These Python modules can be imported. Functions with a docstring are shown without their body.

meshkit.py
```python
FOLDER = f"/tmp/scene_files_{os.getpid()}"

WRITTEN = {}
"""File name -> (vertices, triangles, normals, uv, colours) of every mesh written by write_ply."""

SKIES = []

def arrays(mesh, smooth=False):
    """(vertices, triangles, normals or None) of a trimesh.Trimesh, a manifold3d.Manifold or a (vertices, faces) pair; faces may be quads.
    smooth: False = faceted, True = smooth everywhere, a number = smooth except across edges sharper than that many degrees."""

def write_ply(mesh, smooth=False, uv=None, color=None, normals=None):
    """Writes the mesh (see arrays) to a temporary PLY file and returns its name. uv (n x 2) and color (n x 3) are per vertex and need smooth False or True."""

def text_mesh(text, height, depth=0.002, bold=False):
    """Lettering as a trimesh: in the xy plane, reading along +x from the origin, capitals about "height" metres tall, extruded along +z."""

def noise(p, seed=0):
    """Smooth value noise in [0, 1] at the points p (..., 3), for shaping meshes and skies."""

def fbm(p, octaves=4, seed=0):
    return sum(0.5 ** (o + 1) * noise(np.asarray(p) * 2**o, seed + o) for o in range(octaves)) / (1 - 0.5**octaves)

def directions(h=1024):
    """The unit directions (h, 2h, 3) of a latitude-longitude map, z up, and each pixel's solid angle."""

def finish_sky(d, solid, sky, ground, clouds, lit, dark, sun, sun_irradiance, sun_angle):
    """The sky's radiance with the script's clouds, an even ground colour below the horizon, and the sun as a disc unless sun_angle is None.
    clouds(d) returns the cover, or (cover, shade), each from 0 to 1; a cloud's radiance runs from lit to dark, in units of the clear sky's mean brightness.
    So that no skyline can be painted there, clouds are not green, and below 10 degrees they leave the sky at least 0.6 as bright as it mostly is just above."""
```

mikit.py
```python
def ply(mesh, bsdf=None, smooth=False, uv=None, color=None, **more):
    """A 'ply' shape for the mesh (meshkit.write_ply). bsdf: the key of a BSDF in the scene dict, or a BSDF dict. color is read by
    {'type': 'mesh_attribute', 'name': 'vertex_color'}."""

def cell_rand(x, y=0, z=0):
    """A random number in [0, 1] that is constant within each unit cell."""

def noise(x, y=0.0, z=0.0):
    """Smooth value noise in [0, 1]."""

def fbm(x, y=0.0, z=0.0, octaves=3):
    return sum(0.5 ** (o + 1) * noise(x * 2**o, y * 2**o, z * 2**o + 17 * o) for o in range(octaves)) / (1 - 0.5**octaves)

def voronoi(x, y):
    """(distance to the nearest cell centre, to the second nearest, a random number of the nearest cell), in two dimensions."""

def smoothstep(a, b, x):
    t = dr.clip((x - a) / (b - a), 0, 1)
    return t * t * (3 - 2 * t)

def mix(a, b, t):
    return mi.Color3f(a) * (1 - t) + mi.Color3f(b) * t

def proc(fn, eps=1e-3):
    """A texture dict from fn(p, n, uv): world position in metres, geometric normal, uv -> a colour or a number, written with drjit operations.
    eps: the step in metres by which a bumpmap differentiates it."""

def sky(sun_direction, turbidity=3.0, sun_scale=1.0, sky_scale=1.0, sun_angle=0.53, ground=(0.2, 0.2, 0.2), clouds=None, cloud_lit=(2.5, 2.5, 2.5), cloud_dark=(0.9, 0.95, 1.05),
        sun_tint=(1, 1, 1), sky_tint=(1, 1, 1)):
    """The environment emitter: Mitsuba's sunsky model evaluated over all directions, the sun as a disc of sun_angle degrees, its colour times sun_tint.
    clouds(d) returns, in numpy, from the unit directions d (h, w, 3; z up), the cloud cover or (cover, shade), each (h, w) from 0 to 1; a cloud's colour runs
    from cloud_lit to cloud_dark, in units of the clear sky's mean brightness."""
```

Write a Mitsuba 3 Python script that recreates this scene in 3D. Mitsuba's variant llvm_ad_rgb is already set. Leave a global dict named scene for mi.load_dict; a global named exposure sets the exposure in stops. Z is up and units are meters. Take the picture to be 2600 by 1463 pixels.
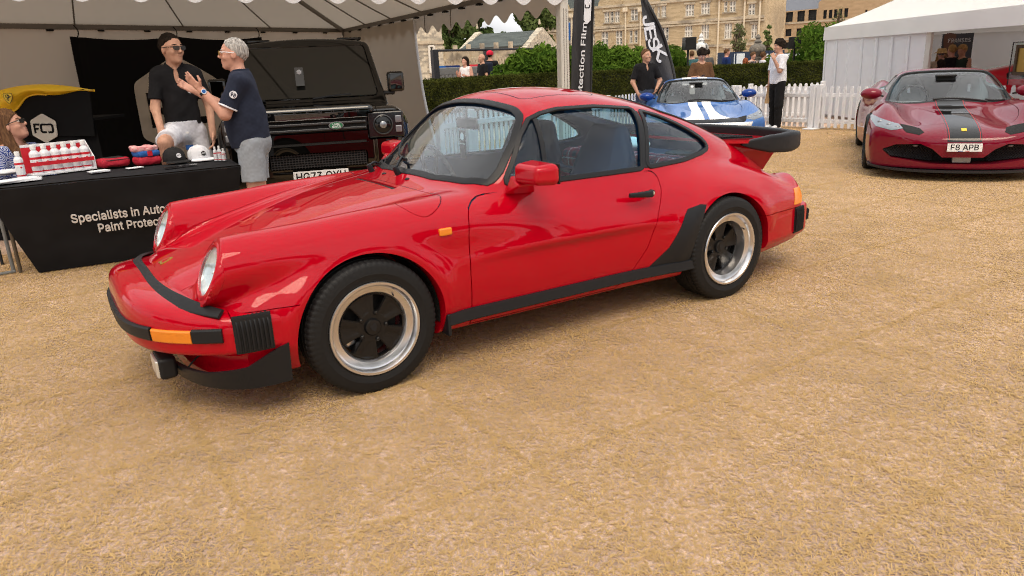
import math, random
import numpy as np, trimesh, drjit as dr, mitsuba as mi, manifold3d as m3
import mikit, meshkit
from mikit import proc, noise, fbm, voronoi, cell_rand, smoothstep, mix
from scipy.interpolate import CubicSpline, PchipInterpolator
from scipy.spatial import cKDTree
from shapely.geometry import Polygon, LineString, Point, box as sbox
from shapely.ops import unary_union
T4 = mi.ScalarTransform4f
scene, labels = {'type': 'scene'}, {}

# ---------------------------------------------------------------- camera, sky, exposure
CAM = np.array([-2.3116, -3.7478, 1.4362]); YAW, PITCH, ROLL, FPX = .57519, .2971, -.043665, 1851.37
FWD = np.array([math.sin(YAW)*math.cos(PITCH), math.cos(YAW)*math.cos(PITCH), -math.sin(PITCH)])
_r = np.array([math.cos(YAW), -math.sin(YAW), 0]); _u = np.cross(_r, FWD)
RGT = _r*math.cos(ROLL)+_u*math.sin(ROLL); UPV = -_r*math.sin(ROLL)+_u*math.cos(ROLL)
scene['camera'] = {'type': 'perspective', 'fov_axis': 'x', 'fov': math.degrees(2*math.atan(1300/FPX)), 'near_clip': .05, 'far_clip': 2000.,
    'to_world': T4().look_at(origin=CAM.tolist(), target=(CAM+FWD).tolist(), up=UPV.tolist())}

def clouds(d):
    z = np.maximum(d[..., 2:3], .02)
    q = np.concatenate([d[..., :2]/(z+.18)*1.1, np.zeros_like(z)], -1)
    q = q + .5*meshkit.fbm(q*1.3+9, 3, 3)[..., None]
    n = meshkit.fbm(q*np.array([.9, 1.5, 1]), 5, 11)
    shade = np.clip((n-.40)/.34, 0, 1)
    gap = np.clip((meshkit.fbm(q*.7+31, 4, 23)-.30)/.16, 0, 1)
    return .86+.14*gap, .75*shade
scene['sky'] = mikit.sky((-.25, -.50, .83), turbidity=3.5, sun_scale=.30, sun_angle=34, ground=(.22, .17, .11), clouds=clouds,
    cloud_lit=(2.35, 2.32, 2.3), cloud_dark=(.85, .9, .98))
exposure = 2.35

# ---------------------------------------------------------------- helpers
def reg(key):
    k, i = key, 0
    while k in scene or k in labels or k in taken:
        i += 1; k = f'{key}_{i:03d}'
    taken.add(k); return k
taken = set()
def thing(name, label, cat, group=None):
    k = reg(name); labels[k] = {'label': label, 'category': cat}
    if group: labels[k]['group'] = group
    return k
def mk(mesh, mat, smooth=30):
    if isinstance(mesh, tuple) and len(mesh) == 3:
        p = meshkit.write_ply(mesh[:2], True, normals=mesh[2])
        return {'type': 'ply', 'filename': p, 'face_normals': False, 'bsdf': {'type': 'ref', 'id': mat}}
    return mikit.ply(mesh, mat, smooth)
def part(parent, name, mesh, mat, smooth=30, label=None, kind=None, M=None):
    k = reg(parent+'__'+name)
    scene[k] = mk(tf(mesh, M) if M is not None else mesh, mat, smooth)
    if label or kind:
        labels[k] = {}
        if label: labels[k]['label'] = label
        if kind: labels[k]['kind'] = kind
    return k
def solo(name, label, cat, mesh, mat, smooth=30, group=None, kind=None):
    k = thing(name, label, cat, group); scene[k] = mk(mesh, mat, smooth)
    if kind: labels[k]['kind'] = kind
    return k
def struct(name, mesh, mat, label, smooth=30):
    k = reg(name); scene[k] = mk(mesh, mat, smooth); labels[k] = {'label': label, 'kind': 'structure'}; return k

def vf(mesh):
    if hasattr(mesh, 'to_mesh'):
        m = mesh.to_mesh(); return np.array(m.vert_properties[:, :3], float), np.array(m.tri_verts, int)
    if isinstance(mesh, tuple):
        v, f = np.asarray(mesh[0], float), np.asarray(mesh[1], int)
        if f.shape[1] == 4: f = np.vstack([f[:, [0, 1, 2]], f[:, [0, 2, 3]]])
        return v, f
    return np.array(mesh.vertices), np.array(mesh.faces)
def tf(mesh, M):
    M = np.asarray(M, float)
    if isinstance(mesh, tuple) and len(mesh) == 3:
        n = mesh[2]@np.linalg.inv(M[:3, :3]); n /= np.linalg.norm(n, axis=1, keepdims=True)+1e-12
        return (mesh[0]@M[:3, :3].T+M[:3, 3], mesh[1] if np.linalg.det(M[:3, :3]) > 0 else mesh[1][:, ::-1], n)
    v, f = vf(mesh); v = v@M[:3, :3].T+M[:3, 3]
    return (v, f if np.linalg.det(M[:3, :3]) > 0 else f[:, ::-1])
def cat(*ms):
    V, F, N, o = [], [], [], 0
    alln = all(isinstance(m, tuple) and len(m) == 3 for m in ms)
    for m in ms:
        v, f = vf(m[:2] if isinstance(m, tuple) else m); V.append(v); F.append(f+o); o += len(v)
        if alln: N.append(m[2])
    return (np.vstack(V), np.vstack(F), np.vstack(N)) if alln else (np.vstack(V), np.vstack(F))
def MT(x=0, y=0, z=0):
    M = np.eye(4); M[:3, 3] = (x, y, z); return M
def MR(ax, deg):
    return trimesh.transformations.rotation_matrix(math.radians(deg), {'x': [1, 0, 0], 'y': [0, 1, 0], 'z': [0, 0, 1]}.get(ax, ax) if isinstance(ax, str) else ax)
def MS(x, y=None, z=None):
    return np.diag([x, y if y is not None else x, z if z is not None else x, 1.])
def MB(origin, x, y, z):
    M = np.eye(4); M[:3, 0], M[:3, 1], M[:3, 2], M[:3, 3] = x, y, z, origin; return M
def unit(v):
    v = np.asarray(v, float); return v/(np.linalg.norm(v)+1e-12)
def man(mesh):
    if isinstance(mesh, m3.Manifold): return mesh
    v, f = vf(mesh[:2] if isinstance(mesh, tuple) else mesh)
    m = m3.Mesh(np.ascontiguousarray(v, np.float32), np.ascontiguousarray(f, np.uint32)); m.merge(); return m3.Manifold(m)
def bx(x0, x1, y0, y1, z0, z1, b=0.):
    """box; b = chamfer"""
    if b <= 0:
        return tf(trimesh.creation.box((x1-x0, y1-y0, z1-z0)), MT((x0+x1)/2, (y0+y1)/2, (z0+z1)/2))
    pts = []
    for sx in (0, 1):
        for sy in (0, 1):
            for sz in (0, 1):
                c = (x1 if sx else x0, y1 if sy else y0, z1 if sz else z0); s = (1-2*sx, 1-2*sy, 1-2*sz)
                for k in range(3):
                    q = [c[i]+(0 if i == k else s[i]*b) for i in range(3)]; pts.append(q)
    return vf(m3.Manifold.hull_points(np.array(pts, np.float64)))
def rbox(x0, x1, y0, y1, z0, z1, r, n=10):
    r = min(r, (x1-x0)/2-1e-4, (y1-y0)/2-1e-4, (z1-z0)/2-1e-4)
    s = m3.Manifold.sphere(r, n)
    return vf(m3.Manifold.batch_hull([s.translate([x, y, z]) for x in (x0+r, x1-r) for y in (y0+r, y1-r) for z in (z0+r, z1-r)]))
def extr(poly, h, bevel=0.):
    """shapely polygon in xy extruded z 0..h"""
    ps = [g for g in getattr(poly, 'geoms', [poly]) if g.area > 1e-9]
    if bevel > 0:
        ms = []
        for g in ps:
            cs = lambda q: m3.CrossSection([np.array(r.coords)[:-1] for r in [q.exterior]+list(q.interiors)], m3.FillRule.EvenOdd)
            g2 = g.buffer(-bevel, join_style=2); a = trimesh.creation.extrude_polygon(g, h-bevel, engine='earcut'); ms.append(vf(a))
            if not g2.is_empty:
                for q in getattr(g2, 'geoms', [g2]):
                    ms.append(tf(trimesh.creation.extrude_polygon(q, bevel, engine='earcut'), MT(0, 0, h-bevel)))
        return cat(*ms)
    return cat(*[vf(trimesh.creation.extrude_polygon(g, h, engine='earcut')) for g in ps])
def tube(pts, r, n=8, closed=False, cap=True, flat=1., up=None):
    """tube along a polyline; r scalar or per point; flat squeezes along the up direction"""
    P = np.asarray(pts, float); k = len(P); R = np.broadcast_to(np.asarray(r, float), (k,))
    if closed: t = np.roll(P, -1, 0)-np.roll(P, 1, 0)
    else: t = np.gradient(P, axis=0)
    t /= np.linalg.norm(t, axis=1, keepdims=True)+1e-12
    if up is None:
        u = np.zeros_like(P); u[0] = unit(np.cross(t[0], [0, 0, 1]) if abs(t[0][2]) < .95 else np.cross(t[0], [1, 0, 0]))
        for i in range(1, k): u[i] = unit(u[i-1]-t[i]*(u[i-1]@t[i]))
        w = np.cross(t, u)
    else:
        w = np.broadcast_to(np.asarray(up, float), P.shape); w = w-t*(w*t).sum(1, keepdims=True); w = w/(np.linalg.norm(w, axis=1, keepdims=True)+1e-12)
        u = np.cross(w, t)
    a = np.arange(n)/n*2*np.pi
    V = (P[:, None]+R[:, None, None]*(np.cos(a)[None, :, None]*u[:, None]+flat*np.sin(a)[None, :, None]*w[:, None])).reshape(-1, 3)
    F = []
    for i in range(k if closed else k-1):
        j = (i+1) % k; q = np.arange(n); q2 = (q+1) % n
        F.append(np.stack([i*n+q, i*n+q2, j*n+q2, j*n+q], 1))
    F = np.vstack(F); F = np.vstack([F[:, [0, 1, 2]], F[:, [0, 2, 3]]])
    if cap and not closed:
        V = np.vstack([V, P[:1], P[-1:]]); q = np.arange(n); q2 = (q+1) % n
        F = np.vstack([F, np.stack([np.full(n, k*n), q2, q], 1), np.stack([np.full(n, k*n+1), (k-1)*n+q, (k-1)*n+q2], 1)])
    return V, F
def lathe(prof, n=48, arc=360):
    """revolve (r,z) about z"""
    prof = np.asarray(prof, float); a = np.arange(n)/n*2*np.pi; k = len(prof)
    V = np.stack([prof[:, 0:1]*np.cos(a), prof[:, 0:1]*np.sin(a), np.repeat(prof[:, 1:2], n, 1)], -1).reshape(-1, 3)
    F = []
    for i in range(k-1):
        q = np.arange(n); q2 = (q+1) % n; F.append(np.stack([i*n+q, i*n+q2, (i+1)*n+q2, (i+1)*n+q], 1))
    F = np.vstack(F); F = np.vstack([F[:, [0, 1, 2]], F[:, [0, 2, 3]]])
    return V, F
def ell(c, r, sub=2, R=None):
    m = trimesh.creation.icosphere(subdivisions=sub); M = MS(*r)
    if R is not None: M = R@M
    return tf(m, MT(*c)@M)
def grid(P):
    """(m,n,3) points -> mesh"""
    m, n = P.shape[:2]; i = np.arange(m*n).reshape(m, n)
    return P.reshape(-1, 3), np.stack([i[:-1, :-1], i[1:, :-1], i[1:, 1:], i[:-1, 1:]], -1).reshape(-1, 4)
def thick(P, d):
    """grid of points thickened by the vector (or array) d into a closed sheet"""
    Q = P+d; m, n = P.shape[:2]; a = grid(P); b = grid(Q)
    i = np.arange(m*n).reshape(m, n)
    loop = np.concatenate([i[0, :-1], i[:-1, -1], i[-1, :0:-1], i[:0:-1, 0]]); l2 = np.roll(loop, -1); o = m*n
    return np.vstack([a[0], b[0]]), np.vstack([a[1][:, ::-1], b[1]+o, np.stack([loop, loop+o, l2+o, l2], 1)[:, ::-1]])
def text(s, h, origin, xdir, ydir, depth=.002, bold=False, center=False, squeeze=1.):
    m = meshkit.text_mesh(s, h, depth, bold); v = np.array(m.vertices)
    if center: v[:, 0] -= (v[:, 0].min()+v[:, 0].max())/2
    v[:, 0] *= squeeze; x, y = unit(xdir), unit(ydir)
    return tf((v, np.array(m.faces)), MB(origin, x, y, np.cross(x, y)))

def words(m, gap, axis=0):
    """splits lettering (before it is placed) into its words"""
    v, f = vf(m); lab = trimesh.graph.connected_component_labels(trimesh.Trimesh(v, f, process=False).face_adjacency, node_count=len(f))
    iv = sorted((v[f[lab == k]][..., axis].min(), v[f[lab == k]][..., axis].max(), k) for k in range(lab.max()+1)); out, end = [], -9e9
    for a, b, k in iv:
        if a > end+gap: out.append([])
        out[-1].append(k); end = max(end, b)
    for g in out:
        q = f[np.isin(lab, g)]; u, inv = np.unique(q, return_inverse=True); yield v[u], inv.reshape(-1, 3)
# implicit surfaces -----------------------------------------------------------
def smin(a, b, k):
    h = np.maximum(k-np.abs(a-b), 0)/k; return np.minimum(a, b)-h*h*h*k/6
def smax(a, b, k):
    h = np.maximum(k-np.abs(a-b), 0)/k; return np.maximum(a, b)+h*h*h*k/6
def grad(fn, p, e=1e-3):
    g = np.empty_like(p)
    for k in range(3):
        d = np.zeros(3); d[k] = e; g[:, k] = (fn(p+d)-fn(p-d))/(2*e)
    return g
def iso(fn, lo, hi, h, level=0., margin=1.6, stride=4, newton=3, eps=1e-3):
    """mesh of fn = level by surface nets, vertices then moved on to the surface; returns v, f, n"""
    lo, hi = np.asarray(lo, float), np.asarray(hi, float)
    S = stride; nb = np.maximum(np.ceil((hi-lo)/(h*S)).astype(int), 1); n = nb*S+1
    ax = [lo[i]+h*np.arange(n[i]) for i in range(3)]
    C = np.stack(np.meshgrid(*[(a[:-1:S]+h*(S-1)/2) for a in ax], indexing='ij'), -1).reshape(-1, 3)
    fc = fn(C)-level; near = (np.abs(fc) < margin*h*S).reshape(nb)
    G = np.repeat(np.repeat(np.repeat(np.where(fc < 0, -1., 1.).reshape(nb), S, 0), S, 1), S, 2)
    G = np.pad(G, ((0, 1),)*3, mode='edge'); need = np.zeros(n, bool)
    for i, j, k in np.argwhere(near): need[i*S:i*S+S+1, j*S:j*S+S+1, k*S:k*S+S+1] = True
    I = np.argwhere(need)
    vals = np.concatenate([fn(lo+h*b)-level for b in np.array_split(I, max(1, len(I)//300000))]) if len(I) else np.zeros(0)
    G[need] = vals
    G[0], G[-1], G[:, 0], G[:, -1], G[:, :, 0], G[:, :, -1] = (np.maximum(q, 1e-4) for q in (G[0], G[-1], G[:, 0], G[:, -1], G[:, :, 0], G[:, :, -1]))
    s = G < 0
    c = [s[i:n[0]-1+i, j:n[1]-1+j, k:n[2]-1+k] for i in (0, 1) for j in (0, 1) for k in (0, 1)]
    cnt = sum(x.astype(np.int8) for x in c); act = (cnt > 0) & (cnt < 8)
    idx = -np.ones(act.shape, int); A = np.argwhere(act); idx[act] = np.arange(len(A))
    acc, num = np.zeros((len(A), 3)), np.zeros(len(A))
    for axis in range(3):
        for o1 in (0, 1):
            for o2 in (0, 1):
                o = [0, 0, 0]; oth = [q for q in range(3) if q != axis]; o[oth[0]], o[oth[1]] = o1, o2
                p = A+o; q = p.copy(); q[:, axis] += 1
                a, b = G[tuple(p.T)], G[tuple(q.T)]; m = (a < 0) != (b < 0)
                t = np.where(m, a/np.where(m, a-b, 1), 0); x = p.astype(float); x[:, axis] += t
                acc[m] += x[m]; num[m] += 1
    v = lo+h*acc/num[:, None]
    F = []
    for axis in range(3):
        o1, o2 = [q for q in range(3) if q != axis]
        if axis == 1: o1, o2 = o2, o1
        sl0 = [slice(1, -1)]*3; sl0[axis] = slice(0, n[axis]-1); sl1 = list(sl0); sl1[axis] = slice(1, n[axis])
        a, b = s[tuple(sl0)], s[tuple(sl1)]; E = np.argwhere(a != b); fl = a[a != b]
        E = E+1; E[:, axis] -= 1
        def cell(d1, d2):
            q = E.copy(); q[:, o1] -= d1; q[:, o2] -= d2; return idx[tuple(q.T)]
        Q = np.stack([cell(1, 1), cell(0, 1), cell(0, 0), cell(1, 0)], 1)
        F.append(np.where(fl[:, None], Q, Q[:, ::-1]))
    F = np.vstack(F)
    for _ in range(newton):
        g = grad(fn, v, eps); d = (fn(v)-level)[:, None]*g/np.maximum((g*g).sum(1, keepdims=True), .05)
        l = np.linalg.norm(d, axis=1, keepdims=True); v = v-d*np.minimum(1, h*.5/np.maximum(l, 1e-9))
    nn = grad(fn, v, eps); nn /= np.linalg.norm(nn, axis=1, keepdims=True)+1e-12
    return v, np.vstack([F[:, [0, 1, 2]], F[:, [0, 2, 3]]]), nn
def shade(mesh, fn, level=0., tol=6e-4, dot=.8, eps=1e-3):
    """exploded mesh whose faces on the surface fn = level take its normals, the others are flat"""
    v, f = vf(mesh); P = v[f].reshape(-1, 3); fnm = np.cross(v[f[:, 1]]-v[f[:, 0]], v[f[:, 2]]-v[f[:, 0]])
    fnm /= np.linalg.norm(fnm, axis=1, keepdims=True)+1e-20; N = np.repeat(fnm, 3, 0)
    g = grad(fn, v, eps); g /= np.linalg.norm(g, axis=1, keepdims=True)+1e-12; g = g[f].reshape(-1, 3)
    on = (np.abs(fn(v)-level) < tol)[f].reshape(-1)
    face_on = np.repeat(on.reshape(-1, 3).all(1), 3); d = (g*N).sum(1); ok = face_on & (np.abs(d) > dot)
    N[ok] = g[ok]*np.sign(d[ok])[:, None]
    return P, np.arange(len(P)).reshape(-1, 3), N
def sheet(mesh, fn, level, tol=6e-4):
    """only the faces of a cut solid that lie on fn = level, with smooth normals"""
    v, f = vf(mesh); g = grad(fn, v); g /= np.linalg.norm(g, axis=1, keepdims=True)+1e-12
    n = np.cross(v[f[:, 1]]-v[f[:, 0]], v[f[:, 2]]-v[f[:, 0]]); n /= np.linalg.norm(n, axis=1, keepdims=True)+1e-20
    on = (np.abs(fn(v)-level) < tol)[f].all(1) & ((g[f[:, 0]]*n).sum(1) > .6)
    f = f[on]; u, inv = np.unique(f, return_inverse=True)
    return v[u], inv.reshape(-1, 3), g[u]
def prism(poly, axis, a, b):
    """shapely polygon in the two other axes (in order) extruded along an axis from a to b, as a manifold"""
    m = man(extr(poly, b-a))
    v, f = vf(m)
    if axis == 2: P = np.stack([v[:, 0], v[:, 1], v[:, 2]+a], 1)
    elif axis == 1: P = np.stack([v[:, 0], v[:, 2]+a, v[:, 1]], 1); f = f[:, ::-1]
    else: P = np.stack([v[:, 2]+a, v[:, 0], v[:, 1]], 1)
    return man((P, f))
def spl(pts, kind=CubicSpline):
    P = np.asarray(pts, float); c = kind(P[:, 0], P[:, 1]); lo, hi = P[0, 0], P[-1, 0]
    return lambda x: c(np.clip(x, lo, hi))
def smoothpoly(pts, n=8):
    """closed Catmull-Rom loop through points"""
    P = np.asarray(pts, float); k = len(P); out = []
    for i in range(k):
        p0, p1, p2, p3 = P[i-1], P[i], P[(i+1) % k], P[(i+2) % k]
        for t in np.arange(n)/n:
            out.append(.5*((2*p1)+(-p0+p2)*t+(2*p0-5*p1+4*p2-p3)*t*t+(-p0+3*p1-3*p2+p3)*t**3))
    return np.array(out)
def curve(pts, n=8):
    P = np.asarray(pts, float); t = np.r_[0, np.cumsum(np.linalg.norm(np.diff(P, axis=0), axis=1))]
    return CubicSpline(t, P)(np.linspace(0, t[-1], n))
def px_ground(x, y, z=0.):
    d = FWD*FPX+RGT*(x-1300)+UPV*(731.5-y); return CAM+d*(z-CAM[2])/d[2]
def px_range(x, y, r):
    d = FWD*FPX+RGT*(x-1300)+UPV*(731.5-y); return CAM+d*r/(d[0]*math.sin(YAW)+d[1]*math.cos(YAW))
def bis(fn, o, d, t0, t1, n=36):
    """first crossing of fn = 0 from outside (t0) to inside (t1) on rays o + t d"""
    o, d = np.asarray(o, float), np.asarray(d, float); ts = np.linspace(t0, t1, 60)
    V = np.stack([fn(o+t*d) for t in ts]); k = np.argmax(V < 0, 0); k = np.where((V < 0).any(0), np.maximum(k, 1), 59)
    a, b = ts[k-1], ts[k]
    for _ in range(n):
        m = (a+b)/2; ins = fn(o+m[:, None]*d) < 0; b = np.where(ins, m, b); a = np.where(ins, a, m)
    return o+a[:, None]*d
def onside(sz, fn, sg=-1):
    sz = np.asarray(sz, float); o = np.stack([sz[:, 0], np.zeros(len(sz)), sz[:, 1]], 1); return bis(fn, o, np.array([0, float(sg), 0]), 1.3, .1)
def ontop(sy, fn, z0=1.6, z1=.2):
    sy = np.asarray(sy, float); o = np.stack([sy[:, 0], sy[:, 1], np.zeros(len(sy))], 1); return bis(fn, o, np.array([0, 0, 1.]), z0, z1)
def dense(poly, n, closed=True):
    L = LineString(list(poly)+([poly[0]] if closed else [])); return np.array([L.interpolate(t, True).coords[0] for t in np.linspace(0, 1, n, endpoint=not closed)])
def rnd(poly, r):
    P = Polygon(poly).buffer(0); return P.buffer(-r).buffer(r, quad_segs=6)
def loft(path, A, B, up=(0, 0, 1), n=16, e=.7, closed=False):
    """superellipse sections (half width A sideways, half height B along up) along a path"""
    P = np.asarray(path, float); k = len(P); A, B = np.broadcast_to(A, (k,)), np.broadcast_to(B, (k,))
    t = (np.roll(P, -1, 0)-np.roll(P, 1, 0)) if closed else np.gradient(P, axis=0); t /= np.linalg.norm(t, axis=1, keepdims=True)
    w = np.broadcast_to(np.asarray(up, float), P.shape); w = w-t*(w*t).sum(1, keepdims=True); w = w/np.linalg.norm(w, axis=1, keepdims=True); u = np.cross(w, t)
    a = np.arange(n)/n*2*np.pi; c, s = np.cos(a), np.sin(a); c, s = np.sign(c)*abs(c)**e, np.sign(s)*abs(s)**e
    V = (P[:, None]+A[:, None, None]*c[None, :, None]*u[:, None]+B[:, None, None]*s[None, :, None]*w[:, None]).reshape(-1, 3)
    F = []; q = np.arange(n); q2 = (q+1) % n
    for i in range(k if closed else k-1):
        j = (i+1) % k; F.append(np.stack([i*n+q, i*n+q2, j*n+q2, j*n+q], 1))
    F = np.vstack(F); F = np.vstack([F[:, [0, 1, 2]], F[:, [0, 2, 3]]])
    if not closed:
        V = np.vstack([V, P[:1], P[-1:]]); F = np.vstack([F, np.stack([np.full(n, k*n), q2, q], 1), np.stack([np.full(n, k*n+1), (k-1)*n+q, (k-1)*n+q2], 1)])
    return V, F
def on_normal(P, fn):
    g = grad(fn, P); return g/np.linalg.norm(g, axis=1, keepdims=True)
def strip(path, fn, half, th, off=0.):
    """a moulding lying on the surface along a path"""
    N = on_normal(path, fn); return loft(path+N*(off), th, half, up=np.cross(np.gradient(path, axis=0), N), e=.5, n=12) if False else _strip(path, N, half, th)
def _strip(P, N, half, th, closed=False):
    P = np.asarray(P); t = (np.roll(P, -1, 0)-np.roll(P, 1, 0)) if closed else np.gradient(P, axis=0); t /= np.linalg.norm(t, axis=1, keepdims=True)+1e-12
    B = np.cross(N, t); B /= np.linalg.norm(B, axis=1, keepdims=True)+1e-12
    half = np.broadcast_to(half, (len(P),)); cs = [(-1, -.25), (-1, .55), (-.8, 1), (.8, 1), (1, .55), (1, -.25)]; n = len(cs)
    V = np.stack([P+B*(x*half)[:, None]+N*(y*th) for x, y in cs], 1).reshape(-1, 3); k = len(P); F = []; q = np.arange(n); q2 = (q+1) % n
    for i in range(k if closed else k-1):
        j = (i+1) % k; F.append(np.stack([i*n+q, i*n+q2, j*n+q2, j*n+q], 1))
    F = np.vstack(F); F = np.vstack([F[:, [0, 1, 2]], F[:, [0, 2, 3]]])
    if not closed:
        F = np.vstack([F]+[[[0, i+1, i] for i in range(1, n-1)]]+[[[(k-1)*n, (k-1)*n+i, (k-1)*n+i+1] for i in range(1, n-1)]])
    return V, F

# ---------------------------------------------------------------- materials
def mat(key, color, rough=.5, **k):
    c = {'type': 'rgb', 'value': list(color)} if not callable(color) else proc(color)
    d = {'type': 'principled', 'base_color': c, 'roughness': rough, **k}
    scene[key] = {'type': 'twosided', 'bsdf': d}; return key
def srgb(r, g, b):
    return [((v/255+.055)/1.055)**2.4 if v > 10 else v/255/12.92 for v in (r, g, b)]
def paint(key, c, ior=1.5):
    scene[key] = {'type': 'twosided', 'bsdf': {'type': 'plastic', 'int_ior': ior, 'nonlinear': True, 'diffuse_reflectance': {'type': 'rgb', 'value': list(c)} if not callable(c) else proc(c)}}
paint('m_red', (.62, .0010, .023), 1.42)
def _tartan(p, n, uv):
    x, y = p.y*9, (p.x+p.z*.8)*9
    f = lambda v, w, o: dr.select(dr.abs(v+o-dr.floor(v+o)-.5) < w, 1., 0.)
    c = mix((.28, .02, .03), (.015, .02, .05), .55*f(x, .2, 0)+.45*f(y, .2, .1))
    return mix(c, (.6, .6, .62), dr.maximum(f(x, .03, .4), f(y, .03, .4))*.8)
mat('m_tartan', _tartan, .8)
mat('m_black', (.012, .012, .013), .45)
mat('m_rubber', (.010, .0105, .012), .5, specular=.3)
mat('m_trim', (.011, .012, .0145), .42, specular=.3)
mat('m_tyre', (.0085, .0085, .009), .6, specular=.3)
mat('m_dark', (.006, .006, .006), .8)
mat('m_alu', (.70, .70, .72), .22, metallic=.95)
mat('m_chrome', (.85, .85, .86), .08, metallic=1.)
mat('m_blackgloss', (.006, .006, .007), .2, clearcoat=1., clearcoat_gloss=.97)
mat('m_fuchs', (.004, .004, .0045), .32, clearcoat=.45, specular=.3)
mat('m_amber', (.75, .22, .01), .18, clearcoat=1.)
mat('m_cabin', (.011, .030, .066), .7, specular=.25)
mat('m_white', (.8, .8, .8), .5)
mat('m_whiteplate', (.75, .76, .76), .35)
mat('m_gold', (.55, .36, .09), .35, metallic=.8)
mat('m_lamp', (.75, .78, .80), .12, metallic=.7)
scene['m_glass'] = {'type': 'thindielectric', 'int_ior': 1.36, 'specular_transmittance': {'type': 'rgb', 'value': [.55, .80, .92]}}
scene['m_wsglass'] = {'type': 'thindielectric', 'int_ior': 1.58, 'specular_transmittance': {'type': 'rgb', 'value': [.64, .84, .92]}}
scene['m_lens'] = {'type': 'thindielectric', 'int_ior': 1.42, 'specular_transmittance': {'type': 'rgb', 'value': [.93, .97, .97]}}
def ground_col(p, n, uv):
    a = fbm(p.x*.9, p.y*.9, 0., 3); b = fbm(p.x*7, p.y*7, 3., 3); c = fbm(p.x*75, p.y*75, 5., 2); d = noise(p.x*250+p.y*60, p.y*250, 1.)
    col = mix((.29, .20, .148), (.57, .425, .335), dr.clip(.15+.75*b+.45*(c-.5)+.5*(a-.5), 0, 1))
    col = mix(col, (.17, .11, .075), smoothstep(.58, .74, fbm(p.x*3.1+9, p.y*3.1, 7., 3))*.35)
    e = noise(p.x*160+p.y*70, p.y*160-p.x*70, 2.)
    return col*(.50+.62*d+.38*e)
mat('m_ground', ground_col, .95, specular=.1)
mat('m_straw', (.46, .31, .155), .8, specular=.15)
scene['m_straw']['bsdf']['base_color'] = {'type': 'mesh_attribute', 'name': 'vertex_color'}
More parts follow.
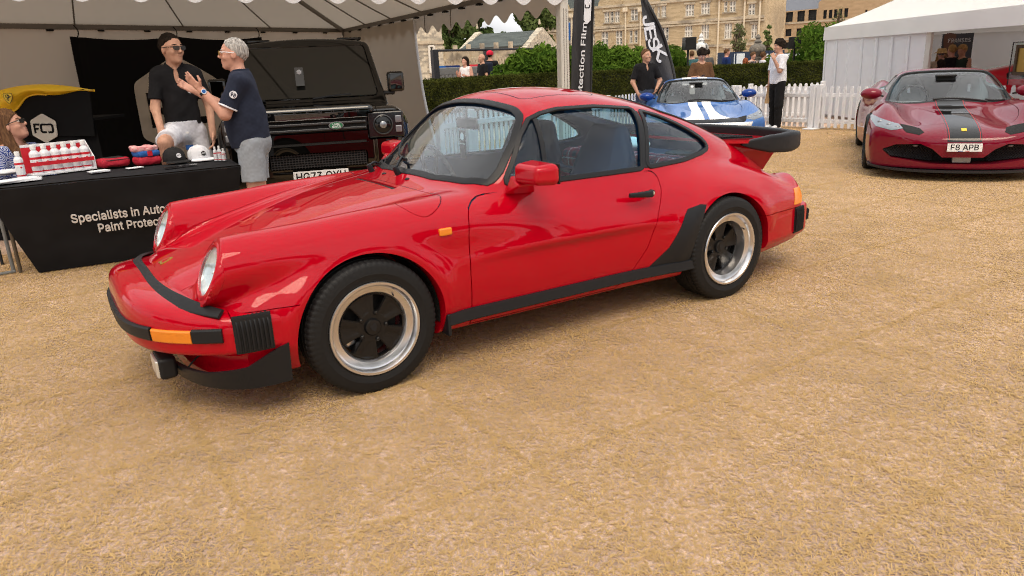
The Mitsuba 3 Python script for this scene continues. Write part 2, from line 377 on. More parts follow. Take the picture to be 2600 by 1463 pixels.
def canvas(key, c, t):
    scene[key] = {'type': 'twosided', 'bsdf': {'type': 'principled', 'base_color': {'type': 'rgb', 'value': c}, 'roughness': .8}} if t == 0 else \
        {'type': 'principledthin', 'base_color': {'type': 'rgb', 'value': c}, 'roughness': .7, 'diff_trans': t, 'specular': .2} if False else \
        {'type': 'principledthin', 'base_color': {'type': 'rgb', 'value': c}, 'roughness': .7, 'diff_trans': t}
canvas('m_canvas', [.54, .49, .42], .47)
canvas('m_canvas_white', [.74, .76, .79], .3)
canvas('m_canvas_roof', [.70, .70, .685], .2)
mat('m_beam', (.19, .175, .155), .45, metallic=.3)
mat('m_post', (.55, .54, .50), .45)
mat('m_cloth', lambda p, n, uv: mi.Color3f(.0125, .013, .0155)*(.8+.4*noise(p.x*9, p.y*9, p.z*9)), .85, specular=.25)
mat('m_banner', (.007, .007, .008), .9, specular=.2)
mat('m_hexgrey', lambda p, n, uv: mix((.52, .49, .43), (.66, .62, .55), fbm(p.x*4, p.y*4, p.z*6, 3)), .8)
mat('m_fence', lambda p, n, uv: mi.Color3f(.76, .77, .79)*(.9+.14*noise(p.x*5, p.y*5, p.z*3)), .4)
def leafmat(key, c, t=.35):
    scene[key] = {'type': 'principledthin', 'base_color': proc(lambda p, n, uv: mix(c[0], c[1], fbm(p.x*c[2], p.y*c[2], p.z*c[2], 2)*1.3-.15)), 'roughness': .5, 'diff_trans': t, 'specular': .35} if False else \
        {'type': 'principledthin', 'base_color': proc(lambda p, n, uv: mix(c[0], c[1], dr.clip(fbm(p.x*c[2], p.y*c[2], p.z*c[2], 2)*1.5-.25, 0, 1))), 'roughness': .55, 'diff_trans': t}
leafmat('m_hedge', ((.022, .030, .007), (.085, .095, .022), 4.), .3)
leafmat('m_shrub', ((.035, .085, .012), (.15, .25, .035), 2.2), .5)
leafmat('m_tree', ((.05, .085, .028), (.15, .20, .065), .7), .4)
leafmat('m_olive', ((.09, .11, .05), (.17, .19, .09), 2.), .4)
mat('m_bark', (.10, .075, .05), .9)
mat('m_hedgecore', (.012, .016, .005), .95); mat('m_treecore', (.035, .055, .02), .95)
def stone_col(p, n, uv):
    h = p.x*.62+p.y*.78
    row = dr.floor(p.z/.14); c = cell_rand(dr.floor(h/.36+.5*(row-2*dr.floor(row/2))), row, 3)
    w = fbm(p.x*.25, p.y*.25, p.z*.18, 3)
    col = mix((.38, .295, .18), (.55, .45, .30), c*.75+.25*noise(p.x*9, p.y*9, p.z*9))
    return mix(col, (.23, .19, .145), smoothstep(.5, .78, w)*.6)
mat('m_stone', stone_col, .9, specular=.1)
mat('m_stonetrim', lambda p, n, uv: mix((.50, .43, .32), (.27, .235, .185), smoothstep(.45, .7, fbm(p.x*.9, p.y*.9, p.z*1.4, 3))), .9)
mat('m_flint', lambda p, n, uv: mix((.24, .22, .185), (.62, .56, .44), dr.clip(cell_rand(dr.floor((p.x+p.y)*4+.5*dr.floor(p.z*7)), dr.floor(p.z*7), 2)*.8+.3*noise(p.x*6, p.y*6, p.z*6), 0, 1)), .9)
mat('m_slate', lambda p, n, uv: mix((.055, .065, .066), (.13, .15, .145), fbm(p.x*1.2, p.y*1.2, p.z*5, 3)), .95, specular=.05)
mat('m_greyroof', (.16, .175, .21), .6)
mat('m_brick', lambda p, n, uv: mix((.40, .28, .165), (.51, .37, .225), noise(p.x*2, p.y*2, p.z*4)), .9)
mat('m_window', (.025, .03, .035), .12, specular=.6)
mat('m_frame', (.68, .66, .60), .6)
mat('m_pipe', (.66, .58, .44), .6)
mat('m_railing', (.012, .014, .018), .6)
mat('m_railgrey', (.16, .165, .165), .6)
mat('m_hoard', (.012, .028, .065), .6)
mat('m_panelwhite', (.62, .70, .76), .6)
mat('m_urnwhite', lambda p, n, uv: mix((.74, .74, .73), (.12, .12, .11), smoothstep(.52, .66, fbm(p.x*5, p.y*5, p.z*5, 3))), .7)
mat('m_urnstone', lambda p, n, uv: mix((.26, .23, .19), (.10, .095, .085), fbm(p.x*5, p.y*5, p.z*5, 3)), .9)
mat('m_flag', lambda p, n, uv: mi.Color3f(.024, .025, .030)*(.7+.6*noise(p.x*8+p.z*3, p.y*8, p.z*2)), .6)
mat('m_flag2', lambda p, n, uv: mi.Color3f(.055, .056, .062)*(.7+.6*noise(p.x*8+p.z*5, p.y*8, p.z*2)), .6)
mat('m_flagtext', (.70, .73, .80), .6)
mat('m_paper', (.72, .74, .78), .5)
mat('m_redprint', (.55, .012, .025), .5)
mat('m_bagred', (.42, .010, .030), .75)
mat('m_towelblue', (.02, .10, .34), .95)
mat('m_towelpink', lambda p, n, uv: mix((.55, .10, .13), (.75, .55, .52), noise(p.x*70, p.y*70, p.z*70)), .98)
mat('m_blackcap', (.010, .010, .011), .85)
mat('m_whitecap', (.74, .75, .80), .8)
scene['m_water'] = {'type': 'thindielectric', 'int_ior': 1.33, 'specular_transmittance': {'type': 'rgb', 'value': [.88, .92, .95]}}
# ---------------------------------------------------------------- ground and dry grass
gx = np.r_[-300, -60, np.linspace(-12, 20, 9), 60, 300]
struct('ground', (np.array([(-600, -600, 0), (600, -600, 0), (600, 600, 0), (-600, 600, 0)], float), np.array([[0, 1, 2, 3]])), 'm_ground', 'dry straw-coloured lawn of parched grass')
def straw_patch(size, n, seed):
    r = np.random.default_rng(seed); x, y = r.uniform(-size/2, size/2, (2, n)); a = r.uniform(0, 2*np.pi, n); L = r.uniform(.012, .036, n); w = r.uniform(.0009, .0019, n)
    e = np.abs(r.normal(.12, .30, n)); d = np.stack([np.cos(a)*np.cos(e), np.sin(a)*np.cos(e), np.sin(e)], 1); sd = np.stack([-np.sin(a), np.cos(a), 0*a], 1)
    b = np.stack([x, y, r.uniform(.000, .008, n)], 1); mid = b+d*(L*.55)[:, None]; d2 = d+np.stack([0*a, 0*a, -.45+.2*r.normal(size=n)], 1)+sd*r.normal(0, .22, (n, 1)); tip = mid+d2*(L*.45)[:, None]; tip[:, 2] = np.maximum(tip[:, 2], .002)
    V = np.stack([b-sd*w[:, None], b+sd*w[:, None], mid-sd*w[:, None]*.8, mid+sd*w[:, None]*.8, tip], 1).reshape(-1, 3); o = np.arange(n)[:, None]*5
    F = np.concatenate([o+[0, 1, 3], o+[0, 3, 2], o+[2, 3, 4]])
    t = r.uniform(0, 1, n)[:, None]; c = np.array([.28, .185, .132])*(1-t)+np.array([.66, .49, .40])*t; dk = r.uniform(size=n) < .16; c[dk] *= .45; br = r.uniform(size=n) < .12; c[br] = (.78, .63, .52)
    C = np.repeat(c, 5, 0); return V, F, C
for k in range(3):
    v, f, c = straw_patch(1.0, 15000, 5+k)
    scene[f'straw_patch_{k}'] = {'type': 'shapegroup', 'blades': mikit.ply((v, f), 'm_straw', False, color=c)}
rg = random.Random(4); gi = 0
labels['dry_grass'] = {'label': 'short dry straw blades covering the lawn', 'category': 'grass', 'kind': 'stuff'}
for i in range(-5, 16):
    for j in range(-5, 12):
        x, y = i*.97+.5, j*.97-.3
        d = np.array([x, y, 0])-CAM; z = d@FWD
        if z < .3 or abs(d@RGT) > .72*z+.9 or z > 14.5 or (y > 3.6 and x < 3.0): continue
        gi += 1; scene[f'dry_grass__{gi:03d}'] = {'type': 'instance', 'to_world': T4().translate([x, y, 0]).rotate([0, 0, 1], rg.randrange(4)*90).scale([1, 1, .8]), 'g': {'type': 'ref', 'id': f'straw_patch_{rg.randrange(3)}'}}
# ---------------------------------------------------------------- plants
def leaves(P, N, size, seed, asp=.45, jit=.6):
    """one folded leaf (two triangles) at each point, tilted at random about its normal"""
    r = np.random.default_rng(seed); k = len(P); n = N+r.normal(0, jit, (k, 3)); n /= np.linalg.norm(n, axis=1, keepdims=True)
    a = np.cross(n, r.normal(size=(k, 3))); a /= np.linalg.norm(a, axis=1, keepdims=True); b = np.cross(n, a); s = size*r.uniform(.6, 1.3, (k, 1))
    V = np.stack([P-a*s*.5, P+b*s*asp*.5+n*s*.08, P+a*s*.5, P-b*s*asp*.5+n*s*.08], 1).reshape(-1, 3); o = np.arange(k)[:, None]*4
    return V, np.concatenate([o+[0, 1, 2], o+[0, 2, 3]])
def tree(name, label, base, h, cr, seed, m='m_tree', nl=9000, ls=.55, group=None, trunk=.3, squash=1.):
    r = np.random.default_rng(seed); base = np.asarray(base, float); t = thing(name, label, 'tree', group)
    ct = base+[0, 0, h*.42]; ms = [tube(curve([base-[0, 0, .3], base+[r.normal()*.1, r.normal()*.1, h*.2], ct, base+[0, 0, h*.8]], 10), np.linspace(h*.028, h*.008, 10), 8)]
    C, R = [], []
    for i in range(26):
        q = r.normal(size=3); q /= np.linalg.norm(q); q *= r.uniform(.35, .95); q = base+[0, 0, h*.62]+q*[cr, cr, h*.36*squash]
        C.append(q); R.append(cr*r.uniform(.22, .42)); ms.append(tube([ct+[0, 0, r.uniform(-.1, .25)*h], (ct+q)/2+r.normal(size=3)*.1, q], [h*.012, h*.008, h*.003], 5))
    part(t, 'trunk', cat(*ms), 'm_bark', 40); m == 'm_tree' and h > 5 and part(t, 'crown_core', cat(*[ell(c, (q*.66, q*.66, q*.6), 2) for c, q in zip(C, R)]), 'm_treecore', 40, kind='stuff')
    k = r.integers(0, 26, nl); u = r.normal(size=(nl, 3)); u /= np.linalg.norm(u, axis=1, keepdims=True); rad = np.array(R)[k]*(1-.55*r.uniform(size=nl)**2)
    P = np.array(C)[k]+u*rad[:, None]*(1+.25*np.sin(7*u[:, :1]+k[:, None])); part(t, 'crown', leaves(P, u+[0, 0, .4], ls, seed+1, .7, .7), m, False); return t
def shrub(name, label, base, rx, ry, h, seed, m='m_shrub', nl=7000, ls=.22, group=None):
    r = np.random.default_rng(seed); base = np.asarray(base, float); t = thing(name, label, 'shrub', group); ms, C, R = [], [], []
    for i in range(22):
        q = base+np.array([r.uniform(-1, 1)*rx, r.uniform(-1, 1)*ry, h*r.uniform(.3, .85)]); C.append(q); R.append(min(rx, h)*r.uniform(.25, .42))
        ms.append(tube([base+[r.normal()*.1, r.normal()*.1, 0], (base+q)/2+[0, 0, .1], q], [.04, .03, .01], 5))
    part(t, 'stem', cat(*ms), 'm_bark', 40); k = r.integers(0, 22, nl); u = r.normal(size=(nl, 3)); u[:, 2] += .3; u /= np.linalg.norm(u, axis=1, keepdims=True)
    P = np.array(C)[k]+u*(np.array(R)[k]*r.uniform(.6, 1.12, nl))[:, None]; P[:, 2] = np.maximum(P[:, 2], .03); part(t, 'foliage', leaves(P, u+[0, 0, -.2], ls, seed+1, .33, .8), m, False); return t
# clipped hedge
HP = curve([(3.7, 10.3), (5.6, 11.2), (9.0, 12.2), (11.5, 11.2), (13.7, 10.2), (16.2, 9.2), (19, 8.3)], 60); HH = 1.15
hn = np.stack([np.gradient(HP[:, 1]), -np.gradient(HP[:, 0])], 1); hn /= np.linalg.norm(hn, axis=1, keepdims=True)
sec = [(-.45, 0), (-.45, HH-.08), (-.40, HH-.02), (.40, HH-.02), (.45, HH-.08), (.45, 0)]
hg = thing('clipped_hedge', 'long clipped dark green yew hedge behind the white picket fence', 'hedge')
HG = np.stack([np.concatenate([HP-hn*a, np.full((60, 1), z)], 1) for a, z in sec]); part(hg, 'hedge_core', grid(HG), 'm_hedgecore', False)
r_ = np.random.default_rng(8); nH = 90000; t_ = r_.uniform(0, 58.99, nH); i_ = t_.astype(int); fr = (t_-i_)[:, None]; c_ = HP[i_]*(1-fr)+HP[i_+1]*fr; nn_ = hn[i_]
sd_ = r_.uniform(size=nH); top = sd_ < .38; lat = np.where(top, r_.uniform(-.47, .47, nH), .46+r_.normal(0, .018, nH)); zz = np.where(top, HH+r_.normal(0, .022, nH), r_.uniform(0, HH+.02, nH))
P_ = np.concatenate([c_+nn_*lat[:, None], zz[:, None]], 1); N_ = np.where(top[:, None], [0, 0, 1.], np.concatenate([nn_, np.zeros((nH, 1))], 1)); part(hg, 'foliage', leaves(P_, N_, .055, 9, .5, .8), 'm_hedge', False, kind='stuff')
# laurels behind the hedge
def at(x, y, r): return px_range(x, y, r)
for i, (x, r, rx, h) in enumerate([(1322, 22.0, 1.0, 1.75), (1395, 22.5, .9, 1.85), (1475, 23.5, 1.1, 2.0), (1540, 23.0, 1.0, 1.9), (1600, 23.5, 1.0, 1.8), (1690, 24, 1.0, 1.65)]):
    b = at(x, 190, r); lb = ['bright green laurel bush, leftmost, beside the railing', 'bright green laurel bush left of the tent post', 'tall laurel bush behind the black banner flag', 'laurel bush between the two tall flags', 'laurel bush behind the grey feather flag', 'low laurel bush right of the grey feather flag'][i]
    shrub('laurel_bush', lb, (b[0], b[1], 0), rx, .8, h, 40+i, group=None)
b = at(2065, 160, 24); shrub('round_bush', 'round dark green bush beside the white marquee corner', (b[0], b[1], 0), 1.2, 1., 2.2, 60, ls=.18)
# trees
for i, (x, r, h, cr, lb) in enumerate([(1147, 95, 11, 2.1, 'dark tree left of the chapel roof'), (1208, 90, 10.6, 2.2, 'broad tree behind the chapel roof'), (1360, 100, 13, 2.5, 'tall dark tree left of the stone mansion'), (1290, 120, 8.6, 1.4, 'small far tree above the chapel ridge')]):
    b = at(x, 170, r); tree('tree', lb, (b[0], b[1], -2), h, cr, 70+i, nl=9000, ls=.55)
b = at(1875, 150, 34); tree('olive_tree', 'slender pale young tree in front of the mansion', (b[0], b[1], 0), 3.0, .42, 81, 'm_olive', 420, .14)
b = at(1945, 150, 45); tree('slim_tree', 'slim dark green tree at the corner of the mansion', (b[0], b[1], 0), 3.3, .32, 82, 'm_tree', 700, .16)
b = at(2120, 150, 95); tree('bare_tree', 'thin sparse tree before the modern brick building', (b[0], b[1], 0), 7.2, .9, 83, 'm_olive', 260, .22)
for i, (a, d, h) in enumerate([(-172, 44, 13), (-158, 40, 10), (-147, 46, 14), (-133, 42, 11), (-121, 47, 13), (-108, 41, 10), (-96, 46, 14), (-82, 43, 11), (-68, 47, 13), (-55, 50, 11), (-40, 56, 12), (-186, 50, 12)]):  # out of view; placed to mirror a dark tree line in the coupe
    a = math.radians(a); tree('parkland_tree', f'{["tall","low","rounded","spreading","dense","small","upright","leaning","broad","wide","dark","pale"][i]} parkland tree in the row behind the viewer', (d*math.cos(a), d*math.sin(a), 0), h, h*.42, 90+i, nl=3500, ls=1.1, group='trees behind the viewer')
# ---------------------------------------------------------------- cream marquee on the left
FR, BR, BL, FL = np.array([3.2, 3.43, 2.33]), np.array([3.55, 11.1, 2.25]), np.array([-6.2, 7.48, 2.25]), np.array([-6.2, 3.43, 2.33])
PK = np.array([-1.35, 6.4, 4.4])
tent = thing('cream_marquee', 'open-fronted cream marquee with grey frame over the display table', 'marquee')
def sag_panel(a, b, c, sag, n=14):
    G = np.array([[(a*(1-u)+b*u)*(1-v)+c*v-np.array([0, 0, sag*4*v*(1-v)]) for u in np.linspace(0, 1, n)] for v in np.linspace(0, .97, n)]); return G
def wall(a, b, h0, h1, seed, n=70, m=14, amp=.05, fr=9):
    t = np.linspace(0, 1, n); w = np.linspace(0, 1, m); L = np.linalg.norm(b-a); nn = unit(np.cross(b-a, [0, 0, 1]))
    P = a+(b-a)*t[:, None]; G = np.zeros((m, n, 3)); q = np.stack([t*L*1.2, 0*t+seed, 0*t], 1)
    for i, k in enumerate(w):
        f = (meshkit.fbm(q+[0, k*.8, 0], 3, 3)-.5)*amp*2; G[i] = P+nn*f[:, None]; G[i, :, 2] = h0+(h1-h0)*k if np.isscalar(h0) else h0*(1-k)+h1*k
    return G
for a, b, nm in ((BL, BR, 'back'), (BR, FR, 'right'), (FR, FL, 'front'), (FL, BL, 'left')):
    G = sag_panel(a, b, PK, .12); part(tent, 'roof_panel', grid(G), 'm_canvas', True)
    for u in np.linspace(0, 1, 7)[1:-1]:
        q = np.array([(a*(1-u)+b*u)*(1-v)+PK*v-np.array([0, 0, .12*4*v*(1-v)+.012]) for v in np.linspace(0.01, .96, 14)]); part(tent, 'seam', tube(q, .012, 5), 'm_beam', 40)
part(tent, 'back_wall', grid(wall(BL, BR, 0., 2.28, 1)), 'm_canvas', True)
mid = BR+(FR-BR)*.455; mid2 = BR+(FR-BR)*.545
G = wall(BR, mid, 0., 2.2, 4, amp=.06); e = np.linspace(0, 1, 70)[None, :, None]*np.linspace(1, 0, 14)[:, None, None]**.8; G += (mid2-mid)*[1, 1, 0]*e**3; part(tent, 'side_wall', grid(G), 'm_canvas', True)
part(tent, 'side_wall_hem', tube(np.stack([G[i, -1] for i in range(14)]), .022, 6, flat=.4), 'm_canvas_white', 40)
for a, b in ((BL, BR), (BR, FR), (FR, FL)):
    up = np.array([0, 0, 1.]); part(tent, 'eave_beam', loft([a, (a+b)/2, b], .03, .055, n=8, e=.4), 'm_beam', 40)
    L = np.linalg.norm(b-a)
    for t in np.linspace(.05, .95, 14): part(tent, 'beam_clip', tf(bx(-.045, .045, -.034, .034, -.078, -.056), MB(a+(b-a)*t, unit(b-a), np.cross([0, 0, 1.], unit(b-a)), [0, 0, 1.])), 'm_dark')
for c in (BR, FR, BL, FL): part(tent, 'hip_beam', loft([c+[0, 0, -.02], (c+PK)/2+[0, 0, -.20], PK+[0, 0, -.1]], .03, .05, n=8, e=.4), 'm_beam', 40)
for c in (BR, FR): part(tent, 'corner_joint', rbox(c[0]-.07, c[0]+.07, c[1]-.07, c[1]+.07, c[2]-.12, c[2]+.06, .02), 'm_beam', 40)
for c in (BR, BL, FL): part(tent, 'post', bx(c[0]-.05, c[0]+.05, c[1]-.05, c[1]+.05, 0, c[2]-.05, .008), 'm_beam')
ps = part(tent, 'front_post', bx(FR[0]-.058, FR[0]+.058, FR[1]-.05, FR[1]+.05, 0, FR[2]-.05, .008), 'm_post', label='pale aluminium front corner post')
for q in (-.02, .02): part(ps, 'groove', bx(FR[0]+q-.004, FR[0]+q+.004, FR[1]-.0515, FR[1]-.049, 0.05, FR[2]-.3), 'm_beam')
part(ps, 'strap', tube([FR+[.09, 0, -.4], FR+[.09, 0, -1.2], FR+[.09, 0, -2.2]], .008, 6), 'm_bark'); part(ps, 'ratchet', rbox(FR[0]+.06, FR[0]+.10, FR[1]-.03, FR[1]+.03, 1.68, 1.88, .012), 'm_towelblue')
def valance(a, b, z1, z0, n_sc, m, seed):
    n = n_sc*12+1; t = np.linspace(0, 1, n); P = a+(b-a)*t[:, None]; nn = unit(np.cross(b-a, [0, 0, 1]))
    wob = (meshkit.fbm(np.stack([t*n_sc*.7, 0*t+seed, 0*t], 1), 3)-.5)*.05; sc = .055*np.cos(2*np.pi*t*n_sc)
    G = np.stack([np.stack([P[:, 0]+nn[0]*wob*k, P[:, 1]+nn[1]*wob*k, z1*(1-k)+(z0+sc)*k], 1) for k in np.linspace(0, 1, 5)]); return grid(G)
o = np.array([0, -.065, 0]); part(tent, 'scalloped_valance', valance(FL+o, FR+o+[.06, 0, 0], 2.40, 2.115, 22, 'm', 1), 'm_canvas_white', True)
o = np.array([.05, 0, 0]); part(tent, 'scalloped_valance', valance(FR+o, BR+o, 2.30, 2.02, 19, 'm', 2), 'm_canvas', True)
for t in (.15, .33, .5, .62): part(tent, 'valance_tie', tube(curve([BR+(FR-BR)*t+[.03, 0, -.05], BR+(FR-BR)*t+[.02, .01, -.2], BR+(FR-BR)*t+[.03, .02, -.3]], 8), .008, 5), 'm_beam')
# black backdrop with the hexagon, hung from the back beam
ub = unit((BR-BL)*[1, 1, 0]); nb = np.array([ub[1], -ub[0], 0]); B0 = np.array([-1.42, 8.98, 0]); wv = np.array([0, 0, 1.])
bk = thing('black_backdrop', 'wide black cloth backdrop with a large grey hexagon emblem', 'banner')
n, m = 80, 24; tt = np.linspace(0, 1, n); G = np.zeros((m, n, 3)); BW = 3.22
def back_off(x, z): return (meshkit.fbm(np.stack([x*1.6, z*.7, 0*x], -1), 4, 5)-.5)*.14
for i, k in enumerate(np.linspace(0, 1, m)):
    x = tt*BW; z = .1+(2.09+.03*np.sin(tt*np.pi*2)*0-.05*np.abs(np.sin(tt*np.pi*2.)) - .1)*k; G[i] = B0+ub*x[:, None]+nb*(back_off(x, z+0*x)[:, None]); G[i, :, 2] = z
G[:, :4, :2] += (nb[:2]*-.05)[None, None]; part(bk, 'cloth', grid(G), 'm_banner', True)
def onback(poly, d):
    if hasattr(poly, 'geoms'): return cat(*[onback(g, d) for g in poly.geoms])
    msh = trimesh.creation.triangulate_polygon(poly, engine='earcut'); v2, f2 = np.array(msh[0]), np.array(msh[1])
    tm = trimesh.Trimesh(np.c_[v2, 0*v2[:, 0]], f2, process=False); v, f = trimesh.remesh.subdivide_to_size(np.array(tm.vertices), np.array(tm.faces), .12)
    P = B0+ub*v[:, :1]+nb*(back_off(v[:, 0], v[:, 1])[:, None]+d); P[:, 2] = v[:, 1]; return P, f
def polytext(s, h, bold=True):
    m = meshkit.text_mesh(s, h, .001, bold); v = np.array(m.vertices); top = np.isclose(v[:, 2], .001)[np.array(m.faces)].all(1); f = np.array(m.faces)[top]
    return unary_union([Polygon(v[t, :2]).buffer(.0004) for t in f])
from shapely import affinity
def emblem_letters():
    """F, C and a mirrored C closed like a D, squared and rounded"""
    bar = lambda pts, w: LineString(pts).buffer(w/2, cap_style=2, join_style=2)
    F_ = unary_union([Polygon([(0, 0), (.19, 0), (.19, 1), (0, 1)]), Polygon([(0, .79), (.62, .79), (.70, 1), (0, 1)]), Polygon([(0, .36), (.46, .36), (.54, .56), (0, .56)])])
    rr = Polygon([(0, 0), (.8, 0), (.8, 1), (0, 1)]).buffer(-.3).buffer(.3, quad_segs=8); C_ = rr.difference(rr.buffer(-.21)).difference(sbox(.5, .21, .9, .79)).difference(Polygon([(.60, -.1), (.9, -.1), (.9, 1.1), (.72, 1.1)]))
    D_ = affinity.scale(rr.difference(rr.buffer(-.21)).difference(sbox(.5, .21, .9, .79)).difference(Polygon([(.60, -.1), (.9, -.1), (.9, 1.1), (.72, 1.1)])), -1, 1, origin=(.4, .5))
    return unary_union([F_, affinity.translate(C_, .66, 0), affinity.translate(D_, 1.28, 0)])
EMB = emblem_letters()
def hexlogo(r, cx, cy): return affinity.translate(Polygon([(r*math.cos(math.pi/2+math.pi*i/3), r*math.sin(math.pi/2+math.pi*i/3)) for i in range(6)]).buffer(-r*.16).buffer(r*.16, quad_segs=6), cx, cy)
def emb_at(cx, cy, w):
    b = EMB.bounds; s = w/(b[2]-b[0]); return affinity.translate(affinity.scale(affinity.translate(EMB, -(b[0]+b[2])/2, -(b[1]+b[3])/2), s, s, origin=(0, 0)), cx, cy)
part(bk, 'hexagon', onback(hexlogo(.84, 1.50, .98), .014), 'm_hexgrey', True, label='large grey hexagon emblem'); part(bk, 'letters', onback(emb_at(1.50, .98, 1.12), .022), 'm_banner', True)
for x in (.08, 1.6, 3.15): part(bk, 'cord', tube(curve([B0+ub*x+wv*2.07, B0+ub*(x+.03)+wv*2.15, B0+ub*(x-.02)+wv*2.24], 8), .008, 5), 'm_dark')
# table with stretch cloth
TL, TR = np.array([-2.62, 2.67]), np.array([-.86, 2.50]); td = unit(np.array([.10, 1.])); TZ = .74; BLt, BRt = np.array([-2.40, 3.03]), np.array([-.90, 2.86])
table = thing('display_table', 'folding table under a tight black cloth with white lettering', 'table')
q3 = lambda p, z: np.array([p[0], p[1], z])
TLb, TRb = TL+td*.62, TR+td*.62; BLb, BRb = BLt+td*.25, BRt+td*.25
def quadpatch(a, b, c, d, n, m, amp, seed):
    """a b bottom, c d top (c above a)"""
    G = np.array([[(a*(1-u)+b*u)*(1-v)+(c*(1-u)+d*u)*v for u in np.linspace(0, 1, n)] for v in np.linspace(0, 1, m)]); nn = unit(np.cross(b-a, c-a)); q = meshkit.fbm(G*2.6+seed, 3)-.5
    e = np.sin(np.linspace(0, np.pi, n))[None]*np.sin(np.linspace(0, np.pi, m))[:, None]; return G+nn*(q*amp*e)[..., None]
part(table, 'cloth_front', grid(quadpatch(q3(BLt, .01), q3(BRt, .01), q3(TL, TZ-.012), q3(TR, TZ-.012), 60, 30, .085, 1)), 'm_cloth', True)
part(table, 'cloth_side', grid(quadpatch(q3(BLb, .01), q3(BLt, .01), q3(TLb, TZ-.012), q3(TL, TZ-.012), 14, 20, .07, 2)), 'm_cloth', True); part(table, 'cloth_side', grid(quadpatch(q3(BRt, .01), q3(BRb, .01), q3(TR, TZ-.012), q3(TRb, TZ-.012), 14, 20, .05, 3)), 'm_cloth', True)
G = np.array([[q3(TL*(1-u)+TR*u+td*.62*v, TZ-.002*math.cos(9*u)*math.cos(5*v)) for u in np.linspace(0, 1, 24)] for v in np.linspace(0, 1, 10)]); part(table, 'cloth_top', thick(G, np.array([0, 0, -.012])), 'm_cloth', True)
for p in (TLb, TRb): part(table, 'leg', tube([q3(p-td*.08, 0), q3(p-td*.08, .72)], .014, 8), 'm_railgrey')
part(table, 'leg', tube([q3(TL+td*.5+[.05, 0], 0), q3(TL+td*.5+[.05, 0], .72)], .014, 8), 'm_bark')
fx = unit(q3(TR, TZ)-q3(TL, TZ)); f0 = q3(BLt, .01); fn_ = unit(np.cross(fx, q3(TL, TZ)-f0)); fy = np.cross(fn_, fx); fy = fy if fy[2] > 0 else -fy; fn_ = np.cross(fx, fy)
def onfront(px, py):
    d = FWD*FPX+RGT*(px-1300)+UPV*(731.5-py); return CAM+d*((f0-CAM)@fn_)/(d@fn_)
for s, x, y in (('Specialists in Automotive', 181, 562), ('Paint Protection', 249, 585)):
    for w_ in words(text(s, .078, (0, 0, 0), [1, 0, 0], [0, 1, 0], .004, True, squeeze=.72), .012): part(table, 'lettering', tf(w_, MB(onfront(x, y)+fn_*.022, fx, fy, fn_)), 'm_white', False, label='white lettering')
# ---------------------------------------------------------------- picket fence
def fence(a, b, n, label, hgt=.80):
    a, b = np.array(a, float), np.array(b, float); t = thing('picket_fence', label, 'fence', 'white picket fence panels'); u = unit(np.r_[b-a, 0]); v = np.cross([0, 0, 1.], u); L = np.linalg.norm(b-a); M = MB((a[0], a[1], 0), u, v, [0, 0, 1.])
    for z in (.12, .60): part(t, 'rail', bx(.03, L-.03, -.012, .016, z, z+.075, .004), 'm_fence', M=M)
    pk = Polygon([(0, .04), (.062, .04), (.062, hgt-.035), (.045, hgt), (.017, hgt), (0, hgt-.035)])
    for i in range(n):
        x = .08+(L-.22)*i/(n-1); part(t, 'picket', tf(extr(pk, .018, .003), MB((x, -.012, 0), [1, 0, 0], [0, 0, 1], [0, -1, 0])), 'm_fence', 20, M=M)
    for x in (0, L): part(t, 'post', bx(x-.045, x+.045, -.045, .045, .02, hgt+.03, .006), 'm_fence', M=M)
    for x in (0, L): part(t, 'post_foot', cat(bx(x-.05, x+.05, -.22, .22, .004, .03, .006)), 'm_fence', M=M)
    return t
fence((10.44, 5.06), (10.28, 6.70), 13, 'white picket fence panel left of the corner posts, behind the youth in the white tee')
fence((10.47, 4.94), (10.62, 3.02), 14, 'white picket fence panel between the corner posts and the dark red car')
fence((10.64, 2.92), (10.80, .95), 14, 'white picket fence panel right of the dark red car')
fence((12.05, 5.95), (10.9, 6.9), 12, 'white picket fence panel set back beside the marquee')
fence((10.26, 6.80), (8.75, 7.55), 14, 'white picket fence panel behind the blue car')
fence((8.65, 7.52), (6.75, 6.75), 14, 'white picket fence panel seen through the coupe rear side window')
fence((6.67, 6.72), (5.00, 6.25), 14, 'white picket fence panel seen through the coupe door window')
fence((3.24, 5.84), (2.62, 5.57), 6, 'short white picket fence panel at the open tent side, left end of the run')
fence((4.92, 6.22), (3.32, 5.86), 14, 'white picket fence panel seen through the coupe windscreen')
# ---------------------------------------------------------------- railing on the terrace behind the tent
rl = thing('terrace_railing', 'dark metal railing with a low grey rail above the hedge', 'railing')
RP = [px_range(1108, 210, 23), px_range(1240, 205, 25.), px_range(1385, 205, 27)]; RP = [np.array([p[0], p[1], 0]) for p in RP]
for p in RP: part(rl, 'post', bx(p[0]-.09, p[0]+.09, p[1]-.09, p[1]+.09, 0, 1.95), 'm_railing')
part(rl, 'top_rail', loft([p+[0, 0, 1.93] for p in RP], .035, .035, n=8), 'm_railing'); part(rl, 'low_rail', loft([p+[0, 0, 1.32] for p in RP], .05, .11, n=8, e=.4), 'm_railgrey')
for k in range(14):
    p = RP[0]+(RP[1]-RP[0])*(k+.5)/14; part(rl, 'baluster', bx(p[0]-.05, p[0]+.05, p[1]-.05, p[1]+.05, 0, 1.22), 'm_railgrey')
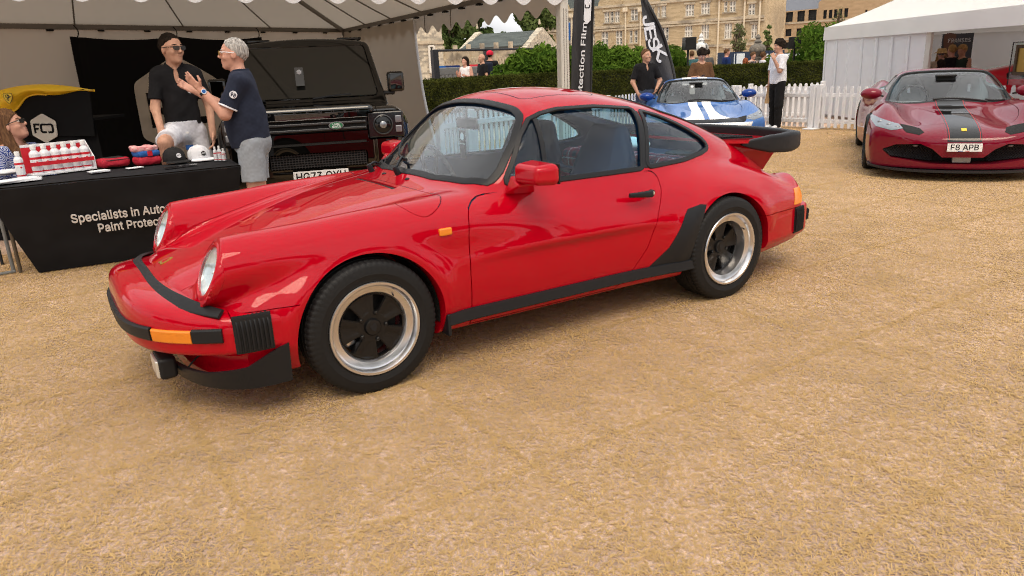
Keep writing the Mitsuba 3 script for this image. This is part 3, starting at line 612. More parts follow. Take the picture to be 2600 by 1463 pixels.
# ---------------------------------------------------------------- buildings
class Facade:
    def __init__(s, x0, r0, x1, r1, key, m):
        a, b = px_range(x0, 165, r0), px_range(x1, 165, r1); s.a = np.array([a[0], a[1], 0]); s.b = np.array([b[0], b[1], 0]); s.u = unit(s.b-s.a); s.n = np.cross(s.u, [0, 0, 1.]); s.L = np.linalg.norm(s.b-s.a)
        if s.n@(CAM-s.a) < 0: s.n = -s.n
        s.M = MB(s.a, s.u, [0, 0, 1.], s.n); s.key, s.m = key, m      # local: x along, y up, z out
    def uv(s, px, py, out=0.):
        d = FWD*FPX+RGT*(px-1300)+UPV*(731.5-py); o = s.a+s.n*out; P = CAM+d*((o-CAM)@s.n)/(d@s.n); return (P-s.a)@s.u, P[2]
    def rect(s, x0, x1, y0, y1):
        p, q, r = s.uv(x0, (y0+y1)/2), s.uv(x1, (y0+y1)/2), s.uv((x0+x1)/2, y0); t = s.uv((x0+x1)/2, y1); return p[0], q[0], t[1], r[1]
    def box(s, name, u0, u1, v0, v1, z0, z1, m, par=None): return part(par or s.key, name, bx(u0, u1, v0, v1, z0, z1), m, M=s.M)
    def wall(s, poly, depth, name='wall', m=None, holes=()):
        P = poly
        for h in holes: P = P.difference(sbox(h[0], h[2], h[1], h[3]))
        part(s.key, name, tf(extr(P, depth), MT(0, 0, -depth)), m or s.m, 20, M=s.M)
    def window(s, R, nx, ny, trim=.16, m='m_frame', hood=True, fw=.10):
        u0, u1, v0, v1 = R; w = part(s.key, 'window', bx(u0, u1, v0, v1, -.32, -.27), 'm_window', M=s.M)
        for i in range(nx+1): x = u0+(u1-u0)*i/nx; s.box('frame', x-fw, x+fw, v0, v1, -.27, -.10, m, w)
        for j in range(ny+1): y = v0+(v1-v0)*j/ny; s.box('frame', u0, u1, y-fw*.9, y+fw*.9, -.26, -.12, m, w)
        gl = 2
        for i in range(nx):
            for g in range(1, gl+1): x = u0+(u1-u0)*(i+g/(gl+1))/nx; s.box('glazing_bar', x-.022, x+.022, v0, v1, -.262, -.225, m, w)
        for g in range(1, 5): y = v0+(v1-v0)*g/5; s.box('glazing_bar', u0, u1, y-.022, y+.022, -.258, -.222, m, w)
        if hood: s.box('sill', u0-trim, u1+trim, v0-trim, v0, -.05, .14, 'm_stonetrim', w); s.box('lintel', u0-trim, u1+trim, v1, v1+trim*1.3, -.05, .12, 'm_stonetrim', w)
man_ = thing('stone_mansion', 'long honey-coloured stone mansion with mullioned windows and gables', 'building'); F = Facade(1379, 108, 1934, 92, man_, 'm_stone')
wins = [(1393, 1417, 43, 71, 2, 2), (1534, 1547, 30, 58, 2, 2), (1549, 1558, 29, 57, 1, 2), (1560, 1573, 28, 57, 2, 2), (1601, 1620, 23, 52, 2, 2), (1650, 1661, 18, 45, 2, 2), (1669, 1675, 16, 45, 1, 2), (1679, 1691, 14, 44, 2, 2), (1740, 1762, 11, 41, 3, 2), (1780, 1802, 7, 36, 3, 2), (1838, 1847, 3, 31, 1, 2), (1852, 1868, 2, 30, 2, 2), (1900, 1917, 9, 38, 2, 2),
    (1390, 1405, 92, 112, 2, 2), (1527, 1544, 80, 116, 2, 2), (1563, 1580, 78, 113, 2, 2), (1598, 1606, 77, 110, 1, 2), (1610, 1619, 76, 109, 1, 2), (1504, 1510, 84, 116, 1, 2), (1678, 1698, 69, 105, 2, 2), (1738, 1758, 65, 94, 3, 2), (1780, 1800, 61, 99, 3, 2), (1839, 1858, 59, 98, 3, 2), (1867, 1879, 61, 94, 1, 2), (1907, 1922, 61, 98, 2, 2), (1504, 1510, 37, 64, 1, 2), (1440, 1462, 42, 70, 2, 2), (1440, 1462, 90, 124, 2, 2), (1838, 1855, 122, 140, 2, 1), (1700, 1722, 122, 142, 2, 1)]
RW_ = [F.rect(*w[:4]) for w in wins]; top = F.uv(1650, 6)[1]; pts = [(0, -3), (F.L, -3), (F.L, top+2.6), (F.uv(1890, 0)[0], top+2.6)]
for gx0, gx1 in ((1705, 1810), (1582, 1672), (1518, 1580), (1395, 1440)):
    a, b = F.uv(gx1, 20)[0], F.uv(gx0, 20)[0]; hgt = (a-b)*.75; pts += [(a, top), (a-.1, top+.5), ((a+b)/2, top+hgt), (b+.1, top+.5), (b, top)]
pts += [(0, top)]
F.wall(Polygon(pts).buffer(0), .8, holes=RW_)
for R, w in zip(RW_, wins): F.window(R, w[4], w[5], fw=.075)
F.wall(sbox(.2, F.L-.2 if False else -2, F.L-.2, top), 9, 'inner_mass', 'm_window') if False else part(man_, 'back_wall', bx(.1, F.L-.1, -2, top, -12, -1.2), 'm_stone', M=F.M)
for y in (38, 128): pass
for (xa, ya), (xb, yb), t_ in (((1379, 79), (1934, 44), .35), ((1379, 87), (1934, 52), .18), ((1379, 28), (1690, 8), .3), ((1379, 140), (1934, 108), .3)):
    va, vb = F.uv(xa, ya)[1], F.uv(xb, yb)[1]; v = (va+vb)/2; F.box('string_course', 0, F.L, v-t_/2, v+t_/2, -.02, .16, 'm_stonetrim')
for x, y0 in ((1590, 30), (1628, 30), (1828, 0), (1893, 0), (1932, 0), (1383, 50), (1453, 45)):
    u, v = F.uv(x, y0); part(man_, 'drainpipe', tube([(u, -1, .22), (u, v, .22)], .11, 8), 'm_pipe', M=F.M); part(man_, 'rainwater_hopper', bx(u-.3, u+.3, v, v+.5, .05, .5), 'm_pipe', M=F.M)
part(man_, 'roof', tf(cat(grid(np.array([[(0, top, -1.), (F.L, top, -1.)], [(0, top+6, -7), (F.L, top+6, -7)]])), grid(np.array([[(0, top+6, -7), (F.L, top+6, -7)], [(0, top, -13), (F.L, top, -13)]]))), F.M), 'm_slate', False)
u0, u1 = F.uv(1598, 116)[0], F.uv(1622, 116)[0]; v = F.uv(1610, 116)[1]; part(man_, 'bay_balcony', bx(u0-.5, u1+.5, v-1.1, v-.1, .0, 1.0), 'm_stone', M=F.M)
# modern brick block on the right
mod = thing('modern_brick_block', 'modern tan brick block with square windows and grey roof', 'building'); F2 = Facade(1937, 118, 2260, 104, mod, 'm_brick')
W2 = [(1966, 1981, 75, 94), (1994, 2009, 74, 92), (2022, 2038, 72, 91), (2051, 2067, 70, 88), (2083, 2094, 67, 87), (2103, 2135, 66, 71), (1953, 1961, 80, 103), (2090, 2099, 26, 48), (2104, 2113, 25, 47), (2117, 2126, 24, 46), (2130, 2138, 23, 46), (2143, 2153, 21, 44), (2196, 2202, 25, 40), (2049, 2062, 105, 120), (1953, 1961, 113, 130), (2098, 2112, 104, 122), (1990, 2003, 108, 124)]
D2 = [(1968, 1985, 33, 57), (1995, 2013, 31, 56), (2024, 2043, 28, 55), (2052, 2073, 25, 52)]
R2 = [F2.rect(*w) for w in W2+D2]; t2 = F2.uv(2000, 32)[1]; g0, g1, gt = F2.uv(2078, 20)[0], F2.uv(2260, 20)[0], F2.uv(2090, 5)[1]
F2.wall(Polygon([(0, -3), (F2.L, -3), (F2.L, gt+4), (g0+6, gt+4), (g0, gt), (g0, t2+.2), (0, t2+.2)]).buffer(0), .8, holes=R2)
for R in R2: F2.window(R, 1, 1, hood=False, m='m_railing', fw=.06)
part(mod, 'back_wall', bx(.1, F2.L-.1, -2, t2, -12, -1.2), 'm_brick', M=F2.M)
for y in (60, 100): v = F2.uv(2000, y)[1]; F2.box('string_course', 0, F2.L, v-.12, v+.12, -.02, .10, 'm_stonetrim')
part(mod, 'roof', tf(grid(np.array([[(0, t2, -.3), (g0, t2, -.3)], [(0, t2+4.5, -6), (g0, t2+4.5, -6)]])), F2.M), 'm_greyroof', False); part(mod, 'roof', tf(grid(np.array([[(g0+2, gt+4, .3), (g0+8, gt+4.2, .3)], [(g0+2, gt+6, -6), (g0+8, gt+6, -6)]])), F2.M), 'm_greyroof', False)
# chapel and flint tower on the left
ch = thing('stone_chapel', 'low stone chapel with a steep weathered slate roof', 'building'); F3 = Facade(1166, 82, 1340, 78, ch, 'm_flint')
ua, ub_, ue, ur = F3.uv(1166, 128)[0], F3.uv(1340, 128)[0], F3.uv(1190, 128)[1], F3.uv(1250, 86)[1]; L3 = ub_-ua; dz = 7.
part(ch, 'wall', bx(ua, ub_, -2, ue, -dz, 0), 'm_flint', M=F3.M)
part(ch, 'roof', tf(cat(thick(np.array([[(ua+.5, ue, .3), (ub_-.5, ue, .3)], [(ua+.5, ur, -dz/2), (ub_-.5, ur, -dz/2)]]), np.array([0, .2, .1])), thick(np.array([[(ua+.5, ur, -dz/2), (ub_-.5, ur, -dz/2)], [(ua+.5, ue, -dz-.3), (ub_-.5, ue, -dz-.3)]]), np.array([0, .2, -.1]))), F3.M), 'm_slate', False)
for x in (ua, ub_-.6):
    gb = part(ch, 'gable', tf(extr(Polygon([(-dz-.4, 0), (.4, 0), (.4, ue), (-dz/2, ur+.45), (-dz-.4, ue)]), .7), MB((x, 0, 0), [0, 0, 1], [0, 1, 0], [1, 0, 0])), 'm_flint', 20, M=F3.M); part(gb, 'finial', tube([(x+.3, ur+.8, -dz/2), (x+.3, ur+1.3, -dz/2)], [.16, .06], 6), 'm_stonetrim', M=F3.M)
ar = thing('stone_arcade', 'pale stone arcade wall with pierced parapet below the chapel', 'wall'); F4 = Facade(1127, 66, 1300, 62, ar, 'm_stonetrim')
v0, v1 = F4.uv(1200, 192)[1]-2, F4.uv(1200, 128)[1]; vs = F4.uv(1200, 150)[1]; W4 = F4.L; arch = []
for k in range(5):
    c = W4*(k+.5)/5; w = W4/5*.36; arch.append(unary_union([sbox(c-w, v0+.5, c+w, vs-w*1.1), Polygon([(c-w, vs-w*1.1), (c+w, vs-w*1.1), (c+w*.6, vs-w*.35), (c, vs), (c-w*.6, vs-w*.35)])]))
part(ar, 'arch_wall', tf(extr(sbox(0, v0, W4, v1).difference(unary_union(arch)), .7), MT(0, 0, -.7)), 'm_stonetrim', 20, M=F4.M); part(ar, 'recess', bx(0, W4, v0, v1-.3, -1.5, -1.2), 'm_urnstone', M=F4.M)
for k in range(6): part(ar, 'buttress', bx(W4*k/5-.10, W4*k/5+.10, v0, v1+.5, -.1, .3), 'm_stonetrim', M=F4.M)
for k in range(24): part(ar, 'tracery', tf(extr(Point(0, 0).buffer(.34, quad_segs=3).difference(Point(0, 0).buffer(.2, quad_segs=3)), .15), MT(W4*(k+.5)/24, v1-.9, 0)), 'm_stonetrim', 20, M=F4.M)
for k in range(10):
    c = W4*(k+.5)/10; part(ar, 'mullion', bx(c-.08, c+.08, v0, vs-.5, -.6, -.45), 'm_stonetrim', M=F4.M)
tw = thing('flint_tower', 'pale flint and stone tower beside the marquee edge', 'building'); F5 = Facade(1060, 58, 1127, 58.6, tw, 'm_flint'); vt = F5.uv(1100, 40)[1]
part(tw, 'wall', bx(0, F5.L, -2, vt, -5, 0), 'm_flint', M=F5.M); w5 = F5.rect(1090, 1103, 117, 185); F5.window((w5[0], w5[1], w5[2], w5[3]), 1, 3, hood=False, fw=.07)
scene[tw+'__window']['to_world'] = T4(MT(*(F5.n*.34))); 
for k in list(scene):
    if k.startswith(tw+'__window__'): scene[k]['to_world'] = T4(MT(*(F5.n*.34)))
v = F5.uv(1100, 112)[1]; F5.box('string_course', -.1, F5.L+.1, v, v+.25, -5, .12, 'm_stonetrim')
# ---------------------------------------------------------------- white marquee on the right
L0, R0 = np.array([12.98, 6.60, 0]), np.array([8.75, .06, 0]); du = unit(R0-L0); bkd = np.array([-du[1], du[0], 0]); bkd = bkd if bkd@(L0-CAM) > 0 else -bkd; EZ = 1.68
wt = thing('white_marquee', 'white marquee with a plain eave band and one open bay', 'marquee'); LW = np.linalg.norm(R0-L0)
tp = lambda px: (lambda d: ((L0-CAM)[0]*d[1]-(L0-CAM)[1]*d[0])/(du[1]*d[0]-du[0]*d[1]))(FWD*FPX+RGT*(px-1300)+UPV*600)
t1, t2_ = tp(2348), tp(2455)
G = wall(L0+[0, 0, 0], L0+du*t1, .08, EZ, 7, amp=.05, n=90); part(wt, 'wall_panel', grid(G), 'm_canvas_white', True)
for k in range(7): q = L0+du*t1*(k+.12)/7-bkd*.03; part(wt, 'wall_fold', tube([q+[0, 0, .1], q+bkd*.01+[0, 0, .9], q+[0, 0, EZ-.05]], .022, 6, flat=.5), 'm_canvas_white', 40)
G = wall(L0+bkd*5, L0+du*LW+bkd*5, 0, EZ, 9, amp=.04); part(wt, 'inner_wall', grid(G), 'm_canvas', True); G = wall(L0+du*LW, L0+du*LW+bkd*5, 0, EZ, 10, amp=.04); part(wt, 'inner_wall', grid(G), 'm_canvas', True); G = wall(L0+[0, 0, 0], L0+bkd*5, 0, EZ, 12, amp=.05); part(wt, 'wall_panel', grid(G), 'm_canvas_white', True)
t = np.linspace(0, 1, 60); ww_ = (meshkit.fbm(np.stack([t*9, 0*t, 0*t], 1), 3)-.5)*.05
G = np.stack([L0+du*(LW*t[:, None])-bkd*(.05+.03*k+ww_[:, None]*k)+np.array([0, 0, 1.])*(EZ+.25-.27*k) for k in np.linspace(0, 1, 6)]); part(wt, 'eave_band', grid(G), 'm_canvas_roof', True)
G = np.stack([L0-du*.05+bkd*(5*t[:, None])+np.array([0, 0, 1.])*(EZ+.25-.27*k) for k in np.linspace(0, 1, 6)]); part(wt, 'eave_band', grid(G), 'm_canvas_roof', True)
pk2 = L0+du*LW*.62+bkd*2.5+[0, 0, 3.9]; c4 = [L0+[0, 0, EZ+.25], L0+du*LW+[0, 0, EZ+.25], L0+du*LW+bkd*5+[0, 0, EZ+.25], L0+bkd*5+[0, 0, EZ+.25]]
for i in range(4): part(wt, 'roof_panel', grid(sag_panel(c4[i], c4[(i+1) % 4], pk2, .18)), 'm_canvas_roof', True)
for tq in (0, t1, LW): q = L0+du*tq+bkd*.06; part(wt, 'post', bx(q[0]-.04, q[0]+.04, q[1]-.04, q[1]+.04, 0, EZ+.1), 'm_post')
# poster and framed picture in the open bay
o = px_range(2386, 150, 15.5); o[2] = 0; po = thing('hanging_poster', 'dark poster headed in serif capitals hanging inside the white marquee', 'poster'); Mq = MB(o, unit(RGT*[1, 1, 0]), [0, 0, 1.], -np.array([FWD[0], FWD[1], 0])/math.hypot(FWD[0], FWD[1]))
part(po, 'sheet', bx(0, .62, .55, 1.66, 0, .02), 'm_postbg', M=Mq); part(po, 'figure', tf(extr(Polygon(smoothpoly([(.05, .6), (.08, 1.1), (.02, 1.62), (.26, 1.64), (.22, 1.4), (.30, .9), (.28, .6)], 5)), .004), MT(0, 0, .021)), 'm_postskin', M=Mq); part(po, 'lettering', tf(text('FRANSES', .075, (.10, 1.49, .028), [1, 0, 0], [0, 1, 0], .002), Mq), 'm_paper', False)
o = px_range(2565, 165, 11.9); Mf = MB((o[0], o[1], 0), du, [0, 0, 1.], -bkd); fr_ = thing('framed_picture', 'framed picture on a glass panel at the right edge of the white marquee', 'picture'); part(fr_, 'panel', bx(0, .7, .8, 1.44, -.02, 0), 'm_lens', M=Mf); part(fr_, 'edge', tube([(0, .8, 0), (0, 1.44, 0), (.7, 1.44, 0)], .008, 6), 'm_trim', M=Mf); part(fr_, 'frame', extr(sbox(.12, .95, .5, 1.40).difference(sbox(.17, 1.0, .45, 1.35)), .03), 'm_bark', M=Mf); part(fr_, 'print', bx(.17, .45, 1.0, 1.35, 0, .012), 'm_gold', M=Mf)
mat('m_postbg', (.05, .055, .075), .5); mat('m_postskin', (.16, .075, .05), .6)
# ---------------------------------------------------------------- red classic coupe: local s (back), y (right of the car), z; near side is y < 0
CARM = MT(-1.136, 0, 0)
_hood = spl([(-1.0, .42), (-.93, .50), (-.86, .545), (-.8, .575), (-.7, .612), (-.5, .675), (-.2, .755), (0, .797), (.2, .83), (.4, .855), (.6, .872), (.9, .88), (1.5, .885), (2.0, .885), (2.3, .87), (2.55, .825), (2.8, .745), (3.0, .655), (3.15, .575), (3.25, .50)])
_wp = spl([(-1, .62), (-.62, .735), (-.3, .768), (0, .782), (.4, .785), (.8, .792), (1.2, .802), (1.6, .822), (1.9, .862), (2.15, .893), (2.35, .897), (2.6, .882), (2.85, .845), (3.05, .800), (3.3, .72)])
_dz = spl([(.05, -.16), (.15, -.075), (.24, -.03), (.34, -.008), (.45, 0), (.56, -.008), (.66, -.030), (.74, -.058), (.80, -.088), (.86, -.125), (.95, -.19), (1.1, -.3)])
_rearfac = spl([(0, 1), (1.3, 1), (1.8, 1.25), (2.3, 1.75), (2.7, 1.7), (3.1, 1.2)])
_roof = spl([(.30, .66), (.45, .79), (.55, .872), (.70, 1.000), (.85, 1.12), (1.0, 1.232), (1.08, 1.272), (1.2, 1.298), (1.35, 1.306), (1.6, 1.292), (1.85, 1.250), (2.1, 1.188), (2.3, 1.122), (2.5, 1.044), (2.7, .955), (2.9, .850), (3.1, .72), (3.2, .63)])
_ridge = spl([(-.75, .762), (-.55, .797), (-.3, .808), (0, .826), (.3, .834), (.6, .83), (.9, .80), (1.3, .74), (1.6, .66)])
_ftr = spl([(-.75, .131), (-.5, .134), (-.2, .138), (.1, .145), (.6, .15), (1.6, .16)])
_fta = spl([(-.75, .572), (-.5, .58), (-.2, .60), (.1, .612), (.6, .62), (1.6, .62)])
_gside = spl([(.3, .60), (.6, .655), (.85, .69), (1.2, .712), (1.6, .715), (1.9, .70), (2.2, .665), (2.5, .60), (2.8, .52), (3.1, .44)])
HLN = unit([-.90, 0, .42])
def nose(a): return -.805+.240*(a/.74)**3.2
def car_low(p):
    s, a, z = p[:, 0], np.abs(p[:, 1]), p[:, 2]
    T = _hood(s)-.055*(a/.6)**2*(1-.5*np.clip((s+.2)/.8, 0, 1))-.085*np.clip((-.30-s)/.35, 0, 1)**1.5*np.clip((a-.25)/.35, 0, 1)**2
    top = (z-T)*.95
    r1, r2 = np.hypot(s, z-.31), np.hypot(s-2.272, z-.31)
    zz = np.clip((z-.22)/.1, 0, 1)
    bump = zz*(.024*np.exp(-((r1-.385)/.06)**2)+.012*np.exp(-((r2-.385)/.06)**2))
    side = a-(_wp(s)+_dz(z)*_rearfac(s)+bump)
    f = smax(top, side, .20)
    tb = np.hypot(a-_fta(s), z-(_ridge(s)-_ftr(s)))-_ftr(s)
    low_t = smax(tb, .42-z, .1)
    nz = smax(f, nose(a)+.30*np.maximum(.46-z, 0)-s, .10)
    hl = (p[:, 0]+.632)*HLN[0]+(z-.662)*HLN[2]          # headlight plane
    tube_f = smax(tb, np.where(True, hl, 0), .012)
    f = smin(nz, tube_f, .085)
    back = s-(3.27-.19*(a/.8)**4-.12*np.clip((z-.52)/.3, 0, 1))
    f = smax(f, back, .09)
    f = smax(f, (.185+.04*np.clip((s-2.6)/.6, 0, 1))-z, .05)
    return f
def car_green(p):
    s, a, z = p[:, 0], np.abs(p[:, 1]), p[:, 2]
    w = 1-np.clip((s-.6)/.55, 0, 1)
    P = _roof(s-a*a*(.34*w+.06)+.10*a*a*np.clip((s-1.7)/.5, 0, 1)*0)
    cr = .10*(a/.55)**2*np.clip((s-.7)/.5, 0, 1)
    top = (z-P+cr)*(.80+.2*np.clip((s-.95)/.3, 0, 1)*(1-np.clip((s-2.2)/.5, 0, 1)*.6))
    side = np.maximum(s-3.14, 0)*2+(a-(_gside(s)-(z-.86)*.36-.12*np.maximum(z-.95, 0)**1.6))*.93
    return smax(top, side, .17)
def car_f(p):
    return smin(car_low(p), smax(smax(car_green(p), .55-p[:, 2], .05), .36-p[:, 0], .02), .075)
def car_iso(level, h): return iso(car_f, (-.92, -.96, .12), (3.36, .96, 1.36), h, level, margin=2.2, newton=4)
def near(poly): return prism(Polygon(poly), 1, -1.2, -.30)
DOORW = [(.79, .858), (.885, .975), (.97, 1.085), (1.05, 1.158), (1.13, 1.183), (1.25, 1.198), (1.5, 1.196), (1.79, 1.166), (1.695, .848)]
QUART = [(1.835, 1.152), (1.97, 1.115), (2.09, 1.064), (2.20, 1.010), (2.285, .958), (2.325, .915), (2.31, .893), (2.24, .878), (2.05, .857), (1.735, .850)]
DOOR = [(.515, .205), (.511, .47), (.519, .66), (.531, .745), (.549, .785), (.580, .809), (.63, .825), (.70, .833), (.76, .836)]+[(1.70, .836), (1.765, .825), (1.790, .79), (1.78, .72), (1.72, .60), (1.64, .42), (1.55, .30), (1.45, .205)]
OUT = car_iso(0., .016)
body_solid = man(OUT)
print('car', len(OUT[0]), body_solid.status(), body_solid.volume())
car = thing('red_sports_coupe', 'glossy red classic coupe with black spoiler and black five-spoke wheels, parked in the foreground', 'car')
cp = lambda name, mesh, m, smooth=30, par=None, label=None: part(par or car, name, mesh, m, smooth, label, M=CARM)
E = lambda mesh: shade(mesh, car_f)
# wheel arches, cabin, windows
cyl = lambda x, z, r, y0, y1: prism(Point(x, z).buffer(r, quad_segs=32), 1, y0, y1)
B = body_solid
for sg in (-1, 1):
    y0, y1 = (-1.1, -.42) if sg < 0 else (.42, 1.1)
    B = B-cyl(0, .305, .357, y0, y1)-cyl(2.272, .30, .352, y0, y1)
inner = man(car_iso(-.032, .03))
cabin = man(bx(.40, 2.62, -.9, .9, .33, 1.4))-man(bx(.3, .75, -.9, .9, .2, .80))-man(bx(2.02, 2.8, -.9, .9, .2, .72))
B = B-(inner ^ cabin)
WS = rnd(np.array([(.565, 0), (.59, -.30), (.655, -.53), (.72, -.640), (.80, -.635), (.93, -.575), (1.03, -.50), (1.045, -.42), (1.03, -.25), (1.022, 0)]+[(1.03, .25), (1.045, .42), (1.03, .50), (.93, .575), (.80, .635), (.72, .64), (.655, .53), (.59, .30)]), .04)
RW = rnd(np.array([(2.02, -.40), (2.0, 0), (2.02, .40), (2.06, .47), (2.35, .46), (2.56, .40), (2.60, .30), (2.63, 0), (2.60, -.30), (2.56, -.40), (2.35, -.46), (2.06, -.47)]), .04)
DW, QW = rnd(DOORW, .018), rnd(QUART, .022)
for sg in (-1, 1):
    a, b = (-1.2, -.30) if sg < 0 else (.30, 1.2)
    B = B-prism(DW, 1, a, b)-prism(QW, 1, a, b)
B = B-prism(WS, 2, .80, 1.5)-prism(RW, 2, .80, 1.5)
# shut lines and recesses
door_poly = Polygon(dense(DOOR, 160))
groove = door_poly.boundary.buffer(.0028).intersection(sbox(0, 0, 3, .833))
for sg in (-1, 1): B = B-prism(groove, 1, *((-1.2, -.66) if sg < 0 else (.66, 1.2)))
HS = np.vstack([curve([(.478, -.575), (.30, -.522), (.05, -.497), (-.34, -.452), (-.63, -.43), (-.78, -.40)], 30)])
hood_line = unary_union([LineString(HS).buffer(.002), LineString(HS*[1, -1]).buffer(.002), LineString(curve([(.478, -.575), (.44, -.3), (.425, 0), (.44, .3), (.478, .575)], 20)).buffer(.0022)])
B = B-prism(hood_line, 2, .42, 1.2)
fl = Polygon(smoothpoly([(.27, -.55), (.37, -.545), (.445, -.565), (.46, -.62), (.41, -.70), (.32, -.735), (.25, -.70), (.225, -.62)], 8))
B = B-prism(fl.boundary.buffer(.0018), 2, .74, 1.2)
B = B-prism(rnd([(1.14, -.36), (1.66, -.36), (1.66, .36), (1.14, .36)], .05).boundary.buffer(.0035), 2, 1.22, 1.5)
B = B-man(bx(.372, .402, -.26, .26, .835, .95))
B = B-prism(LineString([(2.58, .474), (2.66, .472), (3.2, .455)]).buffer(.0022), 1, -1.2, -.72)-prism(LineString([(-.62, .49), (-.33, .50)]).buffer(.002), 1, -1.2, -.70)
B = B-m3.Manifold.sphere(.062, 40).scale([1, .6, 1]).translate([1.592, -.832, .718])
HM = lambda sg: MB((-.632-.012*HLN[0], sg*.574, .662-.012*HLN[2]), [0, 1, 0], np.cross(HLN, [0, 1, 0]), HLN)   # z axis = outward
for sg in (-1, 1): B = B-man(tf(lathe([(0, -.05), (.114, -.05), (.114, .03), (0, .03)], 48), HM(sg)))
seat_cut = prism(DW.union(QW), 1, -1.2, -.3)
door = B ^ prism(door_poly.intersection(sbox(0, 0, 3, .8345)), 1, -1.2, -.62); B = B-prism(door_poly.intersection(sbox(0, 0, 3, .8345)), 1, -1.2, -.62)
hood_poly = Polygon(np.vstack([HS, [[-.80, -.3], [-.83, 0], [-.80, .3]], (HS*[1, -1])[::-1], [[.44, .3], [.425, 0], [.44, -.3]]])).buffer(0)
hoodm = B ^ prism(hood_poly, 2, .45, 1.2); B = B-prism(hood_poly, 2, .45, 1.2)
def split_inner(m):
    v, f = vf(m); i = (np.abs(car_f(v)+.032) < .004)[f].all(1) | ((v[f][..., 2].mean(1) > .3) & (np.abs(v[f][..., 1]).max(1) < .74) & (car_f(v[f].mean(1)) < -.004) & (v[f][..., 0].mean(1) > .40) & (v[f][..., 0].mean(1) < 2.63))
    return (v, f[~i]), (v, f[i])
bo, bi = split_inner(B); do, di = split_inner(door)
cp('body', E(bo), 'm_red'); cp('door', E(do), 'm_red'); cp('bonnet', E(hoodm), 'm_red'); cp('headlining', bi, 'm_cabin', 30); cp('door_card', di, 'm_cabin', 30, par=car+'__door')
# glass and seals
gl = man(car_iso(-.010, .02)); fg = lambda p: car_f(p)
for nm, P, ax in (('windscreen', WS, 2), ('rear_window', RW, 2), ('door_window', DW, 1), ('quarter_window', QW, 1)):
    for sg in ((-1, 1) if ax == 1 else (0,)):
        pr = prism(P.buffer(.004), ax, .80, 1.5) if ax == 2 else prism(P.buffer(.004), 1, *((-1.2, -.3) if sg < 0 else (.3, 1.2)))
        w = cp(nm, sheet(gl ^ pr, car_f, -.010), 'm_wsglass' if nm == 'windscreen' else 'm_glass')
        L = np.array(P.exterior.coords)[:-1]; L = dense(L, 110)
        P3 = ontop(L, car_f, 1.5, .7) if ax == 2 else onside(L, car_f, sg)
        N = on_normal(P3, car_f)
        hw = .021 if nm == 'windscreen' else .014
        # mean filter keeps the seal from kinking at the cut's corners
        cp('window_seal', _strip(P3, N, hw, .007, True), 'm_trim', 40, par=w)
P3 = onside(dense([(1.085, 1.165), (1.04, .853)], 14, False), car_f); k3 = cp('quarterlight_bar', _strip(P3-[0, -.004, 0], on_normal(P3, car_f), .013, .006), 'm_trim')
P3 = onside(dense([(1.79, 1.150), (1.715, .85)], 14, False), car_f); cp('pillar_trim', _strip(P3, on_normal(P3, car_f), .022, .004), 'm_trim')
# bumpers (implicit)
def fb_f(p):
    s, a, z = p[:, 0], np.abs(p[:, 1]), p[:, 2]
    sn = -.962+.372*(a/.76)**3.5+.10*np.maximum(.42-z, 0)
    f = smax(sn-s, z-(.585-.105*(a/.76)**2), .13); f = smax(f, a-(_wp(np.maximum(s, -.62))+.012+.9*np.minimum(s+.60, 0)*0), .05)
    f = smax(f, .325-z, .05); return smax(f, s+.372, .01)
fbm_ = iso(fb_f, (-1.0, -.85, .28), (-.36, .85, .62), .014, margin=2.5)
FBm = man(fbm_)-cyl(0, .305, .357, -1.1, -.42)-cyl(0, .305, .357, .42, 1.1)-prism(LineString([(-.60, .3), (-.60, .6)]).buffer(.002), 1, -1.2, -.6)
bum = cp('front_bumper', shade(FBm, fb_f), 'm_red')
def rb_f(p):
    s, a, z = p[:, 0], np.abs(p[:, 1]), p[:, 2]
    f = smax(s-(3.36-.20*(a/.8)**3), z-.462, .05); f = smax(f, a-(_wp(s)+.002-.25*np.maximum(.30-z, 0)), .05)
    return smax(smax(f, .245+.10*np.clip((s-2.7)/.6, 0, 1)*0-z, .07), 2.60-s, .01)
RBm = man(iso(rb_f, (2.55, -.95, .2), (3.42, .95, .52), .016, margin=2.5))-cyl(2.272, .30, .352, -1.1, -.42)-cyl(2.272, .30, .352, .42, 1.1)
rbum = cp('rear_bumper', shade(RBm, rb_f), 'm_red')
yy = np.linspace(-.725, .725, 60)
front_path = lambda fn, z, ys: bis(fn, np.stack([np.zeros(len(ys)), ys, np.broadcast_to(z, ys.shape)], 1), np.array([1., 0, 0]), -1.2, -.3)
def side_path(fn, ss, z, sg=-1): return onside(np.stack([ss, np.broadcast_to(z, np.shape(ss))], 1), fn, sg)
for y0, y1 in ((-.725, -.652), (-.498, .498), (.652, .725)):
    P3 = front_path(fb_f, .420, np.linspace(y0, y1, 24)); cp('bumper_rubber_strip', _strip(P3, on_normal(P3, fb_f), .030, .015), 'm_rubber', 35, par=bum)
for y0, y1 in ((-.648, -.502), (.502, .648)):
    P3 = front_path(fb_f, .416, np.linspace(y0, y1, 16)); cp('indicator', _strip(P3, on_normal(P3, fb_f), .028, .010), 'm_amber', 35, par=bum, label='amber front indicator')
yy = np.linspace(-.700, .700, 60); P3 = np.stack([nose(np.abs(yy))-.026, yy, (.592-.078*(yy/.74)**2-.020)], 1); N3 = np.stack([-.50+0*yy, .45*np.sign(yy)*(np.abs(yy)/.75)**3, .86+0*yy], 1); N3 /= np.linalg.norm(N3, axis=1, keepdims=True)
cp('bumper_gasket', _strip(P3, N3, np.interp(np.abs(yy), [0, .5, .70], [.040, .036, .022]), .012), 'm_rubber', 35)
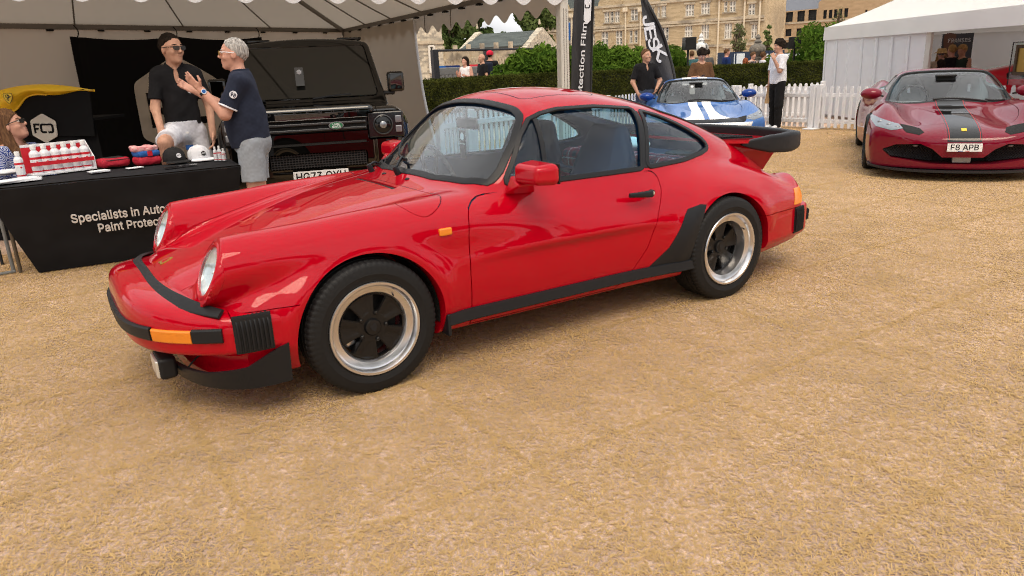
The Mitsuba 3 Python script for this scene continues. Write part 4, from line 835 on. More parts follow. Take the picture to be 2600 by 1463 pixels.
for sg in (-1, 1):
    bel = part(car, 'front_bellows', _strip(side_path(fb_f, np.linspace(-.602, -.452, 6), .415, sg), on_normal(side_path(fb_f, np.linspace(-.602, -.452, 6), .415, sg), fb_f), .082, .008), 'm_rubber', M=CARM)
    for s in np.linspace(-.588, -.466, 8):
        Q = onside(np.stack([np.full(8, s), np.linspace(.342, .488, 8)], 1), fb_f, sg); cp('rib', loft(Q+[0, sg*.010, 0], .0052, .010, up=(0, 1, 0), n=8), 'm_rubber', 50, par=bel)
    bel = part(car, 'rear_bellows', _strip(side_path(rb_f, np.linspace(2.955, 3.085, 6), .375, sg), on_normal(side_path(rb_f, np.linspace(2.955, 3.085, 6), .375, sg), rb_f), .085, .008), 'm_rubber', M=CARM)
    for s in np.linspace(2.967, 3.073, 7):
        Q = onside(np.stack([np.full(8, s), np.linspace(.302, .452, 8)], 1), rb_f, sg); cp('rib', loft(Q+[0, sg*.010, 0], .0052, .010, up=(0, 1, 0), n=8), 'm_rubber', 50, par=bel)
    # chin spoiler
    ss = [(-.395, sg*.765), (-.50, sg*.752), (-.60, sg*.715), (-.70, sg*.62), (-.775, sg*.45), (-.81, sg*.2), (-.815, sg*.0)]
    C = curve(ss, 40); zb = np.interp(np.arange(40), [0, 6, 39], [.165, .160, .172]); zt = np.interp(np.arange(40), [0, 3, 7, 14, 39], [.345, .315, .262, .238, .235])
    G = np.stack([np.stack([C[:, 0]+(.0)*(1-t), C[:, 1], zb*(1-t)+zt*t], 1) for t in np.linspace(0, 1, 5)])
    nn = np.stack([np.gradient(C[:, 1]), -np.gradient(C[:, 0])], 1); nn /= np.linalg.norm(nn, axis=1, keepdims=True); nn *= -sg
    G[..., :2] += (nn*.02)[None]*np.linspace(1, 0, 5)[:, None, None]
    cp('chin_spoiler', thick(G, np.concatenate([-nn*.018, np.zeros((40, 1))], 1)[None].repeat(5, 0)), 'm_trim', 40)
    # headlight
    hl = reg(car+'__headlight'); hm = HM(sg)
    scene[hl] = mk(tf(lathe([(.112, -.02), (.107, -.006), (.107, .012), (.114, .017), (.126, .014), (.134, .004), (.1375, -.010), (.135, -.024), (.12, -.026), (.112, -.02)], 64), CARM@hm), 'm_red', 40)
    part(hl, 'reflector', lathe([(.107, .004), (.092, -.020), (.055, -.042), (.012, -.047), (0, -.047)], 40), 'm_lamp', 60, M=CARM@hm)
    part(hl, 'bulb', ell((0, 0, -.025), (.012, .012, .02), 2), 'm_lamp', M=CARM@hm)
    part(hl, 'lens', lathe([(.108, .006), (.097, .015), (.073, .025), (.042, .031), (.012, .033), (.001, .033)], 40), 'm_lens', 60, M=CARM@hm)
    for q in np.linspace(-.082, .082, 9):
        part(hl, 'lens_flute', tube([(q, y, .031-.0030*(q*q+y*y)/.0013*.6) for y in np.linspace(-1, 1, 9)*math.sqrt(.097**2-q*q)*.93], .0020, 5), 'm_lens', 60, M=CARM@hm)
cp('air_dam_backing', thick(np.stack([np.stack([[nose(abs(y))+.05, y, z] for y in np.linspace(-.70, .70, 30)]) for z in (.17, .35)]), np.array([.03, 0, 0])), 'm_red', 40)
for sg in (-.375, .375):
    fk = cp('fog_lamp', rbox(-.875, -.80, sg-.082, sg+.082, .185, .285, .018), 'm_rubber', 40)
    cp('lens', rbox(-.884, -.866, sg-.072, sg+.072, .195, .275, .008), 'm_lamp', 40, par=fk)
cp('fog_wire', tube(curve([(-.80, -.42, .24), (-.77, -.47, .22), (-.74, -.48, .25), (-.70, -.47, .27)], 12), .004, 6), 'm_trim')
# side: sill moulding, sill, stone guard, marker lamp, handle, mirror
P3 = side_path(car_f, np.linspace(.372, 1.985, 60), .268); cp('sill_moulding', _strip(P3+[0, -.004, 0], np.broadcast_to([0, -1., .12], P3.shape)/1.0072, .031, .022), 'm_trim', 35)
cp('sill_moulding_cap', rbox(.362, .380, -.80, -.70, .19, .30, .006), 'm_trim')
GP = Polygon([(1.66, .296), (1.945, .296), (1.968, .40), (1.998, .49), (2.058, .612), (2.022, .620), (1.928, .602), (1.898, .565), (1.856, .49), (1.79, .395)])
gm = man(car_iso(.004, .02)) ^ prism(GP.buffer(.012).buffer(-.012), 1, -1.2, -.5)
cp('stone_guard', shade(gm, car_f, .004), 'm_trim')
mk1 = onside([(.395, .700)], car_f)[0]; sm = cp('side_marker', rbox(.362, .428, mk1[1]-.012, mk1[1]+.02, .683, .717, .006), 'm_amber', 40, label='amber side marker lamp')
hd = cp('door_handle', loft(curve([(1.500, -.828, .733), (1.56, -.838, .730), (1.62, -.840, .727), (1.655, -.838, .726)], 20), np.linspace(.009, .013, 20), np.linspace(.012, .020, 20), n=14), 'm_trim', 60)
cp('lock', tf(lathe([(0, 0), (.019, 0), (.017, .018), (0, .02)], 20), MB((1.668, -.815, .726), [1, 0, 0], [0, 0, 1], [0, -1, 0])), 'm_trim', 40, par=hd)
cp('lock_button', tf(lathe([(0, 0), (.011, 0), (.009, .006), (0, .007)], 16), MB((1.668, -.834, .726), [1, 0, 0], [0, 0, 1], [0, -1, 0])), 'm_chrome', 40, par=hd)
for sg in (-1, 1):
    fx_ = .05 if sg > 0 else 0.; mm = m3.Manifold.batch_hull([m3.Manifold.sphere(.032, 48).translate([s+fx_, (y+fx_*.8)*-sg, z]) for s, y, z in [(.82, -.80, .912), (.82, -.940, .914), (.82, -.80, .946), (.82, -.938, .944), (.885, -.80, .910), (.885, -.962, .912), (.885, -.80, .953), (.885, -.960, .950)]])
    mr = cp('door_mirror', vf(mm), 'm_red', 40)
    cp('mirror_glass', rbox(.912, .922, min(-sg*-.79, -sg*-.98), max(-sg*-.79, -sg*-.98), .882, .980, .004), 'm_trim', par=mr)
    ft = m3.Manifold.batch_hull([m3.Manifold.sphere(.012, 16).translate([s, y*-sg, z]) for s, y, z in [(.79, -.715, .83), (.93, -.73, .825), (.80, -.75, .90), (.885, -.76, .90), (.80, -.80, .87), (.88, -.80, .87)]])
    cp('foot', vf(ft), 'm_red', 40, par=mr)
    # tail lamp
    tl = man(car_iso(.003, .02)) ^ prism(Polygon([(2.945, .487), (2.985, .578), (3.30, .570), (3.30, .478)]).buffer(.004), 1, *((-1.2, -.45) if sg < 0 else (.45, 1.2)))
    cp('tail_lamp', shade(tl, car_f, .003), 'm_amber', label='amber wraparound tail lamp')
P3 = bis(rb_f, np.stack([np.zeros(40), np.linspace(-.74, .74, 40), np.full(40, .375)], 1), np.array([1., 0, 0]), 3.6, 2.8); cp('rear_rubber_strip', _strip(P3, on_normal(P3, rb_f), .04, .02), 'm_rubber', 35)
cp('exhaust', tf(lathe([(.026, 0), (.030, 0), (.030, .2), (.026, .2), (.026, 0)], 24), MB((3.06, -.52, .225), [0, 1, 0], [0, 0, 1], [1, 0, 0])), 'm_chrome', 40)
# bonnet crest, vent, washer jets, wipers
sh = Polygon(smoothpoly([(-.026, .030), (0, .026), (.026, .030), (.025, -.005), (0, -.036), (-.025, -.005)], 6))
cz = ontop([(-.713, 0.)], car_f)[0]; cn = on_normal(cz[None], car_f)[0]
cr = cp('crest', tf(extr(sh, .004, .0015), MB(cz, [0, 1, 0], np.cross(cn, [0, 1, 0]), cn)), 'm_gold', par=car+'__bonnet')
cp('crest_field', tf(extr(sh.buffer(-.011), .005), MB(cz, [0, 1, 0], np.cross(cn, [0, 1, 0]), cn)), 'm_red', par=car+'__bonnet')
cp('air_intake', bx(.374, .400, -.258, .258, .836, .845), 'm_dark')

for y in (-.15, .15):
    q = ontop([(.515, y)], car_f)[0]; cp('washer_jet', ell(q, (.014, .014, .009), 2), 'm_trim')
for y, tip in ((.0, .115), (.372, .30)):
    q = ontop([(.535, y)], car_f)[0]
    wp_ = cp('wiper', tf(lathe([(0, -.01), (.017, -.01), (.017, .03), (.011, .05), (0, .052)], 20), MT(*q)@MR('y', -25)), 'm_trim', 40)
    a1 = ontop([(.63, y+.14)], car_f)[0]+[0, 0, .02]
    cp('arm', loft(curve([q+[-.01, 0, .04], (q+a1)/2+[0, 0, .03], a1], 10), .006, .008), 'm_trim', 40, par=wp_)
    bl = ontop([(.60+.16*t*t+.02, y+.06+t*.36) for t in np.linspace(0, 1, 12)], car_f)+[0, 0, .014]
    cp('blade', loft(bl, .005, .010), 'm_rubber', 40, par=wp_)
# spoiler
pth = np.array([(2.79, -.50, .870), (2.90, -.545, .862), (3.05, -.575, .855), (3.20, -.575, .856), (3.295, -.545, .863), (3.335, -.45, .872), (3.352, -.25, .880), (3.36, 0, .883)])
pth = curve(np.vstack([pth, (pth*[1, -1, 1])[:-1][::-1]]), 90)
u = np.abs(np.linspace(-1, 1, 90)); hh = np.interp(u, [0, .45, .62, .80, .93, 1], [.042, .046, .068, .058, .032, .012]); ww = np.interp(u, [0, .5, .66, .8, 1], [.034, .036, .034, .026, .014])
sp = cp('spoiler', loft(pth, ww, hh, n=24, e=.45), 'm_trim', 40, label='black whale-tail spoiler rim')
lid = Polygon([(2.62, -.46), (2.80, -.53), (3.05, -.56), (3.28, -.53), (3.33, -.3), (3.34, 0), (3.33, .3), (3.28, .53), (3.05, .56), (2.80, .53), (2.62, .46)])
LM = MT(0, 0, .888)@MR('y', 2.5)@MT(0, 0, 0); zl = MT(2.62, 0, .905)@MR('y', 3.4)@MT(-2.62, 0, -.02)
cp('lid', tf(extr(lid, .02), zl), 'm_red', par=sp)
gr = cp('grille', tf(extr(rnd([(2.66, -.36), (3.06, -.40), (3.06, .40), (2.66, .36)], .03), .006), zl@MT(0, 0, .018)), 'm_dark', par=sp)
for i in range(16): cp('grille_slat', tf(bx(2.675+i*.025, 2.681+i*.025, -.375, .375, .024, .034), zl), 'm_trim', par=sp)
for i in range(11): cp('grille_slat', tf(bx(2.67, 3.055, -.36+i*.072, -.354+i*.072, .024, .032), zl), 'm_trim', par=sp)
cp('pedestal', vf(m3.Manifold.batch_hull([m3.Manifold.sphere(.03, 20).translate(q) for q in [(2.66, -.40, .86), (3.20, -.46, .845), (2.70, .40, .86), (3.20, .46, .845), (3.06, -.40, .62), (3.06, .40, .62), (2.7, -.40, .78), (2.7, .40, .78)]])), 'm_red', 40, par=sp)
# wheels
def tyre(w, R=.3165, rim=.207):
    h = w/2; half = [(rim, .86*h-.012), (rim+.004, .88*h), (rim+.03, .97*h), (R-.055, h), (R-.025, .965*h), (R-.010, .90*h), (R-.004, .82*h)]
    gv = [.62*h, .22*h]; tr = []
    for g in gv: tr += [(R, g+.006), (R-.007, g+.004), (R-.007, g-.004), (R, g-.006)]
    up = half[:1]+[(rim+.016, .925*h), (rim+.018, .945*h), (rim+.021, .945*h), (rim+.023, .94*h)]+half[2:3]+[(R-.062, 1.0*h), (R-.060, 1.012*h), (R-.057, 1.012*h), (R-.055, h)]+half[4:]+tr
    v, f = lathe(up+[(r, -z) for r, z in up[::-1]], 288); r = np.hypot(v[:, 0], v[:, 1]); k = np.arange(len(v)) % 288; m = (k % 4 == 0) & (r > R-.028) & (np.abs(v[:, 2]) > .55*h); v[m, :2] *= ((r[m]-.0045)/r[m])[:, None]; return v, f
def fuchs(depth):
    """black five-spoke centre, z = outward, at -depth from the lip"""
    disc = Point(0, 0).buffer(.158, quad_segs=40); holes = []
    for k in range(5):
        a = 2*math.pi*k/5+math.pi/2+math.pi/5; c = np.array([math.cos(a), math.sin(a)]); n = np.array([-c[1], c[0]])
        holes.append(unary_union([Point(*(c*.088)).buffer(.013), Point(*(c*.143+n*.020)).buffer(.009), Point(*(c*.143-n*.020)).buffer(.009)]).convex_hull)
    P = disc.difference(unary_union(holes)).buffer(.006).buffer(-.006); z0 = -depth-.03
    m = man(tf(trimesh.creation.extrude_polygon(P.buffer(-.004), .034, engine='earcut'), MT(0, 0, z0)))+man(tf(trimesh.creation.extrude_polygon(P, .028, engine='earcut'), MT(0, 0, z0)))
    for k in range(5):
        a = 2*math.pi*k/5+math.pi/2; c = np.array([math.cos(a), math.sin(a)]); n = np.array([-c[1], c[0]])
        q = [c*.074+n*.011, c*.074-n*.011, c*.141-n*.033, c*.149-n*.017, c*.149+n*.017, c*.141+n*.033]
        lo, hi = Polygon(q).buffer(-.003), Polygon(q).buffer(.004)
        m = m-m3.Manifold.hull_points(np.array([(x, y, z0+.0305) for x, y in lo.exterior.coords]+[(x, y, z0+.0345) for x, y in hi.exterior.coords]))
    return vf(m)
for nm, s, yo, w, dpt in (('front', 0, .790, .205, .052), ('rear', 2.272, .885, .225, .095)):
    for sg in (-1, 1):
        WM = CARM@MB((s, sg*yo, .312), [1, 0, 0] if sg < 0 else [-1, 0, 0], [0, 0, 1], [0, sg, 0])@MR('z', 17 if nm == 'front' else 0)
        wk = reg(car+'__wheel'); lip = -.010
        scene[wk] = mk(tf(lathe([(.200, lip-.004), (.219, lip-.002), (.222, lip+.004), (.219, lip+.009), (.208, lip+.008), (.2, lip-.004), (.196, lip-.016), (.189, lip-.020), (.168, lip-.026), (.160, -dpt+.004), (.157, -dpt-.01), (.157, -dpt-.05), (.17, -w+.03), (.205, -w+.02), (.2, lip-.02)], 96), WM), 'm_alu', 40)
        part(wk, 'tyre', tyre(w), 'm_tyre', 32, M=WM@MT(0, 0, -w/2-.002))
        part(wk, 'spokes', fuchs(dpt), 'm_fuchs', 30, M=WM)
        part(wk, 'hub_cap', lathe([(.040, -dpt-.02), (.040, -dpt+.012), (.035, -dpt+.019), (.012, -dpt+.021), (0, -dpt+.021)], 40), 'm_fuchs', 40, M=WM)
        part(wk, 'cap_crest', extr(sh, .002), 'm_trim', M=WM@MT(0, 0, -dpt+.0205)@MS(.55, .55, 1))
        part(wk, 'brake_disc', lathe([(0, -dpt-.075), (.145, -dpt-.075), (.145, -dpt-.06), (.05, -dpt-.06), (0, -dpt-.06)], 40), 'm_dark', 40, M=WM)
        part(wk, 'brake_caliper', rbox(-.14, -.085, -.055, .055, -dpt-.06, -dpt-.038, .01), 'm_alu', 40, M=WM)
        for k in range(5):
            a = 2*math.pi*k/5+math.pi/2+math.pi/5
            part(wk, 'lug_nut', lathe([(.0105, -dpt-.01), (.0105, -dpt+.012), (.006, -dpt+.017), (0, -dpt+.017)], 6), 'm_fuchs', 20, M=WM@MT(.066*math.cos(a), .066*math.sin(a), 0))
        part(wk, 'valve', tube([(.178, .0, -.05), (.172, 0, -.02)], .0035, 6), 'm_trim', M=WM@MR('z', 35))
        th = np.radians(np.linspace(-8, 188, 40)); LR = np.stack([np.stack([.351*np.cos(th), .351*np.sin(th), 0*th+q], 1) for q in (-.40, -.05)]); LR = np.concatenate([np.stack([.02*np.cos(th), .02*np.sin(th), 0*th-.40], 1)[None], LR])
        cp('arch_liner', tf(thick(LR, np.array([0, 0, .004])), MB((s, sg*yo, .303), [1, 0, 0], [0, 0, 1], [0, sg, 0])), 'm_dark', 40)
# cabin
cp('cabin_floor', bx(.45, 2.6, -.68, .68, .30, .335), 'm_cabin')
cp('dashboard', rbox(.60, .86, -.62, .62, .62, .825, .05), 'm_cabin', 40)
def seat(y):
    h = lambda pts, r: vf(m3.Manifold.batch_hull([m3.Manifold.sphere(r, 20).translate(q) for q in pts]))
    st = cp('seat', h([(1.10, y-.2, .50), (1.10, y+.2, .50), (1.55, y-.2, .44), (1.55, y+.2, .44)], .07), 'm_cabin', 40)
    cp('backrest', h([(1.56, y-.2, .52), (1.56, y+.2, .52), (1.73, y-.19, .86), (1.73, y+.19, .86), (1.76, y-.10, 1.02), (1.76, y+.10, 1.02)], .055), 'm_cabin', 40, par=st)
    cp('seat_insert', h([(1.515, y-.12, .56), (1.515, y+.12, .56), (1.675, y-.12, .86), (1.675, y+.12, .86)], .02), 'm_tartan', 40, par=st)
seat(-.36); seat(.36)
cp('rear_seat', rbox(2.08, 2.30, -.56, .56, .70, .845, .05), 'm_tartan', 40)
cp('rear_shelf', bx(2.28, 2.54, -.55, .55, .80, .83), 'm_cabin')
for y in (-.34, .34): cp('shelf_speaker', ell((2.40, y, .838), (.09, .12, .018), 3), 'm_trim')
swm = MB((.98, .36, .80), [0, 1, 0], unit([-.35, 0, .94]), unit([.94, 0, .35]))
a = np.linspace(0, 2*np.pi, 41)[:-1]; sw = cp('steering_wheel', tf(tube(np.stack([.185*np.cos(a), .185*np.sin(a), 0*a], 1), .014, 8, True), swm), 'm_trim', 60)
for k in (0, 2, 3, 5): cp('spoke', tf(tube([(0, 0, -.03), (.18*math.cos(k*math.pi/3-.5*0), .18*math.sin(k*math.pi/3), 0)], .012, 6), swm), 'm_trim', par=sw)
mr = cp('rear_view_mirror', rbox(.98, 1.005, -.11, .11, 1.09, 1.155, .012), 'm_black', 40); cp('stem', tube([(.99, 0, 1.15), (.995, 0, 1.215)], .008, 8), 'm_black', par=mr)
tg = cp('hang_tag', bx(.955, .958, -.035, .035, .925, 1.085), 'm_black')
TG = lambda s, h, z, dp=.001: cp('tag_print', text(s, h, (.9549, 0, z), [0, -1, 0], [0, 0, 1], dp, center=True), 'm_white', par=tg)
hexa = lambda r, k=6: Polygon([(r*math.cos(math.pi/2+2*math.pi*i/k), r*math.sin(math.pi/2+2*math.pi*i/k)) for i in range(k)]).buffer(-r*.15).buffer(r*.15)
cp('tag_logo', tf(extr(hexa(.024), .001), MB((.9549, 0, 1.05), [0, -1, 0], [0, 0, 1], [-1, 0, 0])), 'm_white', par=tg)
TG('DO NOT WASH', .0065, 1.005)
cp('shelf_cloth', tf(ell((0, 0, 0), (.12, .17, .05), 3), MT(2.36, .12, .87)), 'm_white', par=car+'__rear_shelf')
# ---------------------------------------------------------------- dark off-roader inside the tent: local s back from the bumper, y right, z up
paint('m_suvblack', (.008, .008, .0075), 1.7); paint('m_darkglass', (.055, .057, .050), 1.8); mat('m_suvgrille', (.07, .073, .078), .35, metallic=.6); mat('m_headlamp', (.30, .32, .35), .22, metallic=.6); mat('m_badge', (.03, .16, .08), .3)
def rb(p, lo, hi, r):
    lo, hi = np.asarray(lo), np.asarray(hi); q = np.abs(p-(lo+hi)/2)-((hi-lo)/2-r); return np.linalg.norm(np.maximum(q, 0), axis=1)+np.minimum(q.max(1), 0)-r
def suv_f(p):
    q = p.copy(); q[:, 1] = np.abs(q[:, 1]); s, a, z = q.T
    f = rb(q, (.10, -.95, .42), (4.3, .93, 1.19), .14)
    f = smin(f, rb(q, (.055, -.62, .62), (1.6, .60, 1.225+0), .05), .04)
    fl = smin(rb(q, (.20, .5, .70), (1.32, .985, 1.12), .15), rb(q, (3.0, .5, .70), (4.1, .985, 1.15), .10), .02); f = smin(f, fl, .10)
    w = .90-(z-1.2)*.20; cab = smax(smax(a-w, z-(1.955-.06*(a/.8)**2), .10), smax((1.38+(z-1.22)*.62+.06*a*a-s)*.85, s-4.27, .05), .06); cab = smax(cab, 1.0-z, .02)
    return smin(f, cab, .03)
suv = thing('black_off_roader', 'glossy black off-roader parked inside the cream marquee', 'car')
Sd = unit([.31, .95, 0]); SM = MB((.02, 3.12, 0), Sd, np.cross([0, 0, 1.], Sd), [0, 0, 1.])@MS(.925)
sp_ = lambda n, mesh, m, smooth=30, par=None, label=None: part(par or suv, n, mesh, m, smooth, label, M=SM)
SO = iso(suv_f, (-.02, -1.05, .36), (4.4, 1.05, 2.02), .026, margin=2.2, newton=4); SB = man(SO)
WSS = rnd([(-.80, 1.265), (.80, 1.265), (.70, 1.865), (-.70, 1.865)], .05)
for s in (.80, 3.55):
    for sg in (-1, 1): SB = SB-prism(Point(s, .42).buffer(.44), 1, *((-1.2, -.6) if sg < 0 else (.6, 1.2)))
SB = SB-prism(WSS.boundary.buffer(.006), 0, 1.0, 2.3)-prism(LineString([(.60, .6), (.60, 1.4)]).buffer(.003), 0, -1, .3)-man(bx(-.1, 1.36, -.64, -.634, 1.1, 1.4))-man(bx(-.1, 1.36, .634, .64, 1.1, 1.4))
Lh = [(sg*.72, .96) for sg in (-1, 1)]
for y, z in Lh: SB = SB-man(rbox(-.1, .20, y-.20, y+.20, z-.10, z+.19, .03))
SB = SB-man(rbox(-.1, .12, -.50, .50, .60, .765, .03))-man(bx(-.1, .085, -.52, .52, .84, .87))-man(rbox(-.1, .11, -.53, .53, .96, 1.10, .02))
sp_('body', shade(SB, suv_f, tol=1.5e-3), 'm_suvblack'); gs = man(iso(suv_f, (1.2, -1, 1.15), (2.2, 1, 2.0), .025, .004)) ^ prism(WSS.buffer(-.012), 0, 1.2, 2.2)
ws_ = sp_('windscreen', shade(gs, suv_f, .004, tol=1.5e-3), 'm_darkglass')
for sg in (-1, 1):
    SW = rnd([(1.62, 1.30), (2.0, 1.80), (3.05, 1.82), (3.05, 1.30)], .05); g2 = man(iso(suv_f, (1.4, -1.1, 1.2), (3.2, 1.1, 2.0), .03, .003)) ^ prism(SW, 1, *((-1.2, -.3) if sg < 0 else (.3, 1.2))); sp_('side_window', shade(g2, suv_f, .003, tol=1.5e-3), 'm_darkglass')
    # mirrors
    mk_ = sp_('door_mirror', vf(m3.Manifold.batch_hull([m3.Manifold.sphere(.035, 20).translate([s, sg*y, z]) for s in (1.55, 1.64) for y in (.97, 1.10) for z in (1.33, 1.50)])), 'm_suvblack', 40); sp_('arm', rbox(1.56, 1.64, min(sg*.86, sg*1.02), max(sg*.86, sg*1.02), 1.26, 1.31, .02), 'm_black', par=mk_)
    y = sg*.72
    hl = sp_('headlight', rbox(.11, .15, y-.19, y+.19, .87, 1.14, .02), 'm_blackgloss'); z0 = 1.005; RM = MB((.105, y-sg*.03, z0), [0, -1, 0], [0, 0, 1], [-1, 0, 0])
    part(hl, 'lamp_ring', tf(lathe([(.098, .0), (.104, .014), (.096, .019), (.090, .012), (.088, 0)], 40), RM), 'm_suvgrille', 40, M=SM); part(hl, 'lens', tf(lathe([(.088, .004), (.06, .016), (.03, .022), (.0, .024)], 32), RM), 'm_lampglass', 50, M=SM); part(hl, 'projector', tf(lathe([(.03, .02), (.036, .026), (.02, .034), (0, .036)], 20), RM), 'm_headlamp', 50, M=SM)
    part(hl, 'drl_block', rbox(.09, .115, min(y+sg*.10, y+sg*.165), max(y+sg*.10, y+sg*.165), 1.02, 1.09, .008), 'm_headlamp', M=SM); part(hl, 'drl_block', rbox(.09, .115, min(y+sg*.10, y+sg*.165), max(y+sg*.10, y+sg*.165), .92, .99, .008), 'm_headlamp', M=SM)
    sp_('roof_track', rbox(2.0, 3.9, min(sg*.66, sg*.70), max(sg*.66, sg*.70), 1.93, 1.965, .01), 'm_black'); sp_('roof_step', rbox(1.95, 2.15, min(sg*.40, sg*.66), max(sg*.40, sg*.66), 1.93, 1.962, .01), 'm_suvblack')
    for s in (.80, 3.55):
        WMs = MB((s, sg*.93, .42), [1, 0, 0] if sg < 0 else [-1, 0, 0], [0, 0, 1], [0, sg, 0]); wk = sp_('wheel', tf(lathe([(.0, -.03), (.08, -.02), (.25, -.06), (.27, -.01), (.26, -.2), (0, -.2)], 40), WMs), 'm_blackgloss'); sp_('tyre', tf(lathe([(.26, -.01), (.30, 0), (.37, -.01), (.395, -.04), (.395, -.22), (.26, -.24)], 48), WMs), 'm_tyre', par=wk)
bars = sp_('grille', rbox(.075, .10, -.52, .52, .965, 1.095, .01), 'm_dark')
for z in (.995, 1.055): sp_('grille_bar', rbox(.045, .085, -.51, .47, z-.012, z+.012, .006), 'm_suvgrille', par=bars)
for z in (.995,): sp_('grille_trim', rbox(.04, .06, -.53, .53, 1.095, 1.105, .004), 'm_blackgloss', par=bars)
bm = MB((.035, -.205, 1.03), [0, -1, 0], [0, 0, 1], [-1, 0, 0]); bg = sp_('badge', tf(extr(affinity.scale(Point(0, 0).buffer(.075, quad_segs=12), 1, .52), .012, .003), bm), 'm_headlamp'); sp_('badge_field', tf(extr(affinity.scale(Point(0, 0).buffer(.066, quad_segs=12), 1, .50), .014), bm), 'm_badge', par=bg)
for s_, z in (('LAND', .004), ('ROVER', -.022)): sp_('badge_lettering', tf(text(s_, .019, (0, z, .0142), [1, 0, 0], [0, 1, 0], .001, True, True), bm), 'm_paper', False, par=bg)
for i, c in enumerate('DEFENDER'): sp_('bonnet_letter', tf(text(c, .036, (0, 0, 0), [1, 0, 0], [0, 1, 0], .006, True, True), MB((.045, .44-i*.125, 1.150), [0, -1, 0], [0, 0, 1], [-1, 0, 0])), 'm_suvgrille', False)
sp_('bumper_slot', bx(.06, .088, -.5, .5, .842, .868), 'm_dark'); gm_ = sp_('mesh_grille', rbox(.10, .13, -.49, .49, .605, .76, .02), 'm_dark')
for i in range(33): sp_('mesh_wire', bx(.086, .094, -.483+i*.0302-.0025, -.483+i*.0302+.0025, .61, .757), 'm_suvgrille', par=gm_)
for i in range(6): sp_('mesh_wire', bx(.086, .094, -.485, .485, .622+i*.0245-.0025, .622+i*.0245+.0025), 'm_suvgrille', par=gm_)
def plate(par, M, txt, w, h, strip=False):
    pl = part(par, 'number_plate', extr(sbox(-w/2, -h/2, w/2, h/2).buffer(-.006).buffer(.006), .008), 'm_whiteplate', M=M); t = meshkit.text_mesh(txt, h*.66, .001, True); v = np.array(t.vertices); sc = min(1, .90*w/(v[:, 0].max()-v[:, 0].min())); v[:, 0] = (v[:, 0]-(v[:, 0].max()+v[:, 0].min())/2)*sc; v[:, 1] -= h*.30; v[:, 2] += .008
    for w_ in words((v, np.array(t.faces)), h*.22): part(pl, 'lettering', w_, 'm_black', False, M=M)
    if strip: part(pl, 'maker_strip', bx(-.06, -.015, -h*.47, -h*.40, .008, .0095), 'm_towelblue', M=M); part(pl, 'maker_strip', bx(.01, .05, -h*.47, -h*.40, .008, .0095), 'm_redprint', M=M)
plate(suv, SM@MB((.05, 0, .525), [0, -1, 0], [0, 0, 1], [-1, 0, 0]), 'HG73 OYH', .56, .12)
for y, t in ((-.02, .45), (.52, -.3)):
    wp_ = sp_('wiper', loft(curve([(1.40, y, 1.262), (1.425, y-t*.5, 1.285), (1.44, y-t, 1.295)], 10), .010, .012), 'm_black', 40)
tgs = sp_('hang_tag', tf(bx(-.05, .05, -.12, .12, 0, .003), MB((1.50, .10, 1.52), [0, -1, 0], unit([.55, 0, 1]), unit([-1, 0, .55]))), 'm_railgrey'); sp_('tag_logo', tf(extr(hexlogo(.032, 0, .06), .005), MB((1.497, .10, 1.52), [0, -1, 0], unit([.55, 0, 1]), unit([-1, 0, .55]))), 'm_paper', par=tgs)
# ---------------------------------------------------------------- mid-engined sports cars: local s back from the nose
_sh = spl([(-.2, .42), (0, .47), (.1, .53), (.3, .595), (.6, .65), (1.0, .70), (1.5, .755), (1.9, .81), (2.6, .89), (3.2, .93), (3.8, .93), (4.3, .90), (4.6, .86)])
_sw = spl([(-.1, .90), (.4, .93), (.9, .975), (1.3, .965), (1.9, .90), (2.5, .91), (3.1, .965), (3.7, .985), (4.2, .95), (4.6, .9)])
_sd = spl([(.05, -.06), (.2, -.02), (.4, 0), (.6, -.02), (.72, -.06), (.85, -.15), (1, -.3)])
_sr = spl([(1.0, .56), (1.3, .70), (1.55, .815), (1.85, .975), (2.1, 1.09), (2.35, 1.165), (2.6, 1.172), (2.9, 1.13), (3.3, 1.05), (3.8, .96), (4.3, .88)])
def sc_f(p):
    s, a, z = p[:, 0], np.abs(p[:, 1]), p[:, 2]
    T = _sh(s)-.04*(a/.9)**2; fe = np.exp(-((s-1.0)/.62)**2); fr = np.exp(-((s-3.55)/.6)**2)
    T = T+(.125*fe+.13*fr)*np.exp(-((a-.74)/.17)**2)-.05*np.exp(-((a-.42)/.16)**2)*np.exp(-((s-.75)/.5)**2)
    f = smax((z-T)*.9, a-(_sw(s)+_sd(z)), .12)
    f = smax(f, (.38*(a/.95)**2.4+.22*np.maximum(z-.50, 0)+.10*np.maximum(.30-z, 0)-s), .09); f = smax(f, s-(4.55-.35*(a/.95)**3), .1); f = smax(f, .13-z, .04)
    g = smax((z-_sr(s-.42*a*a*(1-np.clip((s-1.5)/.9, 0, 1)))+.13*a*a)*.8, (a-(.735-(z-.82)*.62-.14*np.clip((s-2.7)/1.5, 0, 1)))*.85, .12); g = smax(g, .6-z, .02); g = smax(g, 1.05-s, .02)
    return smin(f, g, .05)
SCO = iso(sc_f, (-.08, -1.05, .08), (4.65, 1.05, 1.24), .024, margin=2.4, newton=4); SCI = man(iso(sc_f, (1.2, -1, .3), (3.3, 1, 1.2), .04, -.03, margin=2.4)) ^ man(bx(1.45, 3.1, -.9, .9, .35, 1.3))
SWS = rnd(np.array([(1.50, 0), (1.54, -.35), (1.66, -.66), (1.78, -.70), (2.05, -.63), (2.28, -.53), (2.31, -.45), (2.27, 0), (2.31, .45), (2.28, .53), (2.05, .63), (1.78, .70), (1.66, .66), (1.54, .35)]), .03)
SSW = rnd([(1.86, .885), (2.12, 1.02), (2.40, 1.10), (2.72, 1.085), (2.98, .985), (2.95, .90)], .02)
SCB = man(SCO)-SCI
